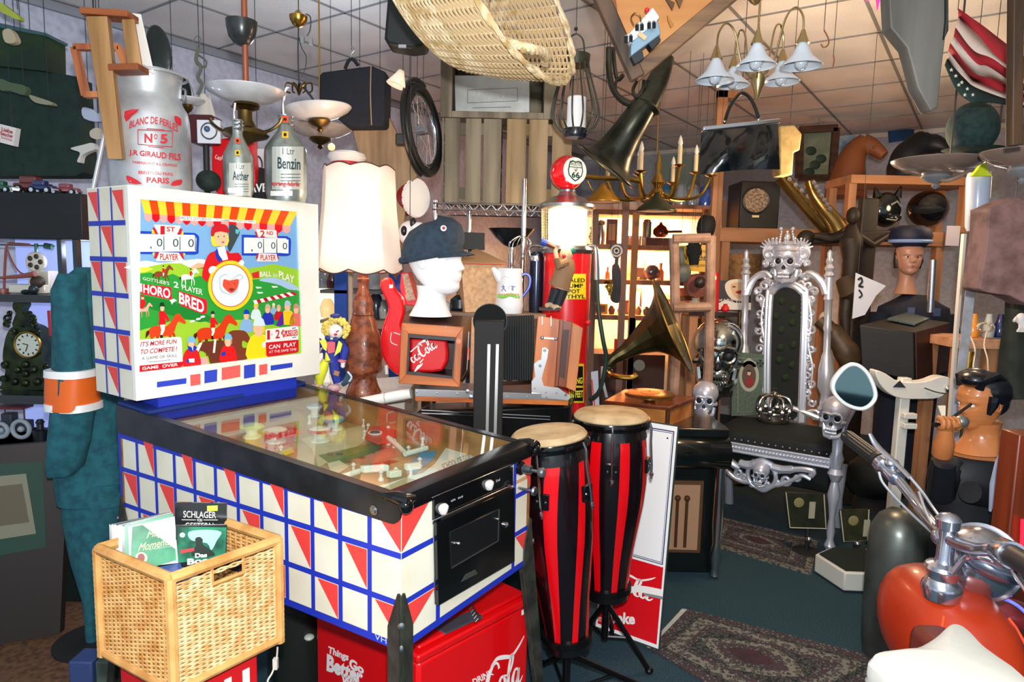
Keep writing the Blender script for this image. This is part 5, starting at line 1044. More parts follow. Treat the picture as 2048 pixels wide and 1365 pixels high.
m=MB(wood('4c3420','2a1c12','z',.6)); m.bar(P(2032,-60,2.0),P(2028,292,2.0),.03,.03,(0,1,0)); o=solo('wooden_rod','dark wooden rod hanging upright in front of the flag','rod',m,bevel=.003)
m=MB(mat('1c3a38',.9,var='12282a',scale=40)); m.ball(P(1945,258,2.8),(.095,.09,.105),24,14); m.lathe(P(1945,305,2.8),UP,[(0,.06),(.012,.11),(.02,.06)],24); o=solo('felt_hat','dark teal round hat hanging over the brown glass bowl','hat',m); wire(o,P(1945,212,2.8))
BG=mat('7c6a60',.2,coat=.7)
t,c,R=bowl_lamp('brown glass bowl lamp hanging below the teal hat',1876,322,2.75,82,BG,None,depth=.36,base_col=GREYM); wire(t,P(1900,322,2.75),.004); m=MB(mat('8a7464',.25,coat=.6)); vt(m,[(1872,352,2.75),(1890,362,2.7),(1920,352,2.68),(1945,335,2.7)],.008); part('glass_arm',m,t)
t,c,R=bowl_lamp('brown glass bowl lamp at the right edge of the picture',2050,305,2.35,76,BG,None,depth=.42,base_col=GREYM); wire(t,P(2045,305,2.35),.004)
m=MB(mat('c8d820',.5)); pris(m,[(1970,318),(1978,345),(1985,352),(1945,352),(1955,340)],2.85,.02); o=solo('yellow_pennant','small lime-yellow pennant hanging between the two brown bowls','pennant',m); wire(o,P(1970,325,2.86))
t=thing('security_camera','small white ball security camera under the far ceiling','camera',P(1644,236,6.4)); m=MB(mat('e6e6ea',.4)); m.ball(P(1645,230,6.4),.055,20,12); m.cyl(P(1648,222,6.4),V((*P(1648,222,6.4).xy,ZC)),.03); part('housing',m,t); m=MB(BLACK); m.ball(P(1641,233,6.35),.028,14,8); part('lens',m,t)
for i,(x,y,Y) in enumerate(((1648,60,2.9),(1667,110,3.3))):
 m=MB(mat('8a4a2c',.5)); vt(m,[(x,y,Y),(x+9,y+18,Y),(x+8,y+30,Y),(x-1,y+35,Y),(x-6,y+28,Y)] if i==0 else [(x,y,Y),(x+1,y+12,Y),(x-1,y+24,Y)],.003); o=solo('ceiling_hook',['curved brown wire hook hanging from the ceiling near the cone shades','short straight brown wire hanging beyond the curved hook'][i],'hook',m); wire(o,P(x,y,Y))
t=thing('paper_star','glowing red pointed star at the top edge, right of the five-arm lamp','star',P(1752,20,2.6)); m=MB(mat('ff1c50',.5,emit=6)); c=P(1757,-12,2.6); m.tube([c,P(1754,22,2.6)],[.012,.001],6); m.tube([c,P(1732,2,2.6)],[.012,.001],6); m.tube([c,P(1775,-2,2.6)],[.012,.001],6); part('star_ray',m,t); wire(t,c)
# -- heads and skulls --
def interp(tab,z):
 for i in range(len(tab)-1):
  if tab[i][0]<=z<=tab[i+1][0]:
   u=(z-tab[i][0])/(tab[i+1][0]-tab[i][0]); u=u*u*(3-2*u)*.5+u*.5
   return [a+(b-a)*u for a,b in zip(tab[i][1:],tab[i+1][1:])]
 return list(tab[-1][1:])
HT=[(0,.24,-.02,.07),(.03,.345,.02,.15),(.10,.385,.10,.205),(.17,.375,.2,.24),(.24,.395,.27,.265),(.33,.40,.33,.285),(.42,.385,.38,.305),(.5,.375,.42,.32),(.58,.405,.45,.33),(.7,.395,.46,.335),(.82,.34,.42,.315),(.92,.22,.31,.235),(.98,.10,.15,.12),(1,.003,.003,.003)]
def head(mb,chin,H,yaw,pitch=0,neck=None,n=56,k=44,male=False):
 """head from the chin up, face along yaw (0 = to the camera's right)"""
 R=M.Rotation(yaw,3,'Z')@M.Rotation(-pitch,3,'Y'); rings=[]; chin=V(chin)
 for j in range(k+1):
  z=j/k; f,b,w=interp(HT,z); ring=[]
  for i in range(n):
   a=2*PI*i/n; ca,sa=math.cos(a),math.sin(a); e=.85
   x=(f if ca>0 else b)*abs(ca)**e*(1 if ca>0 else -1); y=w*abs(sa)**e*(1 if sa>0 else -1)
   aa=a if a<PI else a-2*PI
   if ca>0:
    nz=0
    if .33<z<.60:nz=.09*max(0,1-abs(z-.385)/.05)**.7 if z<.385 else .09*max(0,1-(z-.385)/.2)
    x+=nz*math.exp(-(aa/.17)**2)
    x-=.045*math.exp(-((abs(aa)-.50)/.2)**2-((z-.50)/.045)**2); x+=.018*math.exp(-(aa/.35)**2-((z-.265)/.022)**2)+.014*math.exp(-(aa/.3)**2-((z-.215)/.02)**2)-.012*math.exp(-(aa/.35)**2-((z-.24)/.008)**2)
    x+=.012*math.exp(-((abs(aa)-.5)/.3)**2-((z-.58)/.03)**2)
   ring.append(chin+R@(V((x-.0,y,z))*H))
  rings.append(ring)
 mb.rings(rings)
 for s in (-1,1):
  c=chin+R@(V((-.04,s*.325,.46))*H); mb.ball(c,(.05*H,.02*H,.10*H),12,8,R@M.Rotation(-.15,3,'Y')); mb.torus(c+R@V((0,s*.015*H,0)),R@V((.2,s,0)),.05*H,.013*H,16,6,mul=(1.0,1.6),hint=R@V((1,0,0)))
 if neck:
  L,r0,r1=neck; c0=chin+R@(V((-.05,0,.12))*H); rows=[]
  for j in range(9):
   u=j/8; r=r0*(1-u)+r1*u**2 if u>.6 else r0*(1-.15*math.sin(PI*u)); r=r0*(1-.12*math.sin(PI*min(1,u*1.2)))+(r1-r0)*u**3; rows.append([c0-UP*(L+.12*H)*u+R@V((-.02*H*u,0,0))+R@V((math.cos(2*PI*i/32)*r*1.05,math.sin(2*PI*i/32)*r,0)) for i in range(32)])
  mb.rings(rows)
 return lambda x,y,z:chin+R@(V((x,y,z))*H)
def skull(t,c,H,yaw,m1,name='skull_head',pitch=0,teethm=None):
 R=M.Rotation(yaw,3,'Z')@M.Rotation(-pitch,3,'Y'); g=lambda x,y,z:V(c)+R@(V((x,y,z))*H); m=MB(m1)
 m.ball(g(-.06,0,.66),(.40*H,.34*H,.34*H),28,18,R); m.ball(g(.08,0,.42),(.22*H,.25*H,.26*H),20,12,R)
 for s in (-1,1):
  m.torus(g(.27,s*.13,.50),R@V((1,s*.25,0)),.095*H,.035*H,20,8,hint=UP); m.tube([g(.27,s*.22,.42),g(.16,s*.3,.40),g(-.05,s*.3,.42)],[.05*H,.045*H,.03*H],8)
  m.tube([g(.02,s*.25,.30),g(.05,s*.22,.12),g(.22,s*.14,.04),g(.29,0,.03)],[.05*H,.055*H,.055*H,.06*H],8)
 m.ball(g(.22,0,.25),(.10*H,.15*H,.10*H),16,8,R); m.tube([g(.3,-.2,.6),g(.35,-.1,.62),g(.34,0,.59),g(.35,.1,.62),g(.3,.2,.6)],.035*H,8)
 o=part(name,m,t); d=MB(mat('1c2026',.5,.3))
 for s in (-1,1):d.ball(g(.27,s*.13,.50),(.05*H,.075*H,.075*H),14,8,R)
 d.lathe(g(.30,0,.32),UP,[(0,.045*H),(.05*H,.04*H),(.10*H,.005*H)],10); part('eye_sockets',d,o)
 tt=MB(teethm or m1)
 for r_,z,n_ in ((0,.215,8),(1,.13,8)):
  for i in range(n_):
   a=(i-(n_-1)/2)*.22; tt.ball(g(.17+.15*math.cos(a),.17*math.sin(a),z),(.022*H,.022*H,.042*H),8,6,R)
 part('teeth',tt,o); return o
def curl(mb,x,y,Y,r,a0,turns,w,tail=None,flip=1):
 pts=[]; n=int(14*abs(turns))+4
 for i in range(n+1):
  u=i/n; a=a0+flip*2*PI*turns*u; rr=r*(1-.82*u); pts.append(P(x+rr*math.cos(a),y+rr*math.sin(a),Y))
 mb.tube(pts,[w*(1-.5*i/n) for i in range(n+1)],6)
 mb.ball(pts[-1],w*1.1,8,6)
 # -- counters --
zA=P(727,790,2.90).z
def topbox(name,label,cat,quad,z,th,m_,edge=None,to_floor=True,group=None):
 c=[on_z(x,y,z) for x,y in quad]; t=thing(name,label,cat,V((*(sum(c,V())/4).xy,0))); m=MB(edge or m_); m.hexa([q-UP*th for q in c]+c); part('top',m,t,bevel=.003)
 if to_floor:ce=sum(c,V())/4; m=MB(m_); b=[ce+(q-ce)*.96 for q in c]; m.hexa([zz(q,0) for q in b]+[q-UP*th for q in b]); part('body',m,t,bevel=.003)
 return t
t=topbox('display_counter','white topped display counter holding the carved lamp and the clown doll','counter',[(704,804),(812,790),(840,750),(640,766)],zA,.03,mat('c8c6bc',.5),mat('eceae2',.35))
m=MB(mat('f2f2ee',.25,coat=.4)); a,b=P(690,812,2.74),P(822,787,2.72); m.tube([a,a.lerp(b,.5),b],.022,20); m.m(mat('b4b0a4',.5)); m.torus(a.lerp(b,.62),b-a,.023,.002); solo('white_tube','white tube light lying along the front edge of the white counter','tube light',m)
t=thing('black_case','long black case with silver trim lines under the bellows camera','case',V((*P(985,870,2.75).xy,0))); zB=P(970,830,2.62).z
m=MB(mat('0c1010',.25,coat=.4)); a,b=zz(P(830,820,2.64),0),zz(P(1142,830,2.84),0); m.hexa([a,b,b+V((.03,.18,0)),a+V((.03,.18,0)),zz(a,zB),zz(b,zB),zz(b+V((.03,.18,0)),zB),zz(a+V((.03,.18,0)),zB)]); part('body',m,t,bevel=.012)
m=MB(CHROME); cpl=pl3(a,b,zz(a,zB));
for y0,y1 in ((813,826),(819,832)):m.tube([cpl.at(843,y0+8,.004),cpl.at(1100,y1+8,.004)],.0025,6)
part('silver_trim',m,t)
# -- carved table lamp --
t=thing('table_lamp','carved brown table lamp with a large scalloped cream shade beside the pinball backbox','lamp',P(727,790,2.90))
CARV=mat('8a4a2a',.4,var='5c2a14',scale=34,bump=1.0,coat=.2); m=MB(CARV)
m.lathe(P(727,790,2.90),UP,[(P(727,y,2.90).z-zA,r*mpp(2.90)) for y,r in ((790,34),(783,35),(772,30),(756,25),(750,27),(744,35),(738,37),(730,36),(715,38),(690,36),(668,33),(661,30),(658,28),(640,24),(631,20),(629,22),(620,19),(605,20),(595,16),(578,10),(566,10),(562,12),(558,12),(556,10),(520,10))],48,wob=lambda th,t_:1+.035*math.sin(th*7+t_*60)*math.sin(t_*75)); base_=part('carved_base',m,t)
sh=mat('ffe8d6',.8,emit=.26); m=MB(sh); nsc=48
rows=[(538,86),(500,82),(460,78),(420,74),(380,72),(340,70)]; R=[]
for j,(y,r) in enumerate(rows):
 ring=[]
 for i in range(nsc*2):
  a=2*PI*i/(nsc*2); w_=1-.075*abs(math.sin(a*4)); yy=y+(9*abs(math.sin(a*4)) if j==0 else (-7*abs(math.sin(a*4)) if j==len(rows)-1 else 0)); c=P(718+j*.0,yy,2.90); k=r*mpp(2.90)*w_; ring.append(c+V((math.cos(a)*k,math.sin(a)*k,0)))
 R.append(ring)
m.rings(R,cap=False); so=part('lamp_shade',m,t,'cream pleated shade with scalloped rims',solid=.002)
for j in (0,-1):m=MB(mat('4a2c1c',.6)); m.tube(R[j],.0028,6,closed=True); part('brown_piping',m,so)
m=MB(mat('e8c8a0',.8));
lamp('table_lamp_bulb','POINT',P(718,420,2.90)+V((0,0,.0)),3.5,(1,.75,.5),.03)
t=thing('sailor_cap','white sailor cap with a red band standing above the scalloped lampshade','cap',P(695,340,3.2)); m=MB(mat('e9e6e2',.6)); LZ(m,694,3.2,[(330,26),(326,32),(316,38),(308,35),(303,20),(302,2)],32,mul=(1,.9)); part('crown',m,t); m=MB(mat('b8101c',.5)); LZ(m,695,3.2,[(345,30),(341,32),(326,31),(325,28)],32); part('red_band',m,t)
m=MB(mat('a09484',.6)); m.cyl(P(700,345,3.2),V((*P(700,345,3.2).xy,zA)),.012); solo('cap_stand','thin pole carrying the sailor cap behind the lampshade','stand',m)
# -- clown doll --
def doll():
 Y=2.84; t=thing('clown_doll','small clown doll with yellow hair, blue jacket and yellow trouser leg','doll',P(668,795,Y)); k=mpp(Y); f=lambda x,y,d=0:P(600+x/4.265,520+y/4.265,Y+d)
 b=MB(mat('f4ece8',.3)); b.ball(f(305,612),(15*k,14*k,15.5*k),20,14); b.tube([f(300,650,.01),f(275,700,.01),f(260,800,.01),f(265,950,.01)],[.012,.03,.03,.02],12); b.tube([f(190,700,.01),f(150,760),f(140,840)],[.02,.016,.010],8); b.ball(f(137,850),.010,8,6); b.tube([f(345,710,.01),f(375,800),f(365,890)],[.02,.016,.010],8); b.ball(f(365,905,-.004),.010,8,6)
 b.tube([f(230,850),f(170,960),f(150,1060)],[.02,.02,.014],8); b.tube([f(290,900),f(290,990),f(300,1080)],[.02,.02,.014],8); bo=part('body',b,t)
 for x,y,c_,s in ((285,597,'30405c',1),(325,600,'30405c',1),(312,598+10,'d83038',1.6),(303,630,'c02028',2.2)):m=MB(mat(c_,.3)); m.ball(f(x,y+6,-.026),(.0028*s*1.3,.002*s,.0026*s),10,6); part('face_paint',m,bo)
 h=MB(mat('ecdc7c',.9,var='d8c050',scale=60))
 for i in range(170):
  a=random.uniform(0,2*PI); r=random.uniform(.6,1); x,y=305+math.cos(a)*115*r*(1 if math.cos(a)>0 else 1),590+math.sin(a)*95*r
  if abs(x-305)<62 and y>560:continue
  h.ball(f(x,y,random.uniform(-.01,.025)),random.uniform(.006,.010),6,4)
 part('hair',h,t,'fluffy yellow hair'); c_=MB(mat('2a3a8c',.6)); c_.ball(f(300,478),(.022,.02,.010),14,8); part('cap',c_,t)
 j=MB(mat('2434a0',.7,var='1c2880',scale=30)); j.tube([f(270,680,.005),f(265,760),f(270,860)],[.032,.036,.034],14); j.tube([f(190,690,0),f(140,740,-.005),f(132,800,-.01)],[.018,.020,.017],10); j.tube([f(345,700,0),f(385,770,-.005),f(372,850,-.01)],[.018,.020,.017],10); j.tube([f(290,870,-.005),f(300,960,-.01),f(320,1050,-.012)],[.024,.023,.018],10); part('jacket',j,t)
 y_=MB(mat('e6ea3c',.6)); y_.tube([f(232,850,-.012),f(190,920,-.018),f(170,1000,-.015),f(165,1060,-.012)],[.012,.026,.022,.014],12); y_.tube([f(225,790,-.03),f(238,860,-.03)],[.004,.014],8); part('yellow_trouser_leg',y_,t)
 for q in ([(165,690),(215,670),(230,720),(225,780),(200,760)],[(330,690),(360,720),(345,780),(290,825),(310,760)]):m=MB(mat('dce64c',.6)); pris(m,[(600+x/4.265,520+y/4.265) for x,y in q],Y-.042,.006); part('lapel',m,t)
 m=MB(mat('d86070',.7)); pris(m,[(600+x/4.265,520+y/4.265) for x,y in [(220,700),(300,700),(295,790),(240,800)]],Y-.040,.005); part('pink_shirt',m,t)
 for x,s in ((235,-1),(305,1)):m=MB(mat('1c2c78',.6)); m.ball(f(x,668+(12 if s>0 else 0),-.042),(.012,.006,.012),10,6); part('bow_tie',m,t)
 for x,y in ((135,790),(360,860)):m=MB(mat('e08098',.7)); m.torus(f(x,y,-.008),UP,.014,.006,14,6); part('pink_cuff',m,t)
 m=MB(mat('a87850',.7)); m.box(f(312,968,-.036),(.022,.004,.020),M.Rotation(.3,3,'Y')); part('brown_patch',m,t)
 for x in (145,290):m=MB(mat('d8b8bc',.95,var='b89098',scale=80)); m.ball(f(x,1090,-.01),(.030,.026,.018),12,8); m.m(mat('d83850',.5)).ball(f(x+10,1130,-.03),(.016,.02,.006),10,6); part('fluffy_shoe',m,t)
doll()
m=MB(mat('2c4458',.4)); f4=lambda x,y:(600+x/4.265,520+y/4.265); vt(m,[(*f4(430,960),2.66),(*f4(400,1030),2.66),(*f4(360,1070),2.66)],[.012,.014,.008]); m.m(mat('b8c0c8',.3)); vt(m,[(*f4(405,955),2.64),(*f4(440,1000),2.64),(*f4(420,1040),2.64)],.004); solo('small_figurine','small dark blue and silver figurine between the clown doll and the lamp base','figurine',m)
# -- red guitar body and cane fronted player --
Yg=2.98; t=thing('guitar_body','bright red electric guitar body standing behind the wooden camera box','guitar',P(800,750,Yg))
m=MB(mat('e01018',.25,coat=.6)); pris(m,sm2([f4(*q) for q in [(682,195),(700,280),(742,370),(748,440),(705,560),(683,680),(690,790),(745,910),(840,990),(930,960),(960,800),(900,640),(865,560),(890,450),(870,330),(810,250),(780,175),(735,150)]],4),Yg,.05); part('body',m,t,bevel=.01)
m=MB(mat('f4f0ee',.4)); vt(m,[(*f4(780,620),Yg-.004),(*f4(775,700),Yg-.004),(*f4(830,730),Yg-.004)],.002); vt(m,[(*f4(800,620),Yg-.004),(*f4(855,640),Yg-.004)],.002); m.box(P(*f4(777,227),Yg-.003),(.015,.002,.015)); part('white_marks',m,t,flat=True)
m=MB(mat('d8d4d0',.4)); m.cyl(P(*f4(735,900),2.92),P(*f4(740,975),2.92),.008); part('support',m,t)
t=thing('record_player','small red case with a cane panel tilted between the lampshade and the foam head','record player',P(822,608,3.05)); m=MB(mat('d8101c',.3,coat=.5)); pris(m,[f4(*q) for q in [(862,110),(925,105),(1000,340),(985,395),(880,385),(850,240)]],3.05,.12); part('case',m,t,bevel=.004); m=MB(mat('b8a490',.7,var='8a7864',scale=90)); pris(m,[f4(*q) for q in [(872,125),(920,115),(985,340),(915,350)]],3.045,.006); part('cane_panel',m,t)
# -- bellows camera --
def bellows_camera():
 g=lambda x,y:(780+x/4.55,600+y/4.55); t=thing('bellows_camera','large antique wooden bellows camera on a metal rail bed','camera',P(980,830,2.75)); OW=wood('d0783c','9a4e22','x',.35,16,.3); OWz=wood('d0783c','9a4e22','z',.35,16,.3); DW=mat('3c1810',.35,coat=.3,var='28100a',scale=10)
 Yf=2.66; fo=[g(105,215),g(665,250),g(635,795),g(80,760)]; fi=[g(165,310),g(600,345),g(570,720),g(148,680)]
 bk=[P(*g(150,112),Yf+.24),P(*g(745,150),Yf+.24)]
 m=MB(DW); a=[P(*q,Yf+.02) for q in fo]; dp=V((0,.24,0)); z_=[bk[0],bk[1],bk[1]+V((-.005,0,a[2].z-a[1].z)),bk[0]+V((0,0,a[3].z-a[0].z))]
 for i,j in ((0,1),(1,2),(2,3),(3,0)):p_=[a[i],a[j],z_[j],z_[i]]; m.prism(p_,((z_[0]+z_[1]+a[2]+a[3])/4-(p_[0]+p_[1]+p_[2]+p_[3])/4).normalized()*.008)
 m.prism(z_,V((0,-.006,0))); bx=part('box',m,t,'dark varnished wooden box')
 for i in range(4):
  j=(i+1)%4; m=MB(OW if i%2==0 else OWz); m.prism([P(*fo[i],Yf),P(*fo[j],Yf),P(*fi[j],Yf),P(*fi[i],Yf)],V((0,.025,0))); part('front_frame',m,t,bevel=.002)
 m=MB(mat('2c2c30',.5)); f2=[g(178,345),g(590,375),g(562,695),g(165,655)]
 for i in range(4):j=(i+1)%4; m.prism([P(*fi[i],Yf+.006),P(*fi[j],Yf+.006),P(*f2[j],Yf+.006),P(*f2[i],Yf+.006)],V((0,.02,0)))
 part('inner_rebate',m,t)
 m=MB(mat('e8e0d8',.4)); m.prism([P(*g(340,150),Yf+.10)+UP*.002,P(*g(500,160),Yf+.10)+UP*.002,P(*g(500,190),Yf+.05)+UP*.002,P(*g(330,185),Yf+.05)+UP*.002],UP*.002) if False else None
 m=MB(mat('e04838',.4)); m.box(P(*g(715,490),Yf+.1),(.006,.02,.05)); m.m(STEEL); m.tube([P(*g(718,290),Yf+.1),P(*g(700,640),Yf+.1),P(*g(655,720),Yf+.05)],.002,6); part('side_latch',m,t); m=MB(mat('e07858',.4)); m.disc(P(*g(625,378),Yf-.001),(0,-1,0),.010,16); part('round_peg',m,t)
 m=MB(mat('10181c',.6)); R=[]; nb=26
 for i in range(nb+1):
  u=i/nb; cx,w_,h0,h1=1006+62*u,1,634-3*u,760; Yc=2.72+.12*u; e=3.2 if i%2 else 0; s=.12
  R.append([P(cx,h0-e*.6,Yc),P(cx,h0-e*.6,Yc+s),P(cx,h1+e*.6,Yc+s),P(cx,h1+e*.6,Yc)])
  for q in (R[-1][0],R[-1][3]):q.y-=(.006 if i%2 else 0)
 m.rings(R); part('bellows',m,t,'black pleated bellows')
 Ys=2.78; m=MB(OWz); m.prism([P(*g(*q),Ys) for q in [(1345,148),(1545,178),(1500,795),(1290,785)]],V((0,.03,0))); part('rear_standard',m,t,bevel=.003)
 m=MB(mat('7c3c24',.35,coat=.3)); m.prism([P(*g(*q),Ys+.005) for q in [(1545,178),(1580,185),(1530,790),(1500,795)]],V((0,.03,0))); m.prism([P(*g(*q),Ys+.02) for q in [(1575,190),(1660,200),(1600,800),(1530,790)]],V((0,.03,0))); part('rear_inner_frame',m,t,bevel=.002)
 m=MB(mat('3c1a12',.5)); m.prism([P(*g(*q),Ys+.012) for q in [(1578,275),(1632,275),(1590,720),(1535,690)]],V((0,.005,0))); part('dark_slot',m,t)
 m=MB(wood('d08448','a05a28','z',.35,16,.3)); m.prism([P(*g(*q),Ys-.01) for q in [(1660,210),(1758,258),(1690,840),(1600,800)]],V((0,.04,0))); part('rear_side_board',m,t,bevel=.003)
 SV=mat('c0c4c8',.3,.85); m=MB(SV); m.prism([P(*g(*q),Ys-.006) for q in [(1385,440),(1415,435),(1442,455),(1432,530),(1400,640),(1380,720),(1400,785),(1530,800),(1600,850),(1645,870),(1640,895),(1620,918),(1290,880),(1288,745),(1322,700),(1310,585),(1345,555),(1375,550)]],V((0,.006,0))); br=part('metal_bracket',m,t)
 for x,y in ((1408,463),(1366,602),(1600,868),(1316,808),(1418,845),(1515,850),(1425,888)):m=MB(mat('989ca0',.3,.9)); m.lathe(P(*g(x,y),Ys-.007),(0,-1,0),[(0,.006 if y in (463,602,868) else .003),(.003,.004)],12); part('screw',m,br)
 m=MB(SV); m.bar(P(*g(1375,345),Ys-.004),P(*g(1510,355),Ys-.004),.004,.007,(0,0,1)); m.ball(P(*g(1385,345),Ys-.005),.008,10,6); m.ball(P(*g(1510,355),Ys-.005),.008,10,6); part('metal_catch',m,t)
 for x in (1385,1465):m=MB(mat('e8e4dc',.3)); m.bar(P(*g(x,150),Ys-.003),P(*g(x,225 if x<1400 else 238),Ys-.003),.004,.01,(0,1,0)); part('top_peg',m,t)
 for (pl_,m_,nm) in (([(228,812),(1625,865),(1625,918),(228,880)],SV,'metal_rail'),([(228,880),(1625,918),(1620,962),(232,922)],OW,'wooden_bed')):
  m=MB(m_); p_=[P(*g(x,y),2.66+.14*(x-228)/1400) for x,y in pl_]; m.prism(p_,V((-.02,.18,0))); ob=part(nm,m,t,bevel=.001)
  if nm=='metal_rail':
   for x,y,r_ in ((705,832,.008),(738,885,.008),(430,850,.003),(615,855,.003),(245,838,.003),(1070,882,.003),(1250,885,.003)):m=MB(STEEL); m.lathe(P(*g(x,y),2.658+.14*(x-228)/1400),(0,-1,0),[(0,r_),(.005,r_),(.006,r_*.5)],14); part('screw',m,ob)
 m=MB(mat('5c3828',.5)); m.prism([P(*g(1020,780),2.80),P(*g(1290,770),2.84),P(*g(1290,850),2.84),P(*g(1020,830),2.80)],V((0,.1,0))); part('focus_block',m,t)
bellows_camera()
g6m=lambda x,y:(780+x/4.55,600+y/4.55)
t=thing('red_cushion','round red drink cushion with white script inside the wooden camera box','cushion',P(855,745,2.74)); m=MB(mat('d8101a',.5)); pts=[g6m(180,345),g6m(330,345),g6m(515,365),g6m(530,480),g6m(525,560),g6m(480,650),g6m(380,665),g6m(178,660)]; pris(m,pts,2.74,.05); part('cover',m,t,bevel=.012); m=MB(mat('f6f0ee',.5)); o_,e_=V(P(*g6m(120,640),2.738)),V(P(*g6m(440,425),2.738)); d_=e_-o_; pr_=V((-d_.z,0,d_.x)).normalized()
STR2=[SCRIPT[i] for i in (3,4,5,7,8,9)]
cut=[[p for p in st if p[0]>.9] for st in SCRIPT]; script(m, lambda x,y:o_+d_*x+pr_*y*.052,[c for c in cut if len(c)>1])
for q in ([(180,475),(300,365),(360,350),(300,385),(195,475)],[(210,665),(250,600),(300,575),(290,600),(225,662)]):m.poly([P(*g6m(*p_),2.738) for p_ in q])
part('white_script',m,t,flat=True)
t=thing('black_column','tall narrow black box with two upright silver strips in front of the bellows','case',P(978,866,2.56)); m=MB(mat('020304',.7)); pris(m,[(949,643),(1008,643),(1004,872),(946,868)],2.56,.07); part('body',m,t,bevel=.002)
for a,b in (((978,689),(974,872)),((995,689),(990,877))):m=MB(mat('b8bab8',.35,.8)); m.bar(P(*a,2.557),P(*b,2.557),.003,.011,(1,0,0)); part('silver_strip',m,t)
t=thing('black_disc','black round disc standing on edge behind the tall black box','disc',P(980,643,2.66)); m=MB(mat('050708',.95)); m.lathe(P(980,642,2.66),(0,1,0),[(0,.066),(.012,.068),(.03,.066)],40); m.m(mat('3c4044',.5)).torus(P(980,642,2.66),(0,1,0),.067,.0015,40,5,mul=(1,1)); part('body',m,t)
# -- foam head with field cap --
def foam():
 Y=2.80; chin=P(880,588,Y); H=(P(880,440,Y).z-chin.z); t=thing('foam_head','white foam display head wearing the blue grey cap on the camera box','display head',P(855,632,Y))
 m=MB(mat('f3f3f8',.7)); head(m,P(870,588,Y),H*.92,-.35,neck=(P(868,588,Y).z-P(855,632,Y).z,.062,.085)); part('head',m,t,ang=80)
 c=thing('field_cap','blue grey peaked cap with a round badge on the white foam head','cap',P(860,520,Y)); CB=mat('2c3e50',.85,var='223240',scale=40); k=mpp(Y)
 m=MB(CB); R=[]
 for j,(u,s,dz) in enumerate(((0,1.0,0),(.25,1.04,0),(.5,1.0,0),(.75,.86,0),(.93,.55,0),(1,.02,0))):
  c0=P(863,514,Y).lerp(P(874,438,Y),u); R.append([c0+V((math.cos(2*PI*i/40)*60*k*s,math.sin(2*PI*i/40)*.122*s,(-.022*math.cos(2*PI*i/40+PI))*(1-u)+.03*(math.cos(2*PI*i/40))*u*.5)) for i in range(40)])
 m.rings(R,cap=True); part('crown',m,c); m=MB(CB); R=[]
 c0=P(864,510,Y)
 for (s,dz) in ((1.0,0),(1.12,-.006),(1.3,-.012),(1.5,-.018)):
  R.append([c0+V((math.cos(a)*57*k*s,math.sin(a)*.112*(.9+.1*s)-.0,dz+.022*math.cos(a))) for a in [-1.35+2.0*i/16+.0 for i in range(17)]])
 m.rings(R,closed=False); part('peak',m,c,solid=.004)
 m=MB(CB); m.tube([P(863,512,Y)+V((math.cos(2*PI*i/40)*60*k,math.sin(2*PI*i/40)*.113,.024*math.cos(2*PI*i/40))) for i in range(40)],.010,8,closed=True,flat=1.4); part('turn_up',m,c)
 m=MB(mat('e8e0dc',.4)); q=P(887,457,Y-.115); m.lathe(q,(.25,-1,.2),[(0,.012),(.003,.012),(.004,.009)],18); m.m(mat('a01828',.4)).lathe(q+V((.001,-.004,.001)),(.25,-1,.2),[(0,.006),(.003,.005)],14); part('badge',m,c)
foam()
# -- wire shelf with crates --
GW=wood('8f8672','5c5446','z',.8,12); GWx=wood('8c8470','5c5444','x',.8,12); GW2=wood('b09874','7c6848','z',.8,12)
Yk=3.35
t=thing('wire_shelf','chrome wire shelf on thin posts carrying the wooden crates','shelf',zz(P(1010,700,Yk),0)); zS=P(1010,408,Yk).z
x0,x1=P(866,408,Yk).x,P(1146,408,Yk).x
m=MB(CHROME)
for y_ in (Yk-.02,Yk+.36):
 for dz in (0,-.03):m.tube([(x0,y_,zS+dz-.006),(x1,y_,zS+dz-.006)],.004,6)
 for i in range(24):a=x0+(x1-x0)*i/24; b=x0+(x1-x0)*(i+1)/24; m.tube([(a,y_,zS-.036 if i%2 else zS-.006),(b,y_,zS-.006 if i%2 else zS-.036)],.002,4)
for i in range(40):a=x0+(x1-x0)*i/39; m.tube([(a,Yk-.02,zS-.004),(a,Yk+.36,zS-.004)],.002,4)
for x_ in (x0,x1):m.tube([(x_,Yk-.02,zS-.006),(x_,Yk+.36,zS-.006)],.004,6)
part('wire_tier',m,t)
for px,y_ in ((870,0),(1140,0),(870,.36),(938,.36),(1046,-.02)):
 xx=P(px,500,Yk+y_).x; m=MB(CHROME); m.cyl((xx,Yk+y_,0),(xx,Yk+y_,zS+(.12 if px==1046 else .01)),.0125); part('post',m,t)
zS2=P(1040,622,3.3).z; m=MB(wood('9a8270','6a5444','x',.7,10)); pts=[P(820,628,3.2),P(1090,632,3.2)]; m.obox((pts[0].x,3.08,zS2-.02),(pts[1].x-pts[0].x,0,0),(0,.24,0),(0,0,.02)); shb=solo('wooden_board','worn wooden board on trestles behind the camera, carrying jug and shade','board',m,bevel=.002)
m=MB(wood('6a5a4a','453a2e','z')); m.obox((pts[0].x+.05,3.25,0),(.04,0,0),(0,.05,0),(0,0,zS2-.021)); tag(link_mesh('board_leg',m,None,None),None,None) if False else part('leg',m,shb); m=MB(wood('6a5a4a','453a2e','z')); m.obox((pts[1].x-.1,3.25,0),(.04,0,0),(0,.05,0),(0,0,zS2-.021)); part('leg',m,shb)
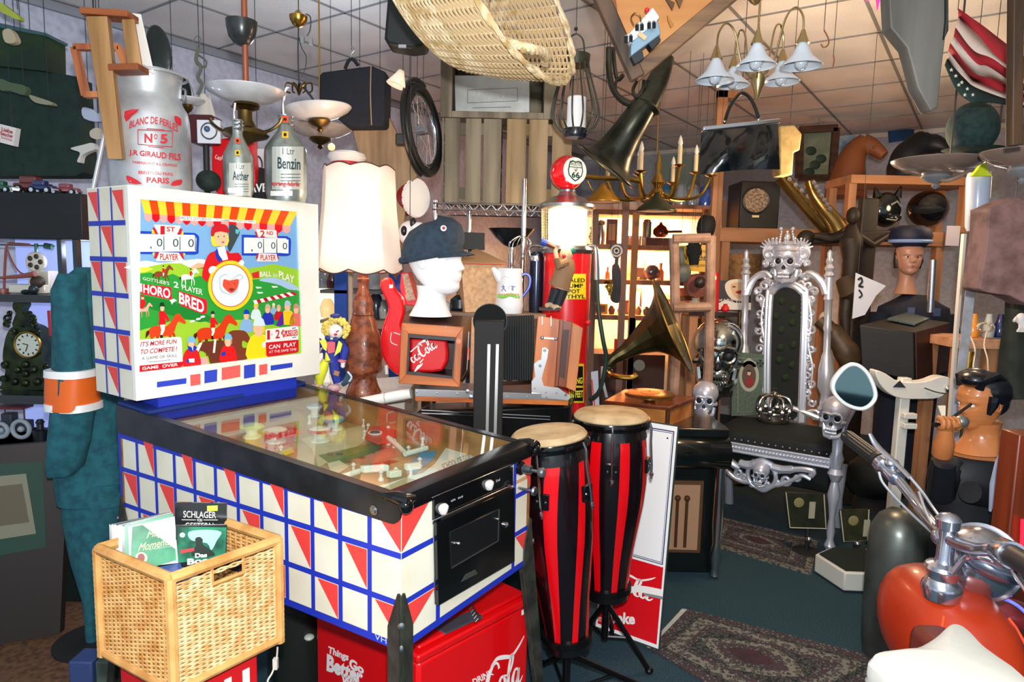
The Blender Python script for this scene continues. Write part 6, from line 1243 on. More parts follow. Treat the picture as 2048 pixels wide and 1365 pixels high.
def crate(label,xl,xr,yt,yb,slats,mt,dy=.34,grp='slatted wooden crates on the wire shelf',rot=0):
 a=P(xl,yb,Yk); a.z=zS+.001; w_=P(xr,yb,Yk).x-a.x; h=P(xl,yt,Yk).z-zS; t=thing('wooden_crate',label,'crate',a+V((w_/2,dy/2,0)),grp)
 for (s0,s1) in slats:m=MB(mt); m.obox(a+V((w_*s0,0,0)),(w_*(s1-s0),0,0),(0,.010,0),(0,0,h)); so=part('slat',m,t,bevel=.001)
 for z_ in (.02,h-.075):m=MB(mt); m.obox(a+V((.004,.0105,z_)),(w_-.008,0,0),(0,.012,0),(0,0,.055)); part('batten',m,t)
 for z_ in range(4):
  for x_ in (0,w_-.008):m=MB(GWx); m.obox(a+V((x_,.023,h*(z_+.08)/4)),(.008,0,0),(0,dy-.03,0),(0,0,h*.19)); part('side_slat',m,t)
 m=MB(GWx); m.obox(a+V((.01,.03,.004)),(w_-.02,0,0),(0,dy-.04,0),(0,0,.008)); part('bottom_board',m,t)
 return t
crate('grey slatted crate, the left of the two on the wire shelf',883,1000,236,404,[(0,.03),(.045,.30),(.40,.66),(.70,1)],GW)
crate('tan slatted crate, the right of the two on the wire shelf',1011,1140,238,404,[(0,.30),(.34,.63),(.70,1)],GW2)
zc=P(900,236,Yk).z+.004; t=thing('beer_crate','old grey open crate lying on its side on top of the slatted crates','crate',V((P(995,236,Yk).x,Yk+.15,zc))); hx=P(900,128,Yk).z-zc
xl,xr=P(880,240,Yk).x,P(1112,240,Yk).x
for (x_,w_,z_,h_,d0,dd) in ((xl,.055,0,hx+.08,0,.3),(xr-.06,.06,0,hx+.16,0,.3),(xl+.055,xr-xl-.115,0,.03,0,.3),(xl+.055,xr-xl-.115,hx+.05,.03,0,.3),(xl+.055,xr-xl-.115,.03,hx+.02,.28,.015)):m=MB(GW); m.obox((x_,Yk+.0+d0,zc+z_),(w_,0,0),(0,dd,0),(0,0,h_)); part('board',m,t,bevel=.003)
t=thing('aluminium_tray','pale embossed metal tray with a brewery word standing in the old crate','tray',P(985,232,Yk+.08)); m=MB(mat('b4b8b8',.4,.6,var='9a9e9c',scale=6)); pris(m,[(908,150),(1060,150),(1060,226),(910,231)],Yk+.08,.02); part('plate',m,t,bevel=.004)
tp_=PL(P(985,190,Yk+.08),(0,-1,0)); m=MB(mat('a4a8a8',.35,.7))
for a,b in (((935,180),(1035,176)),((935,206),(1035,202)),((935,180),(935,206)),((1035,176),(1035,202)),((945,216),(1022,214))):m.tube([tp_.at(*a),tp_.at(*b)],.0015,4)
m.qtext('Heineken',tp_,[(940,202),(1030,199),(1030,182),(940,184)],.003,bold=.02); part('embossed_lettering',m,t,flat=True)
# -- things around the shelf --
t=thing('bicycle_wheel','black moped wheel with mudguard hanging left of the crates','wheel',P(838,350,3.26)); ax=V((.962,-.25,.1)).normalized(); c=P(846,262,3.26); Rw=80*mpp(3.26)
m=MB(mat('0c0e10',.5)); m.torus(c,ax,Rw,.022,56,12,mul=(1,1)); part('tyre',m,t); m=MB(CHROME); m.torus(c,ax,Rw-.032,.008,56,8); part('rim',m,t); m=MB(STEEL); m.cyl(c-ax*.03,c+ax*.03,.02); part('hub',m,t)
m=MB(STEEL); _,e1,e2=basis(ax)
for i in range(28):a=2*PI*i/28; m.tube([c+(e1*math.cos(a+.25*(1 if i%2 else -1))+e2*math.sin(a+.25*(1 if i%2 else -1)))*.018+ax*.02*(1 if i%2 else -1),c+(e1*math.cos(a)+e2*math.sin(a))*(Rw-.035)],.0012,4)
part('spokes',m,t); m=MB(mat('101214',.4)); m.torus(c,ax,Rw+.035,.012,40,8,a0=-.3,a1=2.8,hint=UP); m.box(P(808,280,3.16),(.07,.05,.05)); m.tube([P(808,280,3.16),P(820,275,3.2)],.01,6); part('mudguard',m,t,bevel=.006); wire(t,c+UP*(Rw+.03))
t=thing('toy_drum','small red and white toy drum hanging below the moped wheel','drum',P(826,432,3.3)); ax=V((.80,-.58,-.05)).normalized(); c=P(818,396,3.32); m=MB(mat('8c2018',.4)); m.lathe(c,ax,[(-.05,.086),(.05,.086)],36,cap=False); part('shell',m,t); m=MB(mat('e8eaea',.5)); m.lathe(c,ax,[(.045,.088),(.056,.088),(.057,.001)],36); part('drum_skin',m,t)
for d_ in (-.052,.047):m=MB(mat('f2eeee',.4)); m.torus(c+ax*d_,ax,.089,.005,36,6); m.m(RED); [m.ball(c+ax*d_+(basis(ax)[1]*math.cos(a)+basis(ax)[2]*math.sin(a))*.093,.004,6,4) for a in [2*PI*i/16 for i in range(16)]]; part('hoop',m,t)
wire(t,c+UP*.08); wire(t,c+UP*.083+ax*.05)
t=thing('panda_mask','white and black furry toy face hanging under the toy drum','toy',P(820,490,3.02)); m=MB(mat('e4e4e8',.8)); m.ball(P(819,467,3.03),(.05,.045,.055),20,12); m.ball(P(836,458,3.0),(.035,.03,.03),14,8); part('face',m,t)
for x,y in ((808,462),(826,446)):m=MB(BLACK); m.ball(P(x,y,2.99),(.014,.012,.022),12,8); part('black_patch',m,t)
wire(t,P(820,447,3.03))
m=MB(wood('a08462','7a6044','z',.7,20)); pris(m,[(705,258),(775,228),(835,350),(818,372),(790,560),(745,420)],3.25,.06); o=solo('plywood_sheet','slanting brown wooden panel behind the moped wheel and the lampshade','panel',m,bevel=.003); wire(o,P(760,240,3.28)); wire(o,P(720,256,3.28))
m=MB(mat('ffb040',.4,emit=9)); m.ball(P(663,294,3.6),.018,12,8); o=solo('orange_bulb','small glowing orange bulb behind the sailor cap','bulb',m); wire(o,P(663,292,3.6))
m=MB(mat('f0e4cc',.5,emit=.3)); m.lathe(P(800,150,3.1),(-.35,-.1,-1),[(-.02,.012),(.0,.02),(.05,.045)],24,cap=False); o=solo('spot_lamp','small white cone spotlight under the ceiling left of the big basket','lamp',m,solid=.002); wire(o,P(806,142,3.1))
t=thing('shade_lantern','brown paper shade shaped like a little house behind the foam head','lampshade',P(952,600,3.2)); m=MB(mat('dcb48c',.8,var='c89a70',scale=50,emit=0)); a=P(952,598,3.2); a.z=zS2+.001; k=mpp(3.2); H_=P(952,527,3.2).z-a.z
m.lathe(a,UP,[(0,34*k*1.2),(H_,48*k*1.2)],4,a0=PI/4+.3); part('body',m,t); m=MB(mat('9a7a58',.8)); m.lathe(a+UP*H_,UP,[(-.004,62*k*1.15),(.004,62*k*1.15),(P(952,498,3.2).z-P(952,527,3.2).z,.004)],4,a0=PI/4+.3); part('roof',m,t); m=MB(mat('b84030',.5)); m.lathe(a+UP*(H_-.004),UP,[(0,63*k*1.15),(.004,63*k*1.15)],4,a0=PI/4+.3); part('red_edging',m,t)
def jug():
 Y=3.12; z0=zS2+.001; t=thing('porcelain_jug','white porcelain jug with blue characters and a floral band holding a whisk','jug',V((*P(1018,616,Y).xy,z0))); W_=mat('eef2f6',.25,coat=.5); m=MB(W_); LZ(m,1018,Y,[(616,26),(612,29),(604,28),(570,26),(545,24),(537,26),(537,23),(550,21),(600,24)],40,z0); m.tube([P(1000,560,Y-.02),P(992,545,Y-.03),P(985,536,Y-.03)],[.02,.018,.008],12); part('body',m,t)
 m=MB(mat('2848b8',.3,coat=.5)); vt(m,[(1042,552,Y),(1052,548,Y),(1060,556,Y),(1058,575,Y),(1048,590,Y),(1043,596,Y)],.007,10); part('handle',m,t)
 cy=CY(1018,590,Y,27.5); m=MB(mat('2c48a0',.4))
 for q in ([(1003,574),(1010,574)],[(1006,570),(1007,576),(1003,582)],[(1007,577),(1012,583)],[(1018,572),(1018,580)],[(1018,572),(1024,572),(1024,581)],[(1026,572),(1026,582)],[(1026,573),(1031,574)]):m.tube([cy.at(x,y,.001) for x,y in q],.0014,4)
 for x0 in (996,):
  for i in range(9):m.m(mat('8cc858',.5)).ball(cy.at(998+i*4.8,592+2*math.sin(i),.0),(.008,.003,.010),8,6); m.m(mat('e87858',.5)).ball(cy.at(1000+i*4.5,589,.002),(.0035,.002,.0035),6,4)
 m.m(mat('a8b0bc',.4)); m.tube([cy.at(x,y,.001) for x,y in ((1004,556),(1010,553),(1016,556),(1022,555))],.0008,4); part('painted_decoration',m,t)
 w_=thing('wire_whisk','steel balloon whisk standing in the white porcelain jug','whisk',P(1025,590,Y)); m=MB(CHROME);
 for i in range(7):
  a=PI*i/7; d=V((math.cos(a),math.sin(a),0)); b=P(1026,545,Y); u=P(1044,472,Y); m.tube(smooth_px([b,b.lerp(u,.4)+d*.03,b.lerp(u,.8)+d*.05,u,b.lerp(u,.8)-d*.05,b.lerp(u,.4)-d*.03,b],5,False),.0014,5)
 m.cyl(P(1020,600,Y),P(1026,545,Y),.008); part('wires',m,w_)
jug()
t=thing('steel_flask','tall steel vacuum flask standing between the jug and the fuel pump','flask',V((*P(1071,614,3.2).xy,zS2))); m=MB(mat('3a4258',.2,.8)); LZ(m,1071,3.2,[(618,13),(612,14),(518,14),(508,13),(504,8),(503,1)],28,zS2+.001); m.m(CHROME); LZ(m,1071,3.2,[(522,14.6),(515,14.8),(512,14)],28); part('body',m,t); m=MB(CHROME); vt(m,[(1060,512,3.16),(1058,498,3.16),(1068,492,3.16),(1082,494,3.16),(1086,506,3.16)],.006); part('handle',m,t)
t=thing('steel_bowl_stand','steel bowl on a tall stem behind the paper house shade','bowl',V((*P(1024,580,3.52).xy,0))); m=MB(mat('586068',.25,.9)); LZ(m,1022,3.52,[(495,6),(490,16),(475,32),(460,44),(458,46),(458,42),(476,28),(488,12)],32); part('bowl',m,t); m=MB(CHROME); c=P(1024,495,3.52); m.cyl(c,(c.x,c.y,0),.018); part('stem',m,t)
t=thing('black_speaker_box','small black box above the paper house shade','box',V((*P(938,500,3.45).xy,zS2))); m=MB(mat('10120e',.6)); pris(m,[(912,464),(968,466),(968,500),(913,498)],3.45,.1); m.cyl(V((*P(940,500,3.5).xy,0)),P(940,498,3.5),.01); part('body',m,t)
for i,(x,y,c_,s,lab) in enumerate(((890,598,'e0dcd8',.03,'pale round tin beside the foam head neck'),(920,605,'18242a',.05,'dark teal kettle behind the camera box'),(940,608,'4a4844',.035,'grey metal valve between the kettle and the black disc'))):
 c=P(x,y,3.2); m=MB(mat(c_,.35,.3)); h=c.z-zS2; m.lathe(V((c.x,c.y,zS2)),UP,[(0,s*.8),(s*.3,s),(s*1.1,s*.9),(s*1.5,s*.4),(s*1.55,.001)],20); m.tube([c+UP*.02,c+UP*.045,c+UP*.05+V((.03,0,0))],.006,6); solo(['round_tin','kettle','metal_valve'][i],lab,['tin','kettle','valve'][i],m)
 # -- fuel pump --
def pump():
 Y=3.16; t=thing('fuel_pump','red vintage fuel pump with a lit glass cylinder and round red globe','fuel pump',V((*P(1134,900,Y).xy,0))); RM=mat('d40c14',.28,coat=.5); k=mpp(Y)
 m=MB(RM); LZ(m,1132,Y,[(600,48),(600,47),(507,47)],40,0.0); part('body',m,t)
 m=MB(STEEL); LZ(m,1134,Y,[(507,50),(500,54),(493,52),(491,48)],40); part('lower_ring',m,t); m=MB(STEEL); LZ(m,1134,Y,[(420,50),(416,56),(410,56),(404,44),(396,34),(392,20),(384,15),(380,16),(378,12)],40); part('cap_ring',m,t)
 m=MB(mat('fff0c8',.5,emit=2.6)); LZ(m,1134,Y,[(493,38),(418,38)],36); part('lit_cylinder',m,t,'glowing cream glass cylinder'); m=MB(mat('d8c0a0',.5,.6)); c0,c1=P(1134,492,Y),P(1134,418,Y)
 for i in range(56):a=2*PI*i/56; d=V((math.cos(a),math.sin(a),0))*50*k; m.tube([c0+d,c1+d],.0009,3)
 for j in range(14):m.torus(c0.lerp(c1,j/13),UP,50*k,.0009,40,3)
 part('wire_mesh',m,t)
 gc=P(1134,346,Y); r=33.5*k; m=MB(mat('e80c18',.15,coat=.8)); m.ball(gc,r,40,26); go=part('globe',m,t); n=V((.42,-.9,.02)).normalized(); q=gc+n*r*.80; m=MB(mat('f2f4f0',.3)); m.lathe(q,n,[(0,r*.62),(r*.12,r*.76),(r*.16,r*.74),(r*.165,.001)],40,hint=UP); m.m(mat('14403c',.4)); pl=PL(q+n*(r*.17),n); u=V((0,0,1)); s=UP.cross(n).normalized(); s=s if s.x>0 else -s
 f=lambda x,y,o=.001:q+n*(r*.17+o)+s*x*r+u*y*r
 sh_=[(-.38,.5),(-.2,.56),(0,.5),(.2,.56),(.38,.5),(.44,.3),(.5,.0),(.44,-.28),(.2,-.5),(0,-.62),(-.2,-.5),(-.44,-.28),(-.5,0),(-.44,.3)]
 m.poly([f(x,y) for x,y in sh_]); m.m(mat('f2f4f0',.3)); m.poly([f(x*.86,y*.86,.002) for x,y in sh_]); m.m(mat('14403c',.4)); m.poly([f(-.4,.2,.003),f(.4,.2,.003),f(.4,.16,.003),f(-.4,.16,.003)])
 m.text('ROUTE',f(-.32,.26,.004),s*.64*r,u*.17*r,bold=.02); m.text('US',f(-.12,.0,.004),s*.24*r,u*.12*r,bold=.02); m.text('66',f(-.26,-.42,.004),s*.52*r,u*.34*r,bold=.03); part('route_badge',m,go,flat=True)
 cy=CY(1132,600,Y,47); m=MB(mat('e8cc20',.4));
 def patch(x0,x1,y0,y1,off=.001):P_=[cy.at(x0+(x1-x0)*i/10,y0,off) for i in range(11)]; Q_=[cy.at(x0+(x1-x0)*i/10,y1,off) for i in range(11)]; m.rings([P_,Q_],closed=False)
 patch(1124,1172,548,599); m.m(BLACK)
 for s_,y,x0 in (('SEALED',566,1127),('PUMP',577,1131),('POT',588,1137),('ETHYL',598.5,1126)):m.qtext(s_,cy,[(x0,y-1),(1170-(x0-1127),y-1),(1170-(x0-1127),y-9),(x0,y-9)],.003,bold=.02)
 part('yellow_label',m,t,flat=True); m=MB(mat('e8cc20',.4)); patch(1138,1168,728,806); m.m(BLACK); patch(1140,1166,733,772,.002); patch(1140,1166,776,803,.002); m.m(mat('e8d840',.4)); m.qtext('LONG',cy,[(1142,770),(1165,768),(1165,755),(1142,757)],.004,bold=.03); m.qtext('50 FEET',cy,[(1141,797),(1166,795),(1166,781),(1141,783)],.004,bold=.03); part('yellow_label',m,t,flat=True)
 m=MB(STEEL); vt(m,[(1178,492,Y-.1),(1190,494,Y-.1),(1193,510,Y-.1),(1194,560,Y-.1)],[.006,.009,.012,.014],10); no=part('nozzle',m,t); m=MB(mat('1c342c',.5)); vt(m,[(1194,560,Y-.1),(1197,620,Y-.1),(1206,680,Y-.1),(1212,720,Y-.08),(1200,780,Y-.05),(1180,800,Y)],.010,10); part('hose',m,t); m=MB(RED); m.ball(P(1176,646,Y-.12),.012,10,8); part('valve_knob',m,t)
 lamp('fuel_pump_lamp','POINT',P(1134,455,Y-.25),5,(1,.72,.42),.06)
pump()
def figure():
 Y=2.93; f=lambda x,y,d=0:P(1040+x/3.4125,300+y/3.4125,Y+d); t=thing('drinking_figure','carved figure of a man in a tan coat drinking, fixed on the fuel pump','figure',f(215,1100));
 m=MB(mat('c8a888',.5)); m.ball(f(315,715),(.028,.025,.034),14,10); m.tube([f(310,750),f(310,840),f(275,950)],[.02,.035,.03],10); m.tube([f(250,740),f(240,690),f(250,672)],.010,8); m.tube([f(250,960),f(215,1060)],[.018,.012],8); m.tube([f(290,960),f(255,1070)],[.018,.012],8); part('body',m,t)
 m=MB(mat('8a6848',.7)); m.tube([f(320,745),f(310,800,-.005),f(285,880,-.01),f(265,940,-.01)],[.03,.045,.042,.046],14,flat=.7); m.tube([f(315,765,-.02),f(262,790,-.04),f(250,740,-.04)],[.022,.02,.015],10); part('coat',m,t)
 for a,b in (((250,950),(212,1050)),((290,955),(255,1065))):m=MB(mat('181c24',.7)); m.tube([f(*a),f(*b)],[.026,.018],10); part('trouser_leg',m,t); m=MB(mat('c8b090',.6)); m.tube([f(b[0]+10,b[1]+5,.0),f(b[0]-30,b[1]+12,-.03)],[.014,.010],8); part('boot',m,t)
 m=MB(mat('1c6860',.5)); m.ball(f(350,690),(.018,.014,.018),10,6); m.m(mat('c82030',.4)).ball(f(300,725,-.025),.009,8,6); part('scarf_and_hat',m,t); m=MB(mat('2848a0',.4)); m.tube([f(145,625),f(185,640)],[.018,.014],10); part('blue_cup',m,t); m=MB(mat('5c3020',.4)); m.tube([f(185,640),f(250,672)],[.012,.006],8); part('bottle',m,t)
 m=MB(mat('2a2018',.6)); m.bar(f(130,1085),f(270,1085),.06,.012); part('foot_plate',m,t); m=MB(STEEL); m.tube([f(300,820,.0),P(1132,540,3.06)],.006,6); part('fixing_rod',m,t)
figure()
# -- gramophone --
def gramophone():
 Y=3.15; g=lambda x,y:(1180+x/4.266,560+y/4.266); t=thing('gramophone','old gramophone with a big brass horn on an orange wooden box','gramophone',P(1300,845,Y)); HB=mat('5a5032',.32,.85,var='38361e',scale=7)
 path=[P(*g(165,760),Y),P(*g(166,715),Y),P(*g(215,665),Y),P(*g(300,615),Y),P(*g(400,545),Y+.0),P(*g(520,475),Y),P(*g(620,430),Y),P(*g(690,405),Y)]; rr=[.022,.022,.026,.034,.052,.085,.135,.20]
 pts=smooth_px(path,5,False); R=[]; hint=None
 rad=[rr[min(int(i/(len(pts)-1)*7),6)]*(1-(i/(len(pts)-1)*7-min(int(i/(len(pts)-1)*7),6)))+rr[min(int(i/(len(pts)-1)*7),6)+1]*(i/(len(pts)-1)*7-min(int(i/(len(pts)-1)*7),6)) for i in range(len(pts))]
 ax=V((.82,-.26,.40)).normalized()
 for i,p in enumerate(pts):
  tg=(pts[min(i+1,len(pts)-1)]-pts[max(i-1,0)]).normalized(); u=i/(len(pts)-1); d=tg.lerp(ax,u**2).normalized(); _,b,c=basis(d,V((0,0,1)))
  R.append([p+(b*math.cos(2*PI*k/12)+c*math.sin(2*PI*k/12))*rad[i] for k in range(12)])
 d=ax; _,b,c=basis(d,V((0,0,1))); R.append([pts[-1]+d*.012+(b*math.cos(2*PI*k/12)+c*math.sin(2*PI*k/12))*.238 for k in range(12)])
 m=MB(HB); m.rings(R,cap=False); part('horn',m,t,solid=.003,ang=12); m=MB(BRASS); m.tube(R[-1],.004,6,closed=True); part('horn_rim',m,t)
 m=MB(BRASS); vt(m,[(*g(165,770),Y),(*g(175,810),Y-.02),(*g(250,830),Y-.05),(*g(350,835),Y-.06),(*g(400,810),Y-.06)],[.018,.014,.012,.012,.016]); m.m(mat('4c4a40',.7,.2)).cyl(P(*g(420,730),Y-.04),P(*g(420,730),Y-.07),.026,n=28); part('tone_arm',m,t)
 m=MB(STEEL); m.bar(P(*g(105,755),Y),P(*g(105,850),Y),.03,.012); m.bar(P(*g(105,850),Y),P(*g(140,1000),Y),.03,.012); m.bar(P(*g(95,760),Y),P(*g(185,760),Y),.03,.02); part('bracket',m,t)
 zt_=.93; q=[on_z(*g(*p_),zt_) for p_ in ((120,1030),(680,1085),(905,1000),(300,930))]; h=q[0].z-P(*g(150,1200),q[0].y).z; cen=sum(q,V())/4
 OWg=wood('c8843c','9a5a22','x',.35,12,.4); m=MB(OWg); i_=[cen+(p-cen)*.93 for p in q]; m.hexa([p-UP*(h) for p in i_]+[p-UP*.015 for p in i_]); part('cabinet',m,t); m=MB(wood('7a3818','4a1e0c','x',.3,12,.5)); m.hexa([p-UP*.02 for p in q]+q); part('lid',m,t,bevel=.004)
 for p in i_:m=MB(mat('4a2a14',.4)); m.cyl(p-UP*(h-.004),p-UP*.02,.012); part('corner_column',m,t)
 c=on_z(*g(510,965),zt_+.03); m=MB(mat('b08a48',.2,.9)); m.lathe(c-UP*.03,UP,[(0,.03),(.012,.03),(.014,.135),(.03,.137),(.032,.13),(.033,.001)],40); m.m(mat('d8843c',.4)).disc(c+UP*.0035,UP,.055,30); m.cyl(c,c+UP*.015,.004); part('turntable',m,t)
 return cen,h,zt_
gc_,gh,gz=gramophone()
t=thing('harmonium','black lacquered harmonium with a curved lid under the gramophone','harmonium',V((gc_.x+.05,gc_.y+.1,0))); zt_=gz-gh; LQ=mat('0e1414',.2,coat=.6)
a=on_z(1290,862,zt_); b=on_z(1398,862,zt_); e=V((.0,.42,0)); m=MB(LQ); a=V((gc_.x-.28,gc_.y-.24,0)); w_=.66; m.obox(a+UP*(zt_-.05),(w_,0,0),(0,.5,0),(0,0,.05)); m.obox(a+UP*.0+V((.0,.08,0)),(w_-.02,0,0),(0,.4,0),(0,0,zt_-.05)); part('case',m,t,bevel=.008)
m=MB(LQ); R=[[a+V((x,.02+.10*math.cos(th)*.8,zt_-.13+.08*math.sin(th)*1.0)) for th in [PI*i/12+PI/2 for i in range(13)]] for x in (0,w_)]; m.rings(R,closed=False); part('rounded_lid',m,t,solid=.012); m=MB(mat('5a3c24',.5)); m.obox(a+V((.36,.065,.12)),(.2,0,0),(0,.012,0),(0,0,.40)); pp_=part('inset_panel',m,t)
m=MB(mat('b08868',.7)); m.obox(a+V((.38,.055,.14)),(.16,0,0),(0,.008,0),(0,0,.36)); part('pale_panel',m,pp_)
for x in (.42,.47):m=MB(mat('4a2c14',.5)); m.cyl(a+V((x,.045,.16)),a+V((x,.045,.42)),.008); m.ball(a+V((x,.045,.43)),.016,10,8); part('turned_rod',m,pp_)
for x in (.02,w_-.03):m=MB(CHROME if x>.3 else LQ); m.lathe(a+V((x,.02,0)),UP,[(0,.015),(.02,.028),(.06,.02),(.12,.035),(.2,.022),(.3,.03),(zt_-.2,.026)],16); part('leg',m,t)
# -- big chrome skull on its stand --
SIL=mat('dce2ee',.26,.6); SIL2=mat('ccd4e4',.32,.5,bump=.3,scale=30)
t=thing('chrome_skull','large mirror chrome skull between the gramophone and the throne','skull',P(1432,785,4.55)); sk_=skull(t,P(1432,778,4.55),144*mpp(4.55),-1.85,mat('b4bcb8',.14,1.0)); m=MB(mat('1a1c1c',.4)); c=P(1432,783,4.55); m.lathe((c.x,c.y,0),UP,[(0,.05),(.02,.05),(.04,.022),(c.z-.03,.022),(c.z-.02,.11),(c.z+.005,.11)],28); solo('round_stand','dark round stand carrying the large chrome skull','stand',m)
# -- skull throne --
def throne():
 zs=.54; FL,FR=on_z(1424,884,zs),on_z(1660,924,zs); d=(FR-FL); W=d.length; d.normalize(); n=UP.cross(d).normalized(); n=n if n.y>0 else -n; t=thing('skull_throne','ornate silver throne with black velvet, a crowned skull crest and skull armrests','throne',zz((FL+FR)/2+n*.25,0))
 VB=mat('0a1614',.75,var='060c0e',scale=6); PLb=PL(FL+n*.50,n); A_=lambda x,y,o=0:PLb.at(x,y,o); sc_=mpp((A_(1575,700)).y)
 def tb(mb,pts,r,k=4,nn=8):p=smooth_px([A_(x,y) for x,y in pts],k,False); rr=r if not isinstance(r,list) else [r[0]+(r[1]-r[0])*i/(len(p)-1) for i in range(len(p))]; mb.tube(p,rr,nn); return mb
 m=MB(VB); R=[];
 for (z_,s) in ((zs+.005,1.0),(zs+.05,1.02),(zs+.085,.97),(zs+.10,.8),(zs+.105,.4)):c=(FL+FR)/2+n*.26; R.append([V((*(c+d*(W/2-.01)*s*max(-1,min(1,1.25*math.cos(th)))+n*.25*s*max(-1,min(1,1.25*math.sin(th)))).xy,z_)) for th in [2*PI*i/48 for i in range(48)]])
 m.rings(R); part('seat_cushion',m,t,'black velvet seat cushion'); m=MB(mat('0c1414',.3,coat=.5)); m.obox(FL+UP*(-.20)+n*.02,d*W,n*.46,UP*.18); part('seat_box',m,t,bevel=.01)
 m=MB(SIL2); m.obox(FL-UP*.035,d*W,n*.03,UP*.05); m.tube([FL-UP*.036,FR-UP*.036],.009,8); m.tube([FL+UP*.014,FR+UP*.014],.007,8); ra=part('seat_rail',m,t); m=MB(SIL)
 for i in range(34):m.ball(FL.lerp(FR,(i+.5)/34)-UP*.010-n*.004,.009,8,6)
 for i in range(17):m.ball(FL.lerp(FR,(i+.5)/17)+UP*.042-n*.0,.005,6,4)
 part('beading',m,ra)
 PF_=PL(FL+n*.01,n); f=lambda x,y,o=.0:PF_.at(1370+x/4.015,720+y/4.015,o); m=MB(SIL2)
 for pts,r in (([(240,860),(260,800),(330,800),(400,850),(440,870)],.022),([(440,830),(520,850),(560,830)],.026),([(700,860),(780,880),(870,880)],.024),([(870,880),(960,880),(1030,900),(1010,935)],.018),([(240,860),(300,850),(340,900),(400,950),(470,980),(540,990),(600,1040),(640,1050)],.014),([(640,1050),(720,1010),(780,1000),(880,960),(940,930),(1010,960)],.014),([(560,830),(620,810),(700,850)],.02)):m.tube(smooth_px([f(x,y) for x,y in pts],5,False),r,8)
 for x,y,r in ((430,910,40),(480,940,26),(810,970,44),(740,990,28),(900,950,26),(540,1000,20),(660,1000,24)):
  p=[f(x+r*(1-.75*i/16)*math.cos(i*.62),y+r*(1-.75*i/16)*math.sin(i*.62)) for i in range(17)]; m.tube(p,.010,6)
 for i in range(6):m.tube([f(440+i*16,812),f(436+i*16,865)],.006,6); m.tube([f(740+i*20,858),f(744+i*20,915)],.006,6)
 m.torus(f(615,930),n,.085,.014,28,8,mul=(1,1)); part('carved_apron',m,t); skull(t,f(610,1005)-n*.02,.15,math.atan2(-n.y,-n.x),SIL2,'apron_skull')
 for px,yb in ((1490,830),(1657,860)):
  m=MB(SIL); b0_,t0=A_(px-6 if px<1500 else px-8,yb),A_(px+3,500); L=(t0-b0_).length; k=L/330
  m.lathe(b0_,t0-b0_,[(0,.035),(.10*L,.035),(.12*L,.05),(.14*L,.036),(.2*L,.032),(.24*L,.052),(.34*L,.05),(.42*L,.03),(.44*L,.022),(.55*L,.022),(.57*L,.027),(.60*L,.022),(.72*L,.024),(.73*L,.030),(.75*L,.026),(.85*L,.026),(.86*L,.036),(.88*L,.022),(.90*L,.032),(.92*L,.018),(.94*L,.024),(.96*L,.014),(.985*L,.016),(L,.004)],20); part('back_post',m,t)
 arch=[(1536,825),(1537,700),(1541,600),(1546,585),(1556,575),(1572,570),(1590,575),(1602,585),(1608,600),(1605,700),(1600,845)]
 m=MB(VB); m.prism([A_(x,y) for x,y in sm2(arch,3,False)],n*.05); pn=part('back_panel',m,t,'tufted black velvet back')
 m=MB(mat('1c3018',.9));
 for x,y in ((1565,602),(1588,618),(1553,632),(1564,660),(1586,645),(1562,695),(1588,690),(1560,720),(1585,730),(1572,755)):m.ball(A_(x,y,.004),(.026,.014,.026),10,6)
 part('velvet_buttons',m,pn); m=MB(SIL); tb(m,[(x,y) for x,y in arch],.019); ex=[(x+(-6 if x<1572 else 6)*(1 if y>580 else .6),y-(0 if y>600 else 6)) for x,y in arch]; tb(m,ex,.015); part('arch_frame',m,t)
 m=MB(SIL)
 for i in range(26):y=600+i*8.6; m.ball(A_(1541.5-(y-600)*.025,y,.012),.0045,6,4); m.ball(A_(1603-(y-600)*.02,y,.012),.0045,6,4)
 part('studs',m,pn)
 for s,X in ((-1,0),(1,0)):
  m=MB(SIL); q=lambda x,y:(1573+s*(x),y); tb(m,[q(80,588),q(72,568),q(58,552),q(42,546),q(30,556)],[.030,.014]); tb(m,[q(78,580),q(64,560),q(46,552)],.012)
  for (x,y,r,a0,fl) in ((44,572,10,0,1),(56,582,8,2,-1),(30,568,8,1,1),(22,545,9,3,-1),(14,556,6,0,1),(40,556,7,2,1)):cx,cy=q(x,y); p=[A_(cx+r*(1-.75*i/14)*math.cos(a0+fl*s*i*.6),cy+r*(1-.75*i/14)*math.sin(a0+fl*s*i*.6)) for i in range(15)]; m.tube(p,.010,6)
  part('shoulder_scroll',m,t)
  m=MB(SIL2); w_=[(12,545),(20,530),(40,522),(48,505),(42,492),(28,492),(20,505)]; m.prism([A_(*q(*p_),.03) for p_ in sm2(w_,3)],n*.03)
  for (x,y,r) in ((34,510,13),(24,527,7),(42,527,6)):cx,cy=q(x,y); m.tube([A_(cx+r*(1-.75*i/16)*math.cos(2+s*i*.6),cy+r*(1-.75*i/16)*math.sin(2+s*i*.6),.035) for i in range(17)],.011,6)
  for i in range(6):a=.3+i*.33; cx,cy=q(30,500); m.tube([A_(cx+s*8*math.cos(a),cy-8*math.sin(a),.02),A_(cx+s*(24)*math.cos(a),cy-24*math.sin(a),.02)],[.013,.004],6)
  part('crest_wing',m,t)
  m=MB(SIL)
  for j,y in enumerate((598,612,628,645,662,680,698,716,734,752,770,788,806)):
   cx,cy=q(52-(j%2)*9+(2 if s<0 else -2),y); r=8.5; m.tube([A_(cx+r*(1-.7*i/12)*math.cos(j+s*i*.6),cy+r*(1-.7*i/12)*math.sin(j+s*i*.6)) for i in range(13)],.0085,6)
  for i in range(4):cx,cy=q(50,612); m.tube([A_(cx,cy),A_(cx+(i-1.5)*5,cy-18)],[.010,.004],6)
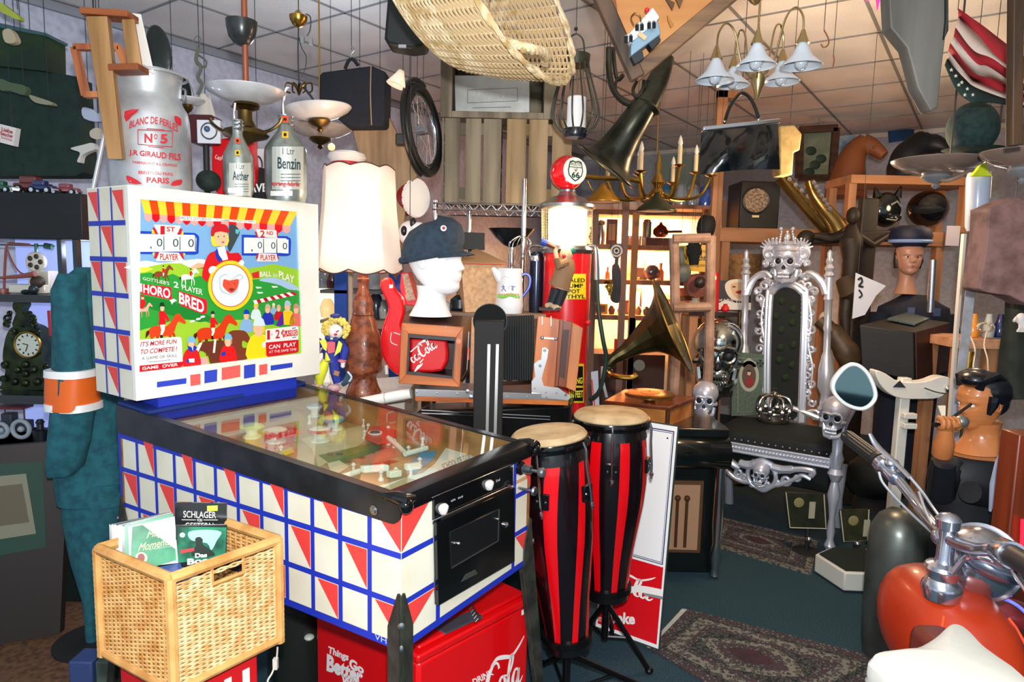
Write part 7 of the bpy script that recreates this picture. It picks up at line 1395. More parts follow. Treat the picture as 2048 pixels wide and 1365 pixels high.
  tb(m,[q(44,598),q(50,640),q(44,690),q(52,740),q(44,800)],.008); part('side_scrollwork',m,t)
 m=MB(SIL); tb(m,[(1530,838),(1545,822),(1570,814),(1600,822),(1640,838),(1658,846)],[.018,.02]); tb(m,[(1590,842),(1610,826),(1632,822),(1640,834),(1626,838)],.012); part('lower_scroll',m,t)
 skull(t,A_(1571,565,.02),.30*.92,math.atan2(-n.y,-n.x),SIL2,'crest_skull')
 m=MB(SIL); cr=A_(1574,500,.02);
 m.lathe(A_(1574,507,.02),UP,[(0,.085),(.02,.10),(.04,.085),(.05,.095),(.055,.08)],30)
 for i in range(9):a=2*PI*i/9; p=A_(1574,490,.02)+V((math.cos(a),math.sin(a),0))*.088; m.tube([p,p+UP*.035],[.014,.004],6); m.ball(p+UP*.04,.008,8,6)
 for sx in (-1,1):
  for j in range(6):m.ball(A_(1574+sx*(11+(5-j)*.9),489-j*5,.02),.012-(.0008*j),10,6)
  m.ball(A_(1574+sx*12,458,.02),.014,10,8)
 m.ball(A_(1575,474,.02),(.02,.02,.026),12,8); m.ball(A_(1575,464,.02),.010,8,6); part('crest_crown',m,t)
 for px,py,sx in ((1408,835,-1),(1668,873,1)):
  p=P(px,py,(FL if sx<0 else FR).y-.02); skull(t,p,.235,math.atan2(-n.y,-n.x)+(.25 if sx<0 else -.15),SIL2,'armrest_skull',teethm=SIL); cn=FL if sx<0 else FR; m=MB(SIL2)
  m.lathe(zz(cn,0)+d*sx*.03+n*.02,UP,[(0,.02),(.03,.032),(.07,.018),(.12,.024),(.2,.016),(.28,.026),(.34,.036),(.42,.02),(.47,.045),(.5,.03),(zs+.02,.042),(zs+.06,.028),(p.z-.01,.03)],18); part('leg',m,t,'carved silver front leg')
  m=MB(mat('8c9098',.3,.9)); e=A_(px+60 if sx<0 else px-22,790 if sx<0 else 830); m.tube(smooth_px([p+UP*.14+n*.05,p+UP*.15+n*.25,e],5,False),.03,10); part('armrest',m,t)
  m=MB(SIL2); q=zz(cn,0)+n*.46+d*sx*.0; m.tube([q,q+UP*.2-n*.04,q+UP*.42],[.03,.025,.035],10); part('leg',m,t)
 return FL,FR,d,n,zs
FL,FR,td,tn,tz=throne()
tb_=tz+.108
def on_seat(px,py):return on_z(px,py,tb_)
t=thing('portrait_book','grey-green album with an oval soldier portrait standing on the throne seat','book',on_seat(1500,832)); yb=on_seat(1500,832).y; m=MB(mat('5c6e62',.8,var='4c5e54',scale=60)); pris(m,[(1464,705),(1541,710),(1541,831),(1463,833)],yb,.03); part('cover',m,t,bevel=.003); pl=PL(P(1500,770,yb),(0,-1,0)); m=MB(mat('a8b0a0',.6))
m.tube([pl.at(*q,.0) for q in ((1476,716),(1536,720),(1536,824),(1476,824),(1476,716))],.0016,4)
def el(cx,cy,rx,ry,o):m.poly([pl.at(cx+rx*math.cos(a*PI/14),cy+ry*math.sin(a*PI/14),o) for a in range(28)])
el(1498,753,20,31,.002); m.poly([pl.at(*q,.002) for q in ((1486,724),(1498,716),(1512,726),(1512,735),(1486,735))]); m.m(mat('5c4c42',.6)); el(1498,753,14,24,.003); m.m(mat('8c3030',.6)); m.poly([pl.at(*q,.004) for q in ((1490,772),(1492,758),(1498,752),(1506,757),(1508,771),(1498,775))]); m.m(mat('d8b8a0',.6)); el(1498,747,3.5,4.5,.005); m.m(mat('303438',.6)); el(1498,742.5,4.5,2,.006)
m.m(mat('1c2824',.6))
for a in range(4):c=a*PI/2; m.poly([pl.at(1521+r*math.cos(c+o_),727+r*math.sin(c+o_),.003) for r,o_ in ((1,-.5),(8,-.42),(8,.42),(1,.5))])
part('printed_front',m,t,flat=True)
t=thing('silver_crown','tarnished silver crown with arched bands on the throne seat','crown',on_seat(1545,842)); c=on_seat(1546,843); k=mpp(c.y); CR=mat('a8a49c',.18,.95); m=MB(CR); m.lathe(c,UP,[(0,30*k),(.02,30*k),(.025,27*k),(.05,27*k),(.055,30*k),(.07,31*k)],36,cap=False); part('band',m,t,solid=.004)
for i in range(8):a=2*PI*i/8+.2; r0=30*k; dv=V((math.cos(a),math.sin(a),0)); m=MB(CR); m.tube(smooth_px([c+dv*r0+UP*.06,c+dv*r0*1.12+UP*.11,c+dv*r0*.9+UP*.16,c+dv*r0*.35+UP*.175,c+UP*.165],4,False),.009,8); part('arch',m,t); m=MB(CR); m.ball(c+dv*r0+UP*.075,(.02,.02,.028),8,6); m.ball(c+dv*r0*1.04+UP*.036,.009,8,6); part('ornament',m,t)
m=MB(CR); m.ball(c+UP*.185,.02,12,8); m.bar(c+UP*.2,c+UP*.235,.008,.008); m.bar(c+UP*.222-V((.014,0,0)),c+UP*.222+V((.014,0,0)),.008,.008); part('orb_and_cross',m,t)
for i,(q,Yq,lab,c1) in enumerate((([(1572,986),(1648,990),(1652,1058),(1580,1056)],3.8,'dark framed picture of a bottle standing in front of the throne','2c3020'),([(1681,1022),(1738,1020),(1735,1082),(1688,1084)],3.75,'smaller dark framed picture beside the white scale base','3a3820'))):
 t=thing('framed_picture',lab,'picture',P(*q[2],Yq)); m=MB(mat(c1,.4,var='1c2418',scale=12)); pris(m,q,Yq,.02); part('picture',m,t); m=MB(mat('c8c4b0',.4)); m.tube([P(*q[0],Yq),P(*q[3],Yq),P(*q[2],Yq),P(*q[1],Yq)],.0035,6); part('pale_edge',m,t); m=MB(mat('a8a890',.5)); x0,y0=q[0]; m.box(P(x0+52,y0+35,Yq-.002),(.035,.003,.10)); m.m(mat('8a8458',.5)).ball(P(x0+26,y0+20,Yq),(.03,.003,.03),12,6); part('painted_bottle',m,t,flat=True)
 m=MB(DARK); c=P((q[2][0]+q[3][0])/2,q[2][1],Yq+.01); m.cyl((c.x,c.y,0),(c.x,c.y,c.z+.005),.012); m.lathe((c.x,c.y,0),UP,[(0,.08),(.012,.08),(.02,.02)],20); m.m(CHROME).ball((c.x,c.y-.02,.09),.018); part('stand',m,t)
m=MB(mat('101c18',.8,var='080e10',scale=6)); c=on_z(1745,1060,0); m.ball((c.x+.1,c.y+.15,.30),(.22,.18,.16),20,12); m.lathe((c.x+.1,c.y+.15,0),UP,[(0,.16),(.3,.12)],20); solo('dark_stool','dark padded stool half hidden between the throne and the steel canister','stool',m)
# -- moped --
def moped():
 t=thing('moped','old moped with orange red tank, white seat and chrome handlebar','moped',zz(P(1880,1250,1.5),0)); CH=mat('c4cad8',.18,.95); h=lambda x,y:(1536+x/2.053,700+y/2.053); z8=lambda x,y:(1680+x/3.739,1000+y/3.739)
 TK=mat('9c2c0c',.38,coat=.15,var='8a200c',scale=4); m=MB(TK); c=P(1882,1262,1.52); R=[]; k=mpp(1.45)
 for j in range(13):
  u=j/12; th=PI*u; zc=math.cos(th); w=(abs(math.sin(th))**.62); R.append([c+V((0,-.02,0))+V((108*k*w*math.copysign(abs(math.cos(a))**.8,math.cos(a)),.19*w*math.copysign(abs(math.sin(a))**.8,math.sin(a)),zc*.125+.02*w*math.sin(a))) for a in [2*PI*i/48 for i in range(48)]])
 m.rings(R); part('fuel_tank',m,t)
 tk=lambda u,a:c+V((0,-.02,0))+V((108*k*abs(math.sin(PI*u))**.62*math.copysign(abs(math.cos(a))**.8,math.cos(a)),.19*abs(math.sin(PI*u))**.62*math.copysign(abs(math.sin(a))**.8,math.sin(a)),math.cos(PI*u)*.125+.02*abs(math.sin(PI*u))**.62*math.sin(a)))
 for a in (PI+.62,2*PI-.62):m=MB(mat('f04a28',.3)); m.tube([tk(.2+.5*i/10,a)+(tk(.2+.5*i/10,a)-c)*.008 for i in range(11)],.0025,6); part('tank_stripe',m,t)
 n0=P(1885,1158,1.44); m=MB(CH); q=P(1886,1150,1.46); m.lathe(q-UP*.02,UP,[(-.035,.036),(-.01,.042),(0,.040),(.012,.030),(.028,.034),(.036,.040),(.044,.036),(.05,.022),(.06,.018),(.125,.017),(.13,.024),(.15,.026),(.16,.018),(.165,.003)],28); part('steering_head',m,t)
 top=q+UP*.115; m=MB(CH); hb=[(1770,930,1.80),(1800,965,1.74),(1835,1010,1.66),(1868,1052,1.55),(1892,1075,1.47),(1925,1092,1.40),(1958,1100,1.34),(1985,1100,1.28),(2012,1108,1.24)]; vt(m,hb,.0135,14); m.ball(P(1890,1075,1.475),(.03,.026,.024),14,10); part('handlebar',m,t)
 m=MB(mat('14181a',.5)); a,b=P(1692,872,2.02),P(1762,925,1.82); m.lathe(a,b-a,[(0,.012),(.004,.019),((b-a).length-.02,.019),((b-a).length-.015,.026),((b-a).length,.026)],20)
 g_=part('left_grip',m,t,'ribbed black rubber grip'); m=MB(mat('20262a',.5)); _,e1,e2=basis(b-a); [m.tube([a+(b-a)*.06+(e1*math.cos(i)+e2*math.sin(i))*.019,a+(b-a)*.86+(e1*math.cos(i)+e2*math.sin(i))*.019],.0022,5) for i in [2*PI*k_/14 for k_ in range(14)]]; part('grip_ribs',m,g_)
 m=MB(CH); a,b=P(1762,925,1.82),P(1795,958,1.75); m.lathe(a,b-a,[(0,.026),(.02,.028),(.03,.022),((b-a).length,.022)],20); m.ball(P(1784,928,1.77),(.02,.016,.014),12,8); part('switch_clamp',m,t)
 m=MB(CH); vt(m,[(1740,868,1.84),(1752,890,1.82),(1775,912,1.78),(1800,935,1.74),(1822,958,1.70)],[.006,.009,.008,.007,.007],10,flat=.5); part('brake_lever',m,t)
 for pts in ([(1758,945,1.78),(1765,965,1.76),(1790,995,1.72),(1830,1035,1.64),(1878,1078,1.52)],[(1820,955,1.70),(1845,985,1.66),(1862,1010,1.62),(1880,1035,1.56)],[(1838,985,1.66),(1850,1020,1.6),(1862,1045,1.55),(1875,1068,1.5)]):m=MB(mat('b4bcc8',.3,.6)); vt(m,pts,.0035,8); part('cable',m,t)
 m=MB(CH); vt(m,[(1690,868,2.02),(1694,850,2.0),(1710,820,1.97)],.004,8); mi=part('mirror_stem',m,t); Ym=1.96; out=sm2([(1690,735),(1712,730),(1735,748),(1750,785),(1744,806),(1722,818),(1690,808),(1668,785),(1668,762)],4); m=MB(mat('d0d4d4',.35)); p=[P(x,y,Ym) for x,y in out]; m.tube(p,.006,8,closed=True,flat=1.4); m.prism([q_+V((0,.004,0)) for q_ in p],V((0,.014,0))); part('mirror_housing',m,mi); m=MB(mat('7c9494',.04,1.0)); m.poly([q_+V((0,-.001,0)) for q_ in p]); part('mirror_glass',m,mi,flat=True)
 m=MB(CH); c=P(1942,1122,1.50); ax=V((.75,.55,-.28)).normalized(); m.lathe(c-ax*.06,ax,[(0,.01),(.01,.04),(.04,.065),(.08,.08),(.11,.083),(.112,.09),(.125,.09)],36); hl=part('headlamp',m,t); m=MB(mat('7c8498',.25,.8)); m.ball(P(1985,1132,1.42),(.065,.06,.028),24,12,M.Rotation(.35,3,'Y')); part('speedometer',m,hl)
 m=MB(CH); vt(m,[(1905,1148,1.42),(1930,1118,1.40),(1950,1112,1.38),(1990,1124,1.36),(2010,1132,1.34)],.006,8); part('headlamp_bracket',m,t)
 m=MB(mat('14161a',.5)); a,b=P(2012,1105,1.24),P(2085,1150,1.12); m.cyl(a,b,.021); part('right_grip',m,t); m=MB(CH); a,b=P(1998,1100,1.27),P(2025,1112,1.22); m.lathe(a,b-a,[(0,.02),(.01,.026),((b-a).length,.026)],20); part('throttle_clamp',m,t); m=MB(CH); vt(m,[(2025,1138,1.22),(2035,1155,1.2),(2060,1190,1.16)],.006,8); part('brake_lever',m,t)
 ST=mat('b2b4ae',.5,bump=.15,scale=40); m=MB(ST); zt_=P(1900,1300,1.2).z+.03; top_=[z8(*q_) for q_ in ((210,1180),(300,1140),(540,1120),(700,1040),(820,935),(900,930),(980,985),(1080,1090),(1200,1180),(1376,1310),(1500,1500),(1000,1560),(500,1420),(250,1240))]
 tp=[on_z(x,y,zt_) for x,y in sm2(top_,3)]; cc=sum(tp,V())/len(tp); R=[]
 for (s,dz) in ((.90,-.07),(.97,-.05),(1.0,-.025),(.99,-.008),(.93,.002),(.6,.010),(.05,.012)):R.append([cc+(p_-cc)*s+UP*dz for p_ in tp])
 m.rings(R); so=part('seat',m,t,'white vinyl saddle'); m=MB(mat('7c8078',.5)); m.tube([cc+(p_-cc)*.985-UP*.04 for p_ in tp],.0035,6,closed=True); part('seat_piping',m,so)
 m=MB(mat('5a2018',.5)); m.hexa([zz(p_,.25) for p_ in (cc+V((.08,.0,0)),cc+V((.16,.0,0)),cc+V((.16,.25,0)),cc+V((.08,.25,0)))]+[zz(p_,zt_-.07) for p_ in (cc+V((.08,.0,0)),cc+V((.16,.0,0)),cc+V((.16,.25,0)),cc+V((.08,.25,0)))]); part('frame',m,t,bevel=.02)
 for x_,y_ in ((1.12,1.95),(1.0,.78)):m=MB(mat('101214',.6)); ax=V((.75,-.5,0)); c=V((x_+.1,y_,.27)); m.torus(c,ax,.22,.045,40,12); m.m(CHROME); m.torus(c,ax,.18,.012,40,8); m.cyl(c-ax*.06,c+ax*.06,.03); m.m(STEEL); [m.tube([c,c+(basis(ax)[1]*math.cos(i*.4)+basis(ax)[2]*math.sin(i*.4))*.18],.002,4) for i in range(16)]; part('wheel',m,t)
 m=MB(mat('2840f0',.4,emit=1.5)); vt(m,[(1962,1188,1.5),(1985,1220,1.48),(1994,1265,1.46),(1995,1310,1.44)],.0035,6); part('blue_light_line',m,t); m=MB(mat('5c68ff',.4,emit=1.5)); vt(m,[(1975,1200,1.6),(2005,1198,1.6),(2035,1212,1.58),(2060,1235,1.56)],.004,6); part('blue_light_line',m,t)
 m=MB(mat('6a1c20',.3,coat=.5)); m.ball(P(2015,1228,1.66),(.09,.05,.04),20,10,M.Rotation(.2,3,'Y')); part('rear_cover',m,t); m=MB(mat('3c5cc0',.3,coat=.5)); m.torus(P(2005,1305,1.5),(0,1,.3),.045,.014,28,8); part('blue_disc',m,t)
moped()
# -- column scale --
t=thing('weighing_scale','white column weighing scale with a rubber topped base','scale',on_z(1690,1160,0)); c9=lambda x,y:(1540+x/4.266,900+y/4.266); m=MB(mat('d4d6ce',.4)); tp=[on_z(*c9(*q),.11) for q in ((385,890),(520,830),(830,840),(900,1040),(880,1060),(640,1050))]; m.prism(tp,-UP*.10); bo_=part('base',m,t,bevel=.008); m=MB(mat('12201c',.7)); cc=sum(tp,V())/6; m.prism([cc+(p_-cc)*.88+UP*.001 for p_ in tp],UP*.006); part('rubber_mat',m,bo_)
m=MB(mat('dedfd8',.35,coat=.3)); yc=cc.y+.12; a=P(1793,1010,yc); m.obox(V((a.x-.03,yc,.01)),(.055,0,0),(0,.05,0),(0,0,P(1793,760,yc).z)); m.hexa([V((cc.x,yc-.02,.02)),V((a.x+.02,yc-.02,.02)),V((a.x+.02,yc+.07,.02)),V((cc.x,yc+.07,.02)),V((cc.x,yc-.02,.09)),V((a.x+.02,yc-.02,.09)),V((a.x+.02,yc+.07,.09)),V((cc.x,yc+.07,.09))]); part('column',m,t,bevel=.006)
m=MB(mat('e8e8e0',.35)); pris(m,sm2([(1752,742),(1772,748),(1800,764),(1850,764),(1880,754),(1902,758),(1898,778),(1880,796),(1840,799),(1800,797),(1775,785),(1758,765)],3),yc-.02,.07); bm_=part('beam_housing',m,t,bevel=.004); m=MB(mat('303438',.5)); pris(m,[(1786,775),(1800,762),(1812,776)],yc-.024,.004); part('dark_triangle',m,bm_); m=MB(CHROME); vt(m,[(1848,776,yc-.03),(1870,784,yc-.03),(1892,788,yc-.03)],.004); m.ball(P(1895,778,yc-.02),.02); part('poise',m,bm_)
for y_ in (832,852):m=MB(mat('e0e0da',.35)); m.box(P(1818,y_,yc-.02),(.07,.04,.03)); part('bracket',m,t,bevel=.004)
m=MB(mat('6c736e',.34,.6,var='4a504c',scale=4)); c=P(1796,1100,2.75); m.lathe((c.x,c.y,0),UP,[(0,.10),(.05,.11),(.2,.115),(P(1796,1120,2.75).z,.118),(P(1796,1060,2.75).z,.112),(P(1796,1035,2.75).z,.085),(P(1796,1022,2.75).z,.05),(P(1796,1018,2.75).z,.001)],40); solo('steel_canister','dark brushed steel canister with rounded top standing behind the moped tank','canister',m)
# -- bust of a singer with microphone --
def singer():
 Y=2.55; s7=lambda x,y:(1820+x/4.548,720+y/4.548); t=thing('singer_bust','painted bust of a black haired singer holding a microphone at the right edge','bust',zz(P(1950,1100,Y),0)); SK=mat('c47c48',.22,coat=.7,var='b06a3a',scale=5); k=mpp(Y); H=.20
 m=MB(SK); chin=P(1962,856,Y); loc=head(m,chin,H,PI+.16,pitch=-.12,neck=(.085,.062,.10)); part('head',m,t,ang=80)
 hm=MB(mat('0a0f18',.3,coat=.3,bump=.8,scale=30))
 hm.ball(loc(-.14,0,.72),(.09,.078,.072),24,16); hm.ball(loc(.20,.06,.99),(.05,.055,.032),16,10); hm.ball(loc(.05,-.06,.99),(.06,.05,.035),16,10); hm.ball(loc(-.28,0,.5),(.05,.06,.06),16,10)
 for s in (-1,1):hm.tube([loc(.02,s*.31,.66),loc(.07,s*.325,.50),loc(.12,s*.30,.34)],[.026,.018,.008],8)
 for i in range(16):a=-1.4+2.8*i/15; hm.tube([loc(.24,.26*math.sin(a),.82),loc(.22,.3*math.sin(a),1.0),loc(-.05,.32*math.sin(a),1.06),loc(-.32,.24*math.sin(a),.92)],[.010,.013,.013,.008],6)
 part('hair',hm,t)
 for s in (-1,1):m=MB(mat('f0ece4',.3)); m.ball(loc(.315,s*.135,.50),(.010,.010,.007),10,6); m.m(BLACK).ball(loc(.345,s*.14,.50),.0042,8,6); m.tube([loc(.36,s*.05,.575),loc(.35,s*.15,.595),loc(.29,s*.22,.575)],[.003,.0045,.002],6); part('eye',m,t)
 m=MB(mat('7a2018',.4)); m.tube([loc(.37,-.09,.25),loc(.41,0,.245),loc(.37,.09,.25)],[.003,.006,.003],8); part('lips',m,t)
 bd=MB(mat('0a0c12',.6,var='101420',scale=10)); c=P(1955,925,Y+.03); R=[]
 for (dz,rx,ry) in ((-.85,.14,.10),(-.5,.13,.10),(-.3,.14,.11),(-.15,.17,.12),(-.05,.18,.12),(.0,.17,.11),(.03,.13,.09)):R.append([V((c.x+rx*math.cos(a),c.y+ry*math.sin(a),c.z+dz)) for a in [2*PI*i/36 for i in range(36)]])
 bd.rings(R); bd.tube([P(2020,915,Y),P(1990,1000,Y-.08),P(1940,985,Y-.16)],[.05,.045,.04],14); bd.tube([P(1900,925,Y),P(1885,985,Y-.06),P(1889,925,Y-.13)],[.05,.045,.036],14); part('black_shirt',bd,t)
 m=MB(SK); R=[];
 for (dz,rx) in ((.0,.13),(.03,.115),(.06,.085),(.085,.068)):R.append([V((c.x+.012+rx*math.cos(a),c.y+rx*.75*math.sin(a),c.z+.01+dz)) for a in [2*PI*i/32 for i in range(32)]])
 m.rings(R); m.ball(V((c.x+.01,c.y,c.z+.005)),(.12,.085,.03),24,10); part('chest',m,t)
 m=MB(SK); hc=P(*s7(320,600),Y-.16); m.tube([P(*s7(290,860),Y-.13),P(*s7(310,760),Y-.15),P(*s7(322,690),Y-.16),hc],[.034,.036,.026,.024],16); m.ball(hc,(.030,.030,.027),16,12)
 for i in range(4):
  p=hc+V((-.028+.018*i,-.022,.012)); m.tube(smooth_px([p+V((0,.02,.018)),p+V((0,-.008,.012)),p+V((0,-.010,-.010)),p+V((.002,.010,-.018))],4,False),[.0095-.0006*i]*13,8)
 m.tube(smooth_px([hc+V((.030,.0,-.015)),hc+V((.036,-.02,.002)),hc+V((.018,-.036,.010)),hc+V((.0,-.036,.008))],4,False),[.0105]*13,8); part('hand',m,t)
 m=MB(mat('14161a',.4)); m.tube([P(*s7(215,590),Y-.17),hc,P(*s7(430,570),Y-.13)],.009,10); mi=part('microphone',m,t); m=MB(mat('8c9290',.35,.7)); m.ball(P(*s7(468,562),Y-.12),(.026,.024,.023),18,12); part('microphone_head',m,mi); m=MB(BLACK); m.tube([P(*s7(385,525),Y-.05),P(*s7(560,400),Y-.06)],.005,8); part('dark_rod',m,t); m=MB(mat('e8e0c8',.5)); pris(m,[s7(255,420),s7(325,418),s7(322,515),s7(290,515)],Y-.16,.004); part('paper_slip',m,t)
singer()
m=MB(mat('aab4cc',.3,coat=.3)); pris(m,[(2032,864),(2027,925),(2000,985),(1982,1025),(1984,970),(1995,925),(2012,890)],2.30,.012); m.m(MBLACK).cyl(P(1995,1000,2.33),zz(P(1995,1000,2.33),0),.006); solo('white_plate','white pointed plate standing in front of the singer bust','plate',m)
m=MB(wood('8a3a1c','5c2410','z',.35,10,.4)); a=P(2036,900,2.0); m.obox(V((a.x,2.0,0)),(.10,0,0),(0,.08,0),(0,0,P(2046,870,2.0).z)); so=solo('wooden_post','reddish brown varnished post at the right edge','post',m,bevel=.004); m=MB(mat('ff1830',.5,emit=2)); vt(m,[(2046,1040,1.985),(2044,1100,1.985)],.006); part('red_light',m,so)
# -- shelving behind the throne and its things --
OR=wood('b48058','886040','x',.7,10); ORz=wood('b48058','886040','z',.7,10)
Yr_=4.9
def board(label,x0,x1,y,Y,th=.03,dp=.4,mt=None,name='shelf_board',legs=(),z0=0):
 a,b=P(x0,y,Y),P(x1,y,Y); z_=(a.z+b.z)/2; t=thing(name,label,'shelf',V(((a.x+b.x)/2,Y+dp/2,0 if legs else z_))); m=MB(mt or OR); m.obox((a.x,Y,z_-th),(b.x-a.x,0,0),(0,dp,0),(0,0,th)); part('board',m,t,bevel=.002)
 for lx in legs:
  p=P(lx,y,Y); m=MB(ORz); m.obox((p.x,Y+.02,z0+.001 if z0 else 0),(.055,0,0),(0,.06,0),(0,0,z_-th-z0)); part('leg',m,t); m=MB(ORz); m.obox((p.x,Y+dp-.08,z0+.001 if z0 else 0),(.055,0,0),(0,.06,0),(0,0,z_-th-z0)); part('leg',m,t)
 return z_
zR=board('long pale wooden shelf behind the throne crest',1440,1905,460,Yr_,.10,.45,OR,legs=(1448,1700,1880))
zR2=board('upper wooden shelf below the brown glass bowl',1703,1960,352,Yr_+.02,.06,.4,OR,legs=(1703,1935),z0=zR)
m=MB(ORz); a=P(1437,180,Yr_-.06); m.obox((a.x,Yr_-.06,0),(.07,0,0),(0,.05,0),(0,0,a.z)); m.obox((a.x,Yr_-.06,a.z-.05),(.14,0,0),(0,.05,0),(0,0,.05)); solo('shelf_upright','tall orange timber upright left of the black radio','post',m,bevel=.003)
def stand_on(name,label,cat,mb,z_,**k):return solo(name,label,cat,mb,**k)
zT=zR+.001
t=thing('radio_speaker','black box speaker with a round woven grille on the long shelf','speaker',V((*P(1517,458,5.0).xy,zT))); m=MB(mat('0e1212',.5)); a=P(1477,458,5.0); b=P(1556,458,5.0); m.obox((a.x,5.0,zT),(b.x-a.x,0,0),(0,.3,0),(0,0,P(1500,362,5.0).z-zT)); part('cabinet',m,t,bevel=.01); m=MB(mat('a08c74',.9,var='5c4c3c',scale=60)); m.lathe(P(1512,401,4.998),(0,-1,0),[(0,25*mpp(5)),(.012,25*mpp(5)),(.013,.001)],36); m.m(mat('1c1814',.4)).torus(P(1512,401,4.99),(0,-1,0),25*mpp(5),.008); part('grille',m,t); m=MB(mat('d8c890',.4)); m.box(P(1511,433,4.995),(.05,.004,.016)); part('badge',m,t)
for i,(pts,r,lab) in enumerate((([(1562,352,4.7),(1580,375,4.7),(1605,405,4.7),(1635,440,4.7),(1655,458,4.7),(1672,455,4.7),(1672,440,4.7)],[.05,.045,.04,.04,.045,.05,.06],'worn brass saxophone slanting along the shelf beside the black radio'),([(1618,362,4.42),(1625,385,4.42),(1645,415,4.42),(1665,440,4.42),(1676,458,4.42)],[.035,.03,.045,.055,.06],'second shorter brass saxophone nearest the crucifix'))):
 m=MB(mat('9a7c44',.22,.9)); vt(m,pts,r,14); t=solo('saxophone',lab,'saxophone',m,group='brass saxophones on the shelf');
 for k_ in range(7):u=(k_+1)/9; p=P(pts[0][0]+(pts[-2][0]-pts[0][0])*u+4,pts[0][1]+(pts[-2][1]-pts[0][1])*u-4,pts[0][2]-.06); m=MB(CHROME); m.lathe(p,(.2,-1,.2),[(0,.016),(.006,.016),(.007,.004)],12); part('key',m,t)
m=MB(mat('7a4420',.6)); m.tube(px3([(1690,395,5.5),(1700,330,5.5),(1712,300,5.5),(1728,288,5.5)],5),[.16,.15,.14,.13,.12,.11,.105,.10,.095,.09,.085,.08,.08,.08,.08,.08],16); m.tube(px3([(1728,290,5.5),(1748,296,5.45),(1768,312,5.4)],4),[.085,.08,.075,.07,.06,.055,.05,.045,.04],14); m.tube([P(1722,284,5.48),P(1720,268,5.48)],[.02,.005],6); m.tube([P(1734,284,5.52),P(1735,268,5.52)],[.02,.005],6); m.ball(P(1748,294,5.36),.013,8,6); o=solo('toy_horse','brown wooden horse head rising above the orange shelf','toy horse',m)
m=MB(mat('141820',.5)); m.tube(px3([(1810,350,5.6),(1812,320,5.6),(1838,292,5.6),(1858,292,5.6)],5),[.13]*4+[.12]*4+[.11]*4+[.09]*4,14); m.tube(px3([(1850,290,5.6),(1875,290,5.5),(1896,300,5.45)],4),[.1,.09,.08,.08,.07,.06,.05,.04,.03],12); m.tube([P(1850,278,5.6),P(1852,268,5.6)],[.02,.005],6); o=solo('dark_horse','blue black toy horse behind the brown glass bowl lamp','toy horse',m)
t=thing('framed_print','framed green botanical print at the top of the back wall','picture',P(1640,345,6.2)); m=MB(mat('8a927c',.6,var='6e7a64',scale=8)); pris(m,[(1606,266),(1664,262),(1658,350),(1602,350)],6.2,.02); part('print',m,t); m=MB(mat('2c4030',.6)); [m.ball(P(x,y,6.19),(.05,.01,.04),10,6) for x,y in ((1622,302),(1630,330),(1642,318),(1618,345))]; part('leaf_drawing',m,t)
for a,b in (((1600,260),(1674,256)),((1672,256),(1664,356)),((1664,356),(1598,356)),((1600,260),(1598,356))):m=MB(wood('5a3a24','3a2416','x')); m.bar(P(*a,6.18),P(*b,6.18),.06,.04,(0,1,0)); part('frame_bar',m,t)
wire(t,P(1637,258,6.2))
m=MB(mat('b8c8d8',.4,var='4c78a0',scale=6)); pris(m,[(1676,275),(1712,268),(1712,330),(1672,345)],6.6,.02); o=solo('blue_poster','pale poster with blue marks right of the botanical print','poster',m); wire(o,P(1700,268,6.62)); m=MB(mat('28507c',.5)); pris(m,[(1778,262),(1845,256),(1850,275),(1780,285)],6.6,.02); o=solo('blue_banner','blue banner strip high on the back wall above the dark horse','banner',m); wire(o,P(1800,260,6.62))
t=thing('cat_mask','shiny black cat mask leaning on a white card on the long shelf','mask',V((*P(1770,456,4.95).xy,zT))); m=MB(mat('0c1414',.15,.3,coat=.8)); c=P(1772,420,4.95); m.ball(c,(.105,.06,.125),24,16); m.tube([c+V((-.07,0,.09)),c+V((-.095,0,.16))],[.035,.004],8); m.tube([c+V((.07,0,.09)),c+V((.095,0,.17))],[.035,.004],8); m.ball(c+V((.03,-.06,-.06)),(.05,.035,.03),14,8); part('face',m,t); m=MB(mat('a8b0a8',.2,.6)); m.tube([c+V((.0,-.06,.03)),c+V((.04,-.065,.055)),c+V((.08,-.05,.02))],.008,6); m.tube([c+V((-.03,-.07,-.07)),c+V((.02,-.1,-.08)),c+V((.07,-.07,-.04))],.006,6); part('painted_lines',m,t)
m=MB(mat('b8bcc0',.5)); pris(m,[(1728,398),(1748,392),(1756,456),(1726,452)],5.05,.01); solo('white_card','white card standing behind the black cat mask','card',m)
t=thing('black_helmet','black motorcycle helmet right of the cat mask','helmet',V((*P(1855,456,4.95).xy,zT))); m=MB(mat('0a0a0e',.15,coat=.8)); c=P(1855,418,5.0); m.ball(c,(.135,.14,.13),28,18); part('shell',m,t); m=MB(mat('30343a',.1,.5)); m.ball(c+V((-.02,-.03,-.01)),(.12,.12,.055),24,10); part('visor',m,t)
m=MB(mat('b8b4c0',.6)); m.box(P(1905,472,4.85),(.09,.01,.14),-.1); o=solo('price_card','white card pinned at the right end of the long shelf','card',m)
m=MB(mat('9c7446',.8,var='7c5830',scale=30)); c=P(1484,562,5.14); LZ(m,1484,5.14,[(562,36),(508,34)],32); o=solo('drum_shade','tan drum lampshade behind the left post of the throne','lampshade',m); m=MB(OLDBRASS); m.cyl((c.x,c.y,0),(c.x,c.y,c.z+.01),.015); m.lathe((c.x,c.y,0),UP,[(0,.14),(.02,.14),(.03,.03)],24); part('lamp_pole',m,o)
zM=board('dark glossy table behind the big chrome skull',1378,1478,624,4.6,.03,.29,mat('2c1810',.2,coat=.6),'glossy_table',legs=(1382,))
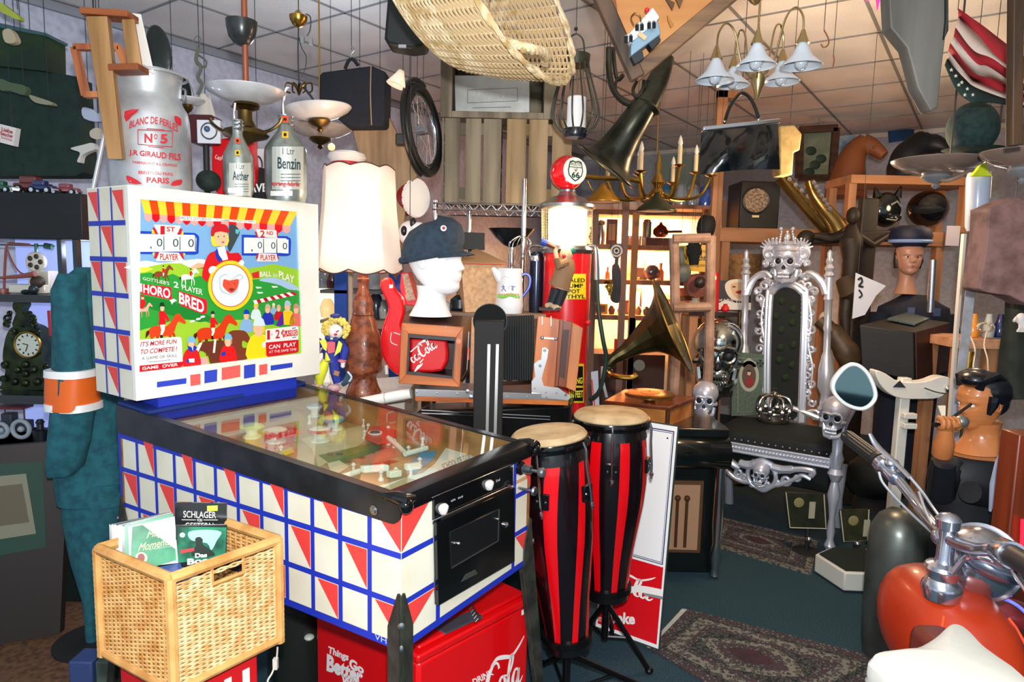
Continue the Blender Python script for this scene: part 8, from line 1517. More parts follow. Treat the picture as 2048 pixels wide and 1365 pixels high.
t=thing('portrait_book','book with a smiling blonde cover portrait left of the throne','book',V((*P(1468,618,4.75).xy,zM))); m=MB(mat('3c3a44',.4)); pris(m,[(1434,562),(1502,560),(1502,620),(1434,620)],4.75,.03); part('cover',m,t); m=MB(mat('e8dcc8',.4)); pl=PL(P(1468,590,4.748),(0,-1,0)); m.poly([pl.at(*q,.001) for q in sm2([(1450,570),(1462,560),(1488,560),(1500,572),(1498,590),(1484,602),(1466,600),(1454,588)],3)]); m.m(mat('d8b890',.4)); m.poly([pl.at(*q,.002) for q in sm2([(1462,568),(1494,566),(1496,585),(1482,598),(1468,592)],3)]); m.m(mat('a03030',.4)); m.poly([pl.at(*q,.003) for q in sm2([(1470,584),(1482,581),(1490,584),(1480,589)],2)]); m.m(mat('2a2420',.4)); [m.poly([pl.at(x+4*math.cos(a),y+1.6*math.sin(a),.003) for a in range(6)]) for x,y in ((1468,574),(1488,572))]; m.m(mat('e8e4dc',.4)); m.poly([pl.at(*q,.001) for q in ((1434,606),(1502,606),(1502,620),(1434,620))]); m.poly([pl.at(*q,.0015) for q in ((1434,608),(1452,600),(1470,606))]); m.qtext('MARILYN',pl,[(1436,606),(1486,606),(1486,598),(1436,598)],.004); part('printed_cover',m,t,flat=True)
m=MB(mat('c81818',.4)); a=P(1430,620,4.7); m.cyl((a.x,a.y,zM),P(1431,545,4.7),.025); solo('red_tube','tall red tube standing left of the portrait book','tube',m); m=MB(mat('ffb060',.4,emit=5)); m.ball(P(1427,556,4.68),.02,10,8); o=solo('glowing_bulb','small warm glowing bulb at the red tube','bulb',m); wire(o,P(1427,554,4.68),.001)
for i,(x,y,c_,s) in enumerate(((1390,612,'a8a8a0',.05),(1412,618,'8c3018',.04),(1450,626,'d82020',.03),(1395,650,'6a4c30',.06),(1420,655,'5a5650',.05),(1375,660,'8c7c60',.04),(1385,690,'4c4a44',.06),(1415,690,'a09070',.05))):
 lab=['round glass dish at the left end of the dark table','rust red pot on the dark table','flat red box under the portrait book','copper coloured ball pot below the dark table','grey glass jar below the dark table','cream vase left of the grey jar','dark metal jar lowest in the clutter left of the chrome skull','brass cup lowest beside the chrome skull'][i]; nm=['dish','pot','box','pot','jar','vase','jar','cup'][i]
 c=P(x,y,5.08 if y>640 else 4.62); zb_=zM+.001 if y<640 else c.z-s; m=MB(mat(c_,.25,.4 if i%2 else .1,coat=.4)); m.lathe((c.x,c.y,zb_),UP,[(0,s*.6),(s*.5,s*1.0),(s*1.1,s*.8),(s*1.5,s*.4),(s*1.8,s*.5),(s*1.8,s*.3)],18); solo(nm,lab,nm,m)
zL=board('low cluttered shelf left of the big chrome skull',1350,1440,697,4.95,.02,.3,mat('6a6c6c',.5),legs=(1355,1425)); zL2=board('narrow grey shelf above the low cluttered shelf',1350,1440,662,4.97,.015,.28,mat('6a6c6c',.5),legs=(1362,1432),z0=zL)
# -- crucifix --
t=thing('carved_crucifix','large dark carved wooden crucifix right of the throne','crucifix',zz(P(1700,900,4.57),0)); CW_=wood('281e12','140e08','z',.6,12); a=P(1702,900,4.62); m=MB(CW_); m.obox((a.x-.06,4.62,0),(.12,0,0),(0,.06,0),(0,0,P(1702,395,4.62).z)); part('upright',m,t,bevel=.01); m=MB(CW_); m.bar(P(1612,478,4.64),P(1790,472,4.64),.09,.075); m.ball(P(1612,478,4.64),.06,12,8); m.ball(P(1790,472,4.64),.06,12,8); part('crossbar',m,t,bevel=.01)
m=MB(mat('2c2216',.6,var='181208',scale=14)); m.ball(P(1706,432,4.52),(.042,.045,.058),18,12); m.tube([P(1704,450,4.54),P(1702,480,4.52),P(1704,520,4.51),P(1700,570,4.53)],[.03,.075,.06,.06],16); m.tube([P(1692,470,4.54),P(1662,478,4.55),P(1628,472,4.57)],[.032,.025,.018],10); m.tube([P(1714,472,4.54),P(1745,490,4.55),P(1778,470,4.57)],[.032,.025,.018],10); m.tube([P(1696,570,4.53),P(1690,630,4.47),P(1692,700,4.52),P(1694,730,4.48)],[.05,.04,.03,.022],12); m.tube([P(1706,570,4.53),P(1702,635,4.48),P(1698,705,4.52),P(1698,732,4.48)],[.05,.04,.03,.022],12); part('carved_figure',m,t); m=MB(mat('40301e',.7)); m.tube([P(1690,560,4.52),P(1700,585,4.47),P(1716,600,4.5)],[.06,.07,.04],14); part('loincloth',m,t)
m=MB(mat('54422e',.5,var='3a2c1c',scale=10)); m.tube(px3([(1640,640,4.5),(1665,665,4.45),(1690,700,4.4),(1705,725,4.4)],4),[.05]*4+[.07]*4+[.08]*4+[.05],14); m.m(mat('c8c0b0',.4)).ball(P(1648,640,4.48),(.035,.03,.055),16,10); m.m(DARK).cyl(P(1690,705,4.45),zz(P(1690,705,4.45),0),.02); solo('carved_horn_figure','brown carved figure with a pale round head between throne post and crucifix','carving',m)
t=thing('white_pennant','white pennant with dark script hanging beside the crucifix','pennant',P(1720,640,4.0)); m=MB(mat('c4ccdc',.6)); pris(m,[(1712,546),(1772,572),(1752,592),(1730,630),(1705,638)],4.0,.006); part('cloth',m,t); m=MB(mat('182028',.6)); vt(m,[(1716,560,3.995),(1722,556,3.995),(1724,564,3.995),(1718,572,3.995),(1726,574,3.995)],.006,6); vt(m,[(1718,580,3.995),(1724,590,3.995),(1718,596,3.995)],.005,6); part('script',m,t); wire(t,P(1716,548,4.0))
# -- uniformed shop dummy --
def dummy():
 Y=4.32; t=thing('uniform_mannequin','shop mannequin bust in dark uniform and navy pillbox cap behind the brown case','mannequin',zz(P(1825,700,Y),0)); SKm=mat('a87c68',.4); H=(P(1820,490,Y).z-P(1820,548,Y).z)*1.22
 m=MB(SKm); loc=head(m,P(1815,550,Y),H,-PI/2-.25,neck=(.12,.048,.068)); part('head',m,t,ang=80)
 for s in (-1,1):m=MB(mat('e8e4e0',.3)); m.ball(loc(.31,s*.135,.50),(.011,.011,.008),10,6); m.m(mat('3c3024',.3)).ball(loc(.345,s*.135,.50),.006,8,6); m.tube([loc(.36,s*.06,.575),loc(.35,s*.15,.59),loc(.30,s*.21,.57)],.003,6); part('eye',m,t)
 m=MB(mat('9c4c40',.4)); m.tube([loc(.37,-.07,.24),loc(.405,0,.245),loc(.37,.07,.24)],[.003,.006,.003],8); part('lips',m,t)
 hm=MB(mat('1c1614',.5)); hm.ball(loc(-.16,0,.60),(.078,.076,.085),20,14); hm.tube([loc(-.1,.28,.6),loc(-.05,.3,.4),loc(-.1,.26,.2)],.02,8); hm.tube([loc(-.1,-.28,.6),loc(-.05,-.3,.4),loc(-.1,-.26,.2)],.02,8); part('hair',hm,t)
 c=loc(-.03,0,.98); m=MB(mat('0c1430',.6)); m.lathe(c-UP*.045,V((0,0,1)),[(0,.082),(.03,.112),(.07,.124),(.11,.112),(.135,.07),(.14,.001)],32); cp=part('cap',m,t); m=MB(mat('7c98c8',.5)); m.torus(c-UP*.008,UP,.114,.012,40,8); part('cap_band',m,cp)
 m=MB(mat('12182c',.8,var='0c1020',scale=20)); c=P(1825,640,Y+.02); R=[]
 for (dz,rx,ry) in ((-1.1,.18,.12),(-.5,.19,.13),(-.2,.20,.14),(.0,.235,.13),(.08,.22,.12),(.13,.12,.09),(.16,.07,.07)):R.append([V((c.x+rx*math.cos(a),c.y+ry*math.sin(a),c.z+dz)) for a in [2*PI*i/36 for i in range(36)]])
 m.rings(R); m.tube([c+V((-.2,0,.03)),c+V((-.25,-.03,-.2)),c+V((-.2,-.1,-.42))],[.075,.065,.055],14); m.tube([c+V((.2,0,.03)),c+V((.25,-.03,-.2)),c+V((.2,-.1,-.42))],[.075,.065,.055],14); part('jacket',m,t); m=MB(mat('4c5c80',.6)); m.box(c+V((.07,-.13,.06)),(.04,.01,.05)); m.box(c+V((-.09,-.13,.06)),(.04,.01,.05)); part('collar_tabs',m,t)
dummy()
m=MB(CHROME); a=P(1862,625,4.12); m.cyl(P(1860,625,4.12),P(1866,520,4.12),.020); m.cyl(zz(a,0),P(1860,640,4.12),.012); solo('steel_tube','upright polished steel tube in front of the uniformed mannequin','tube',m)
t=thing('leather_case','dark brown leather case with a black front behind the white scale beam','case',zz(P(1810,770,3.35),.0)); Yc=3.78; m=MB(mat('0e0b0a',.6,var='080808',scale=20)); p=[P(1718,650,Yc+.1),P(1828,665,Yc-.02),P(1830,765,Yc-.02),P(1722,738,Yc+.1)]; r_=P(1902,645,Yc+.25)-P(1828,665,Yc-.02); m.hexa([p[3],p[2],p[2]+r_*.98,p[3]+r_,p[0],p[1],p[1]+r_,p[0]+r_]); part('body',m,t,bevel=.008); m=MB(mat('42180e',.5,var='2a100a',scale=10)); m.prism([p[1]+V((.003,-.004,0)),p[1]+r_*.96,p[2]+r_*.94,p[2]+V((.003,-.004,0))],V((.004,-.004,0))); part('brown_side',m,t); m=MB(mat('34484c',.5)); m.prism([P(1775,640,Yc+.2),P(1815,628,Yc+.3),P(1860,640,Yc+.3),P(1830,652,Yc+.1)],UP*.01); part('lid_paper',m,t)
m=MB(MBLACK); q=P(1812,768,3.92); m.cyl((q.x,q.y,0),(q.x,q.y,q.z+.02),.02); m.lathe((q.x,q.y,0),UP,[(0,.14),(.015,.14),(.02,.02)],20); m.box((q.x,q.y,q.z+.0),(.2,.15,.01)); solo('case_stand','black stand carrying the brown leather case','stand',m)
t=thing('pale_post','pale grey upright post with a rounded plastic top cap','post',zz(P(1900,1000,2.9),0)); m=MB(mat('b0b4c4',.5,var='98988f',scale=14)); m.hexa([P(1885,1000,2.9),P(1905,1000,2.9),P(1905,1000,2.95),P(1885,1000,2.95),P(1945,455,2.9),P(1965,455,2.9),P(1965,455,2.95),P(1945,455,2.95)]); q=P(1895,1000,2.92); m.cyl((q.x,q.y,0),(q.x,q.y,q.z+.02),.02); part('shaft',m,t,bevel=.002); m=MB(mat('aab8cc',.3,coat=.4)); a,b=P(1952,462,2.92),P(1958,345,2.92); m.lathe(a,b-a,[(0,.034),(.02,.042),((b-a).length*.9,.046),((b-a).length,.040),((b-a).length+.005,.001)],24); part('plastic_cap',m,t)
m=MB(mat('c0beb8',.6)); m.bar(P(1928,468,3.0),P(1914,640,3.0),.02,.012); m.bar(P(1914,640,3.0),zz(P(1905,900,3.0),0),.02,.012); solo('white_strip','thin white strip standing left of the pale grey post','strip',m)
m=MB(mat('866460',.8,var='644842',scale=16,bump=.4)); pris(m,sm2([(1985,414),(2060,406),(2075,600),(2020,592),(1965,582),(1962,560),(1975,480),(1978,425)],3),2.4,.10); o=solo('suede_bag','dusty mauve brown suede bag hanging at the right edge','bag',m,bevel=.02); wire(o,P(2030,410,2.45))
t=thing('hanging_coat','dark green coat with a pale glove at the right edge','coat',P(2030,780,2.85)); m=MB(mat('34382e',.9,var='24281e',scale=12)); R=[]
for (y,x0,x1) in ((600,2010,2080),(640,2008,2085),(700,1998,2090),(760,1992,2095),(800,2010,2095)):R.append([P((x0+x1)/2+(x1-x0)/2*math.cos(a),y,2.85+.06*math.sin(a)+.012*math.sin(4*a)) for a in [2*PI*i/24 for i in range(24)]])
m.rings(R); part('sleeve',m,t); m=MB(mat('e8e0dc',.6)); c=P(2042,638,2.76); m.ball(c,(.02,.016,.024),12,8); [m.tube([c+V((-.012+i*.008,-.01,-.01)),c+V((-.016+i*.008,-.02,-.035)),c+V((-.018+i*.008,-.012,-.052))],.005,6) for i in range(4)]; m.tube([c+V((-.018,0,.005)),c+V((-.035,-.01,-.01))],.006,6); part('glove',m,t); wire(t,P(2040,602,2.85))
zS3=board('low orange shelf with cords behind the pale post',1918,2005,680,3.6,.05,.35,wood('d09a78','b07a58','x',.6,10),legs=(1922,1985))
for i,(x,y,h_,r,lab) in enumerate(((1935,742,40,9,'upper brass shell case under the low orange shelf'),(1938,792,34,8,'lower brass shell case under the low orange shelf'))):m=MB(BRASS); q=P(x,y,3.55); m.lathe(q,UP,[(0,r*mpp(3.55)),(h_*mpp(3.55),r*mpp(3.55)*.95)],20); m.cyl((q.x,q.y,0),q,.006); solo('shell_case',lab,'shell case',m,group='brass shell cases')
m=MB(mat('d8d4c0',.6))
for i in range(5):a0=i*1.3; m.tube([P(1968+16*math.cos(a0+j*.7)+j*.6,655+9*math.sin(a0+j*.7),3.65+.05*math.sin(j+i)) for j in range(10)],.004,5)
m.tube(px3([(1975,660,3.62),(1968,690,3.55),(1975,720,3.5),(1976,765,3.5)],4),.004,5); m.tube(px3([(1940,672,3.6),(1950,700,3.55),(1946,740,3.5),(1950,790,3.5)],4),.004,5); o=solo('tangled_cords','tangle of pale cords lying on the low orange shelf','cords',m)
for i,(x,c_,lab) in enumerate(((1945,'d89030','amber glass bottle on the low orange shelf'),(1975,'b0b8b4','clear glass on the low orange shelf'),(1998,'20285c','dark blue glass on the low orange shelf'))):q=P(x,672,3.75); m=MB(mat(c_,.15,coat=.6)); m.lathe((q.x,q.y,zS3+.001),UP,[(0,.03),(.05,.034),(.09,.02),(.13,.014),(.13,.008)],16); solo(['bottle','drinking_glass','glass_vase'][i],lab,['bottle','glass','vase'][i],m)
# -- lit shelves at the back --
Yb=6.3; WS=mat('a87048',.5,var='885434',scale=10)
bp=MB(mat('e6d8c4',.7)); a,b=P(1165,720,Yb+.45),P(1445,720,Yb+.45); bp.obox((a.x,Yb+.45,0),(b.x-a.x,0,0),(0,.03,0),(0,0,P(1300,400,Yb+.45).z)); solo('back_panel','pale panel closing the lit display shelves at the back','panel',bp,flat=True)  # panel added so the shelf lights have a bright surface to fall on
def bshelf(label,x0,x1,y,legs=(),lit=0):
 z_=board(label,x0,x1,y,Yb,.045,.42,WS,legs=())
 if lit:a,b=P(x0,y,Yb),P(x1,y,Yb); lamp('shelf_light','AREA',((a.x+b.x)/2,Yb+.20,z_-.06),lit,(1,.50,.20),(b.x-a.x)*.8,((a.x+b.x)/2,Yb+.40,z_-.5),.05)
 return z_
Z1=bshelf('topmost lit back shelf with brass lamps above it',1180,1432,421,lit=36); Z2=bshelf('second lit back shelf holding the copper pan and glasses',1175,1350,490,lit=52); Z3=bshelf('third lit back shelf with the pink framed picture',1175,1425,561,lit=48); Z4=bshelf('lowest back shelf with boxes and the small wall clock',1175,1312,631,lit=8)
Z5=bshelf('short back shelf right of the gramophone horn',1345,1432,592)
for i,(x,y0,y1,c_) in enumerate(((1239,400,740,'a8806c'),(1270,424,490,'b87c4c'),(1180,420,740,'8a6c5c'),(1262,636,720,'5c5468'),(1432,400,740,'9a7860'))):m=MB(mat(c_,.6)); a=P(x,y1,Yb-.03); m.obox((a.x-.03,Yb-.035,0),(.06,0,0),(0,.03,0),(0,0,P(x,y0,Yb-.03).z)); solo('shelf_upright',['pinkish upright of the lit shelves left of the gramophone horn','short orange upright between the two top back shelves','upright beside the fuel pump hose','grey violet upright under the lowest back shelf','upright of the lit shelves behind the yellow sign'][i],'post',m)
def vase(name,label,cat,x,rows,Z,c_,rough=.3,met=0,Yi=Yb+.12,n=18,grp=None):
 k=mpp(Yi); m=MB(mat(c_,rough,met,coat=.4)); q=P(x,500,Yi); m.lathe((q.x,Yi,Z+.001),UP,[(h*k,r*k) for h,r in rows],n); return solo(name,label,cat,m,group=grp)
def bx(name,label,cat,x0,x1,h,Z,c_,Yi=Yb+.15,th=.05,face=None):
 k=mpp(Yi); a=P(x0,500,Yi).x; t=thing(name,label,cat,V((a,Yi,Z+.001))); m=MB(mat(c_,.5)); m.obox((a,Yi,Z+.001),((x1-x0)*k,0,0),(0,th,0),(0,0,h*k)); part('body',m,t,bevel=.003)
 if face:m=MB(mat(face,.5)); m.obox((a+(x1-x0)*k*.18,Yi-.003,Z+h*k*.18),((x1-x0)*k*.64,0,0),(0,.003,0),(0,0,h*k*.64)); part('face',m,t)
 return t
bx('wooden_cabinet','dark wooden box with a round dial on the second back shelf','box',1212,1233,50,Z2,'4a2414',face='8c7454'); vase('metal_coffee_pot','steel pot with a glass knob beside the dark wooden box','pot',1200,[(0,8),(20,9),(38,6),(40,9),(45,8),(48,1)],Z2,'a8a4a0',.2,.8); vase('green_vase','dark green vase next to the fuel pump on the second back shelf','vase',1188,[(0,6),(14,12),(26,8),(34,10)],Z2,'2c382c')
for i in range(5):vase('drinking_glass','clear tumbler in the row on the second back shelf','glass',1249+i*9.5,[(0,4),(2,4.4),(18,4.6),(18,4)],Z2,'b8a898',.1,grp='tumblers in a row on the second back shelf')
for i in range(3):bx('dark_tile',['left one of the dark boxes under the copper pan','middle dark box directly under the copper pan','right one of the dark boxes under the copper pan'][i],'box',1290+i*18,1307+i*18,16,Z2,'3c1c10')
t=thing('copper_pan','dark copper lidded pan with a long handle on the second back shelf','pan',V((P(1321,470,Yb+.1).x,Yb+.1,Z2+.08))); c=V((P(1321,470,Yb+.1).x,Yb+.1,Z2+.001)); k=mpp(Yb+.1); m=MB(mat('5a2c20',.2,.8)); m.lathe(c+UP*16.5*k,UP,[(0,8*k),(6*k,15*k),(13*k,15.5*k),(20*k,12*k),(25*k,4*k),(27*k,3*k),(30*k,1*k)],24); part('body',m,t); m=MB(mat('3c2014',.4)); m.tube([c+V((14*k,0,28*k)),c+V((42*k,0,29*k))],.014,8); part('handle',m,t)
vase('glass_storage_jar','glass jar with silver lid left of the copper pan','jar',1292,[(0,9),(30,9),(31,7),(34,7),(36,2)],Z2+mpp(Yb)*16,'5c6050',.15,.3); vase('small_ball','small dark ball at the right end above the second back shelf','ball',1379,[(0,2),(3,4),(6,2)],Z2-.0,'3c1810') if False else None
for i,(x,c_,r_,h_,lab) in enumerate(((1196,'a84c28',5,26,'orange glass bottle at the left end of the third back shelf'),(1217,'c07048',5,24,'amber bottle near the left end of the third back shelf'),(1243,'d07a40',6,22,'copper figurine behind the hanging black guitar shape'),(1323,'d86a38',7,34,'tall orange vase right of the pink picture'))):vase('glass_bottle',lab,'bottle',x,[(0,r_),(h_*.5,r_),(h_*.7,r_*.4),(h_,r_*.5)],Z3,c_)
bx('pink_picture','pink framed picture on the third back shelf','picture',1255,1293,52,Z3,'d85c3c',Yi=Yb+.3,face='f0a078'); bx('grey_carton','grey green carton before the pink picture','carton',1265,1296,24,Z3,'6c6450'); t=thing('glass_dome','round grey glass dome on the third back shelf','dome',V((P(1305,500,Yb+.1).x,Yb+.1,Z3))); m=MB(mat('5a5660',.15,.3,coat=.6)); m.ball(V((P(1305,500,Yb+.1).x,Yb+.1,Z3+.075)),(.075,.06,.075),20,12); part('body',m,t)
for i,(x,c_) in enumerate(((1250,'ffb070'),(1280,'ffa060'),(1318,'ffb878'),(1345,'ffb060'))):vase('tea_light','small glowing light on the third back shelf','light',x,[(0,2.5),(4,2.5),(5,1)],Z3,c_,grp='small glowing lights on the third back shelf',Yi=Yb+.03); bpy.data.objects[-1] if False else None
bx('small_wall_clock','dark hanging clock case above the lowest back shelf','clock',1263,1288,54,Z4,'2c1c18',Yi=Yb+.25,face='b8a8a0'); bx('radio_set','old radio on the lowest back shelf','radio',1255,1276,28,Z4,'6a5648',face='9a8c7c'); bx('yellow_tin','yellow and dark tin at the left of the lowest back shelf','tin',1190,1220,20,Z4,'b89040',face='4c3818')
for i,(x,c_,lab) in enumerate(((1228,'4c2a1c','dark brown jar on the lowest back shelf'),(1246,'6a2c1c','red brown jar left of the old radio'),(1282,'6c5c4c','stone coloured jar right of the old radio'),(1298,'3c4030','dark squat pot at the right end of the lowest back shelf'))):vase('small_jar',lab,'jar',x,[(0,5),(8,7),(14,5),(17,3)],Z4,c_)
bx('red_box','bright red box on the floor side under the lowest back shelf','box',1237,1262,26,P(1250,705,Yb).z,'d82c18',Yi=Yb-.0); m=MB(mat('5c4038',.6)); a,b=P(1170,706,Yb),P(1330,706,Yb); m.obox((a.x,Yb-.02,0),(b.x-a.x,0,0),(0,.4,0),(0,0,a.z-.005)); solo('low_cabinet','low brown cabinet under the red box','cabinet',m)
for i,(x,c_,s,lab) in enumerate(((1362,'c8a070',7,'tan box house on the short back shelf'),(1375,'e0a088',8,'pink ceramic house on the short back shelf'),(1400,'d8d0cc',9,'white box on the short back shelf'))):bx('ceramic_house',lab,'ornament',x-s,x+s,14,Z5-mpp(Yb)*0,c_)
t=thing('black_guitar_case','dark long guitar shape with a ringed white disc hanging before the shelves','instrument',P(1235,610,5.6)); m=MB(mat('24120e',.4,coat=.4)); pris(m,sm2([(1222,490),(1246,490),(1240,515),(1228,516)],3),5.6,.05); pris(m,sm2([(1226,532),(1238,530),(1242,560),(1240,600),(1232,607),(1222,598),(1226,570)],3),5.6,.06); m.bar(P(1234,512,5.63),P(1232,540,5.63),.03,.02,(0,1,0)); part('body',m,t); m=MB(mat('e8e0dc',.4)); m.lathe(P(1233,502,5.58),(0,-1,0),[(0,.05),(.005,.05)],24); m.m(mat('282828')).torus(P(1233,502,5.57),(0,-1,0),.03,.004); m.m(mat('383838')).ball(P(1233,502,5.57),.012,8,6); part('white_disc',m,t); wire(t,P(1234,491,5.6))
m=MB(BRASS); [m.tube([P(1215+6*math.cos(i),572+9*math.sin(i*1.7),5.7),P(1222+5*math.cos(i*2),578+14*math.sin(i*1.3),5.7)],.012,6) for i in range(8)]; o=solo('brass_tangle','tangled brass fitting hanging behind the dark guitar shape','fitting',m); wire(o,P(1219,565,5.7))
t=thing('caution_sign','yellow caution sign leaning in the pale bamboo frame','sign',P(1382,545,4.56)); m=MB(mat('d8a418',.4)); pris(m,[(1348,492),(1418,490),(1418,545),(1346,540)],4.56,.012); part('plate',m,t); pl=PL(P(1380,520,4.56),(0,-1,0)); m=MB(mat('1c1c18',.5)); m.qtext('Vorsicht',pl,[(1368,521),(1412,522),(1412,510),(1368,509)],.002,bold=.02); m.qtext('Hochspannung!',pl,[(1372,506),(1414,507),(1414,499),(1372,498)],.002); m.qtext('Lebensgefahr',pl,[(1372,535),(1414,536),(1414,528),(1372,527)],.002); m.m(mat('c83018',.5)).poly([pl.at(*q,.002) for q in ((1351,505),(1358,498),(1356,512),(1361,510),(1352,526),(1354,514))]); part('black_lettering',m,t,flat=True); wire(t,P(1383,491,4.57))
t=thing('bamboo_frame','pale bamboo ladder frame standing before the yellow caution sign','frame',zz(P(1385,700,4.25),0)); BM=mat('b0907c',.6,var='8c6c58',scale=10)
for x0,y0,x1,y1 in ((1348,476,1352,700),(1422,472,1418,710)):m=MB(BM); p,q=P(x0,y0,4.25),P(x1,y1,4.25); m.tube([p,q,zz(q,0)],.032,10); part('pole',m,t)
for y in (478,616):m=MB(BM); m.tube([P(1346,y,4.22),P(1420,y-2,4.22)],.03,10); part('crossbar',m,t)
m=MB(mat('6c7470',.5,.4,var='4c5450',scale=12)); m.ball(P(1364,546,4.4),(.06,.03,.065),20,12); m.tube([P(1364,530,4.4),P(1362,495,4.41)],.018,8); o=solo('hanging_ladle','round grey metal ladle hanging before the caution sign','ladle',m); wire(o,P(1362,496,4.41))
m=MB(mat('141810',.6)); m.tube([P(1388,490,4.44),P(1388,530,4.44)],[.05,.03],10); m.ball(P(1388,490,4.44),(.04,.03,.04),10,8); m.tube([P(1374,505,4.44),P(1402,503,4.44)],.025,8); o=solo('dark_puppet','small dark hanging puppet in front of the caution lettering','puppet',m); wire(o,P(1388,484,4.44))
m=MB(mat('8a4838',.7,var='6a3428',scale=8)); pris(m,sm2([(1376,560),(1400,548),(1418,560),(1415,590),(1380,592)],3),4.64,.1); m.m(mat('3c3430',.4,.4)).ball(P(1400,565,4.56),(.04,.035,.04),14,8); o=solo('rust_bag','rust red bag with a grey metal bulb under the caution sign','bag',m); wire(o,P(1398,548,4.67))
m=MB(mat('0e1012',.7)); m.tube(px3([(1416,432,4.8),(1412,455,4.8),(1408,475,4.8)],4),[.04,.05,.06,.065,.065,.065,.06,.05,.03],12); o=solo('black_satchel','black satchel hanging on the tall orange timber','bag',m); wire(o,P(1416,434,4.8))
t=board('narrow top shelf with blue glassware behind the brass chandelier',1290,1432,410,5.4,.03,.3,WS,legs=(1425,))
for i,(x,c_,lab) in enumerate(((1332,'1c5c7c','teal glass jar left on the narrow top shelf'),(1362,'8c98a0','clear glass jar between the blue glass jars'),(1385,'a8b0b4','pale glass jar on the narrow top shelf'),(1410,'2c58b8','bright blue glass jar at the right of the narrow top shelf'))):q=P(x,400,5.5); m=MB(mat(c_,.12,coat=.8)); m.lathe((q.x,q.y,t+.001),UP,[(0,.05),(.08,.06),(.13,.04),(.15,.045),(.17,.02)],18); solo('glass_jar',lab,'jar',m)
t=thing('brass_chandelier','brass chandelier with candle bulbs hanging behind the fuel pump globe','chandelier',P(1312,400,3.9)); Yc=3.9; BR=mat('a07c34',.25,.95); m=MB(BR); LZ(m,1314,Yc,[(402,2),(396,10),(385,14),(376,8),(366,14),(355,9),(345,5),(330,7),(320,4),(305,2)],24); part('stem',m,t); wire(t,P(1314,306,Yc),.004,'8a6c34')
for i in range(8):
 a=2*PI*i/8+.3; d=V((math.cos(a),math.sin(a)*.9,0)); c=P(1314,380,Yc); R_=.30 if i%2 else .24; e=c+d*R_+UP*(.06 if i%2 else .10); m=MB(BR); m.tube(smooth_px([c,c+d*R_*.35-UP*.05,c+d*R_*.8-UP*.04,e],5,False),.009,8); m.lathe(e,UP,[(0,.01),(.01,.034),(.016,.012)],16); ar=part('arm',m,t)
 m=MB(mat('c8b48c',.5)); m.cyl(e+UP*.015,e+UP*.11,.012); part('candle_sleeve',m,ar); m=MB(mat('d8d0c0',.1,coat=.8)); m.lathe(e+UP*.11,UP,[(0,.008),(.015,.014),(.04,.008),(.055,.001)],12); part('candle_bulb',m,ar)
for i,(x,y,Yl,lab,c_) in enumerate(((1205,405,3.7,'amber brass cone lampshade right of the fuel pump','b8862c'),(1312,424,3.42,'wide dark cone lamp under the brass chandelier','3a3c28'))):
 r=34 if i==0 else 40; m=MB(mat(c_,.35,.7)); LZ(m,x,Yl,[(y,r),(y-3,r*.98),(y-18,r*.55),(y-30,r*.2),(y-38,r*.1)],30,cap=False); o=solo('cone_lamp',lab,'lamp',m,solid=.003,group=None); m=MB(mat('e4e8ee',.4)); LZ(m,x,Yl,[(y-1,r*.93),(y-4,r*.3)],30); part('white_inside',m,o); wire(o,P(x,y-36,Yl))
m=MB(BR); vt(m,[(1166,352,3.75),(1200,356,3.75),(1250,358,3.75),(1285,364,3.75)],.012,8); vt(m,[(1175,362,3.75),(1190,385,3.75),(1215,370,3.72)],.004,6); o=solo('brass_rod','horizontal brass rod with a hanging chain behind the red globe','rod',m); wire(o,P(1200,356,3.75)); wire(o,P(1270,360,3.75))
m=MB(mat('6a7c74',.6)); a=P(1345,312,6.6); pris(m,[(1318,312),(1400,306),(1400,372),(1322,372)],6.7,.03); o=solo('dark_framed_panel','dim framed panel on the back wall behind the chandelier','picture',m); wire(o,P(1360,310,6.72))
m=MB(mat('b4bcc8',.5)); pris(m,[(1182,745),(1196,742),(1200,845),(1188,848)],3.3,.012); m.m(mat('d83030')).bar(P(1184,760,3.29),P(1192,840,3.29),.006,.004,(0,1,0)); a=P(1194,846,3.31); m.m(DARK).cyl((a.x,a.y,0),a,.006); solo('leaning_cards','pale card with a red stripe between fuel pump and gramophone','card',m)
t=thing('blue_rack','blue metal rack with glassware behind the carved lamp','rack',zz(P(700,700,4.2),0)); m=MB(mat('1c48a0',.4))
for x in (682,790):a=P(x,700,4.2); m=MB(mat('1c48a0',.4)); m.obox((a.x-.04,4.2,0),(.08,0,0),(0,.08,0),(0,0,P(x,520,4.2).z)); part('post',m,t)
for y,c_ in ((580,'4c4c4c'),(640,'8a7454'),(700,'6c6458')):a,b=P(640,y,4.2),P(795,y,4.2); m=MB(mat(c_,.5)); m.obox((a.x,4.2,a.z-.02),(b.x-a.x,0,0),(0,.4,0),(0,0,.02)); part('shelf',m,t)
zq=[P(700,y,4.2).z for y in (580,640,700)]
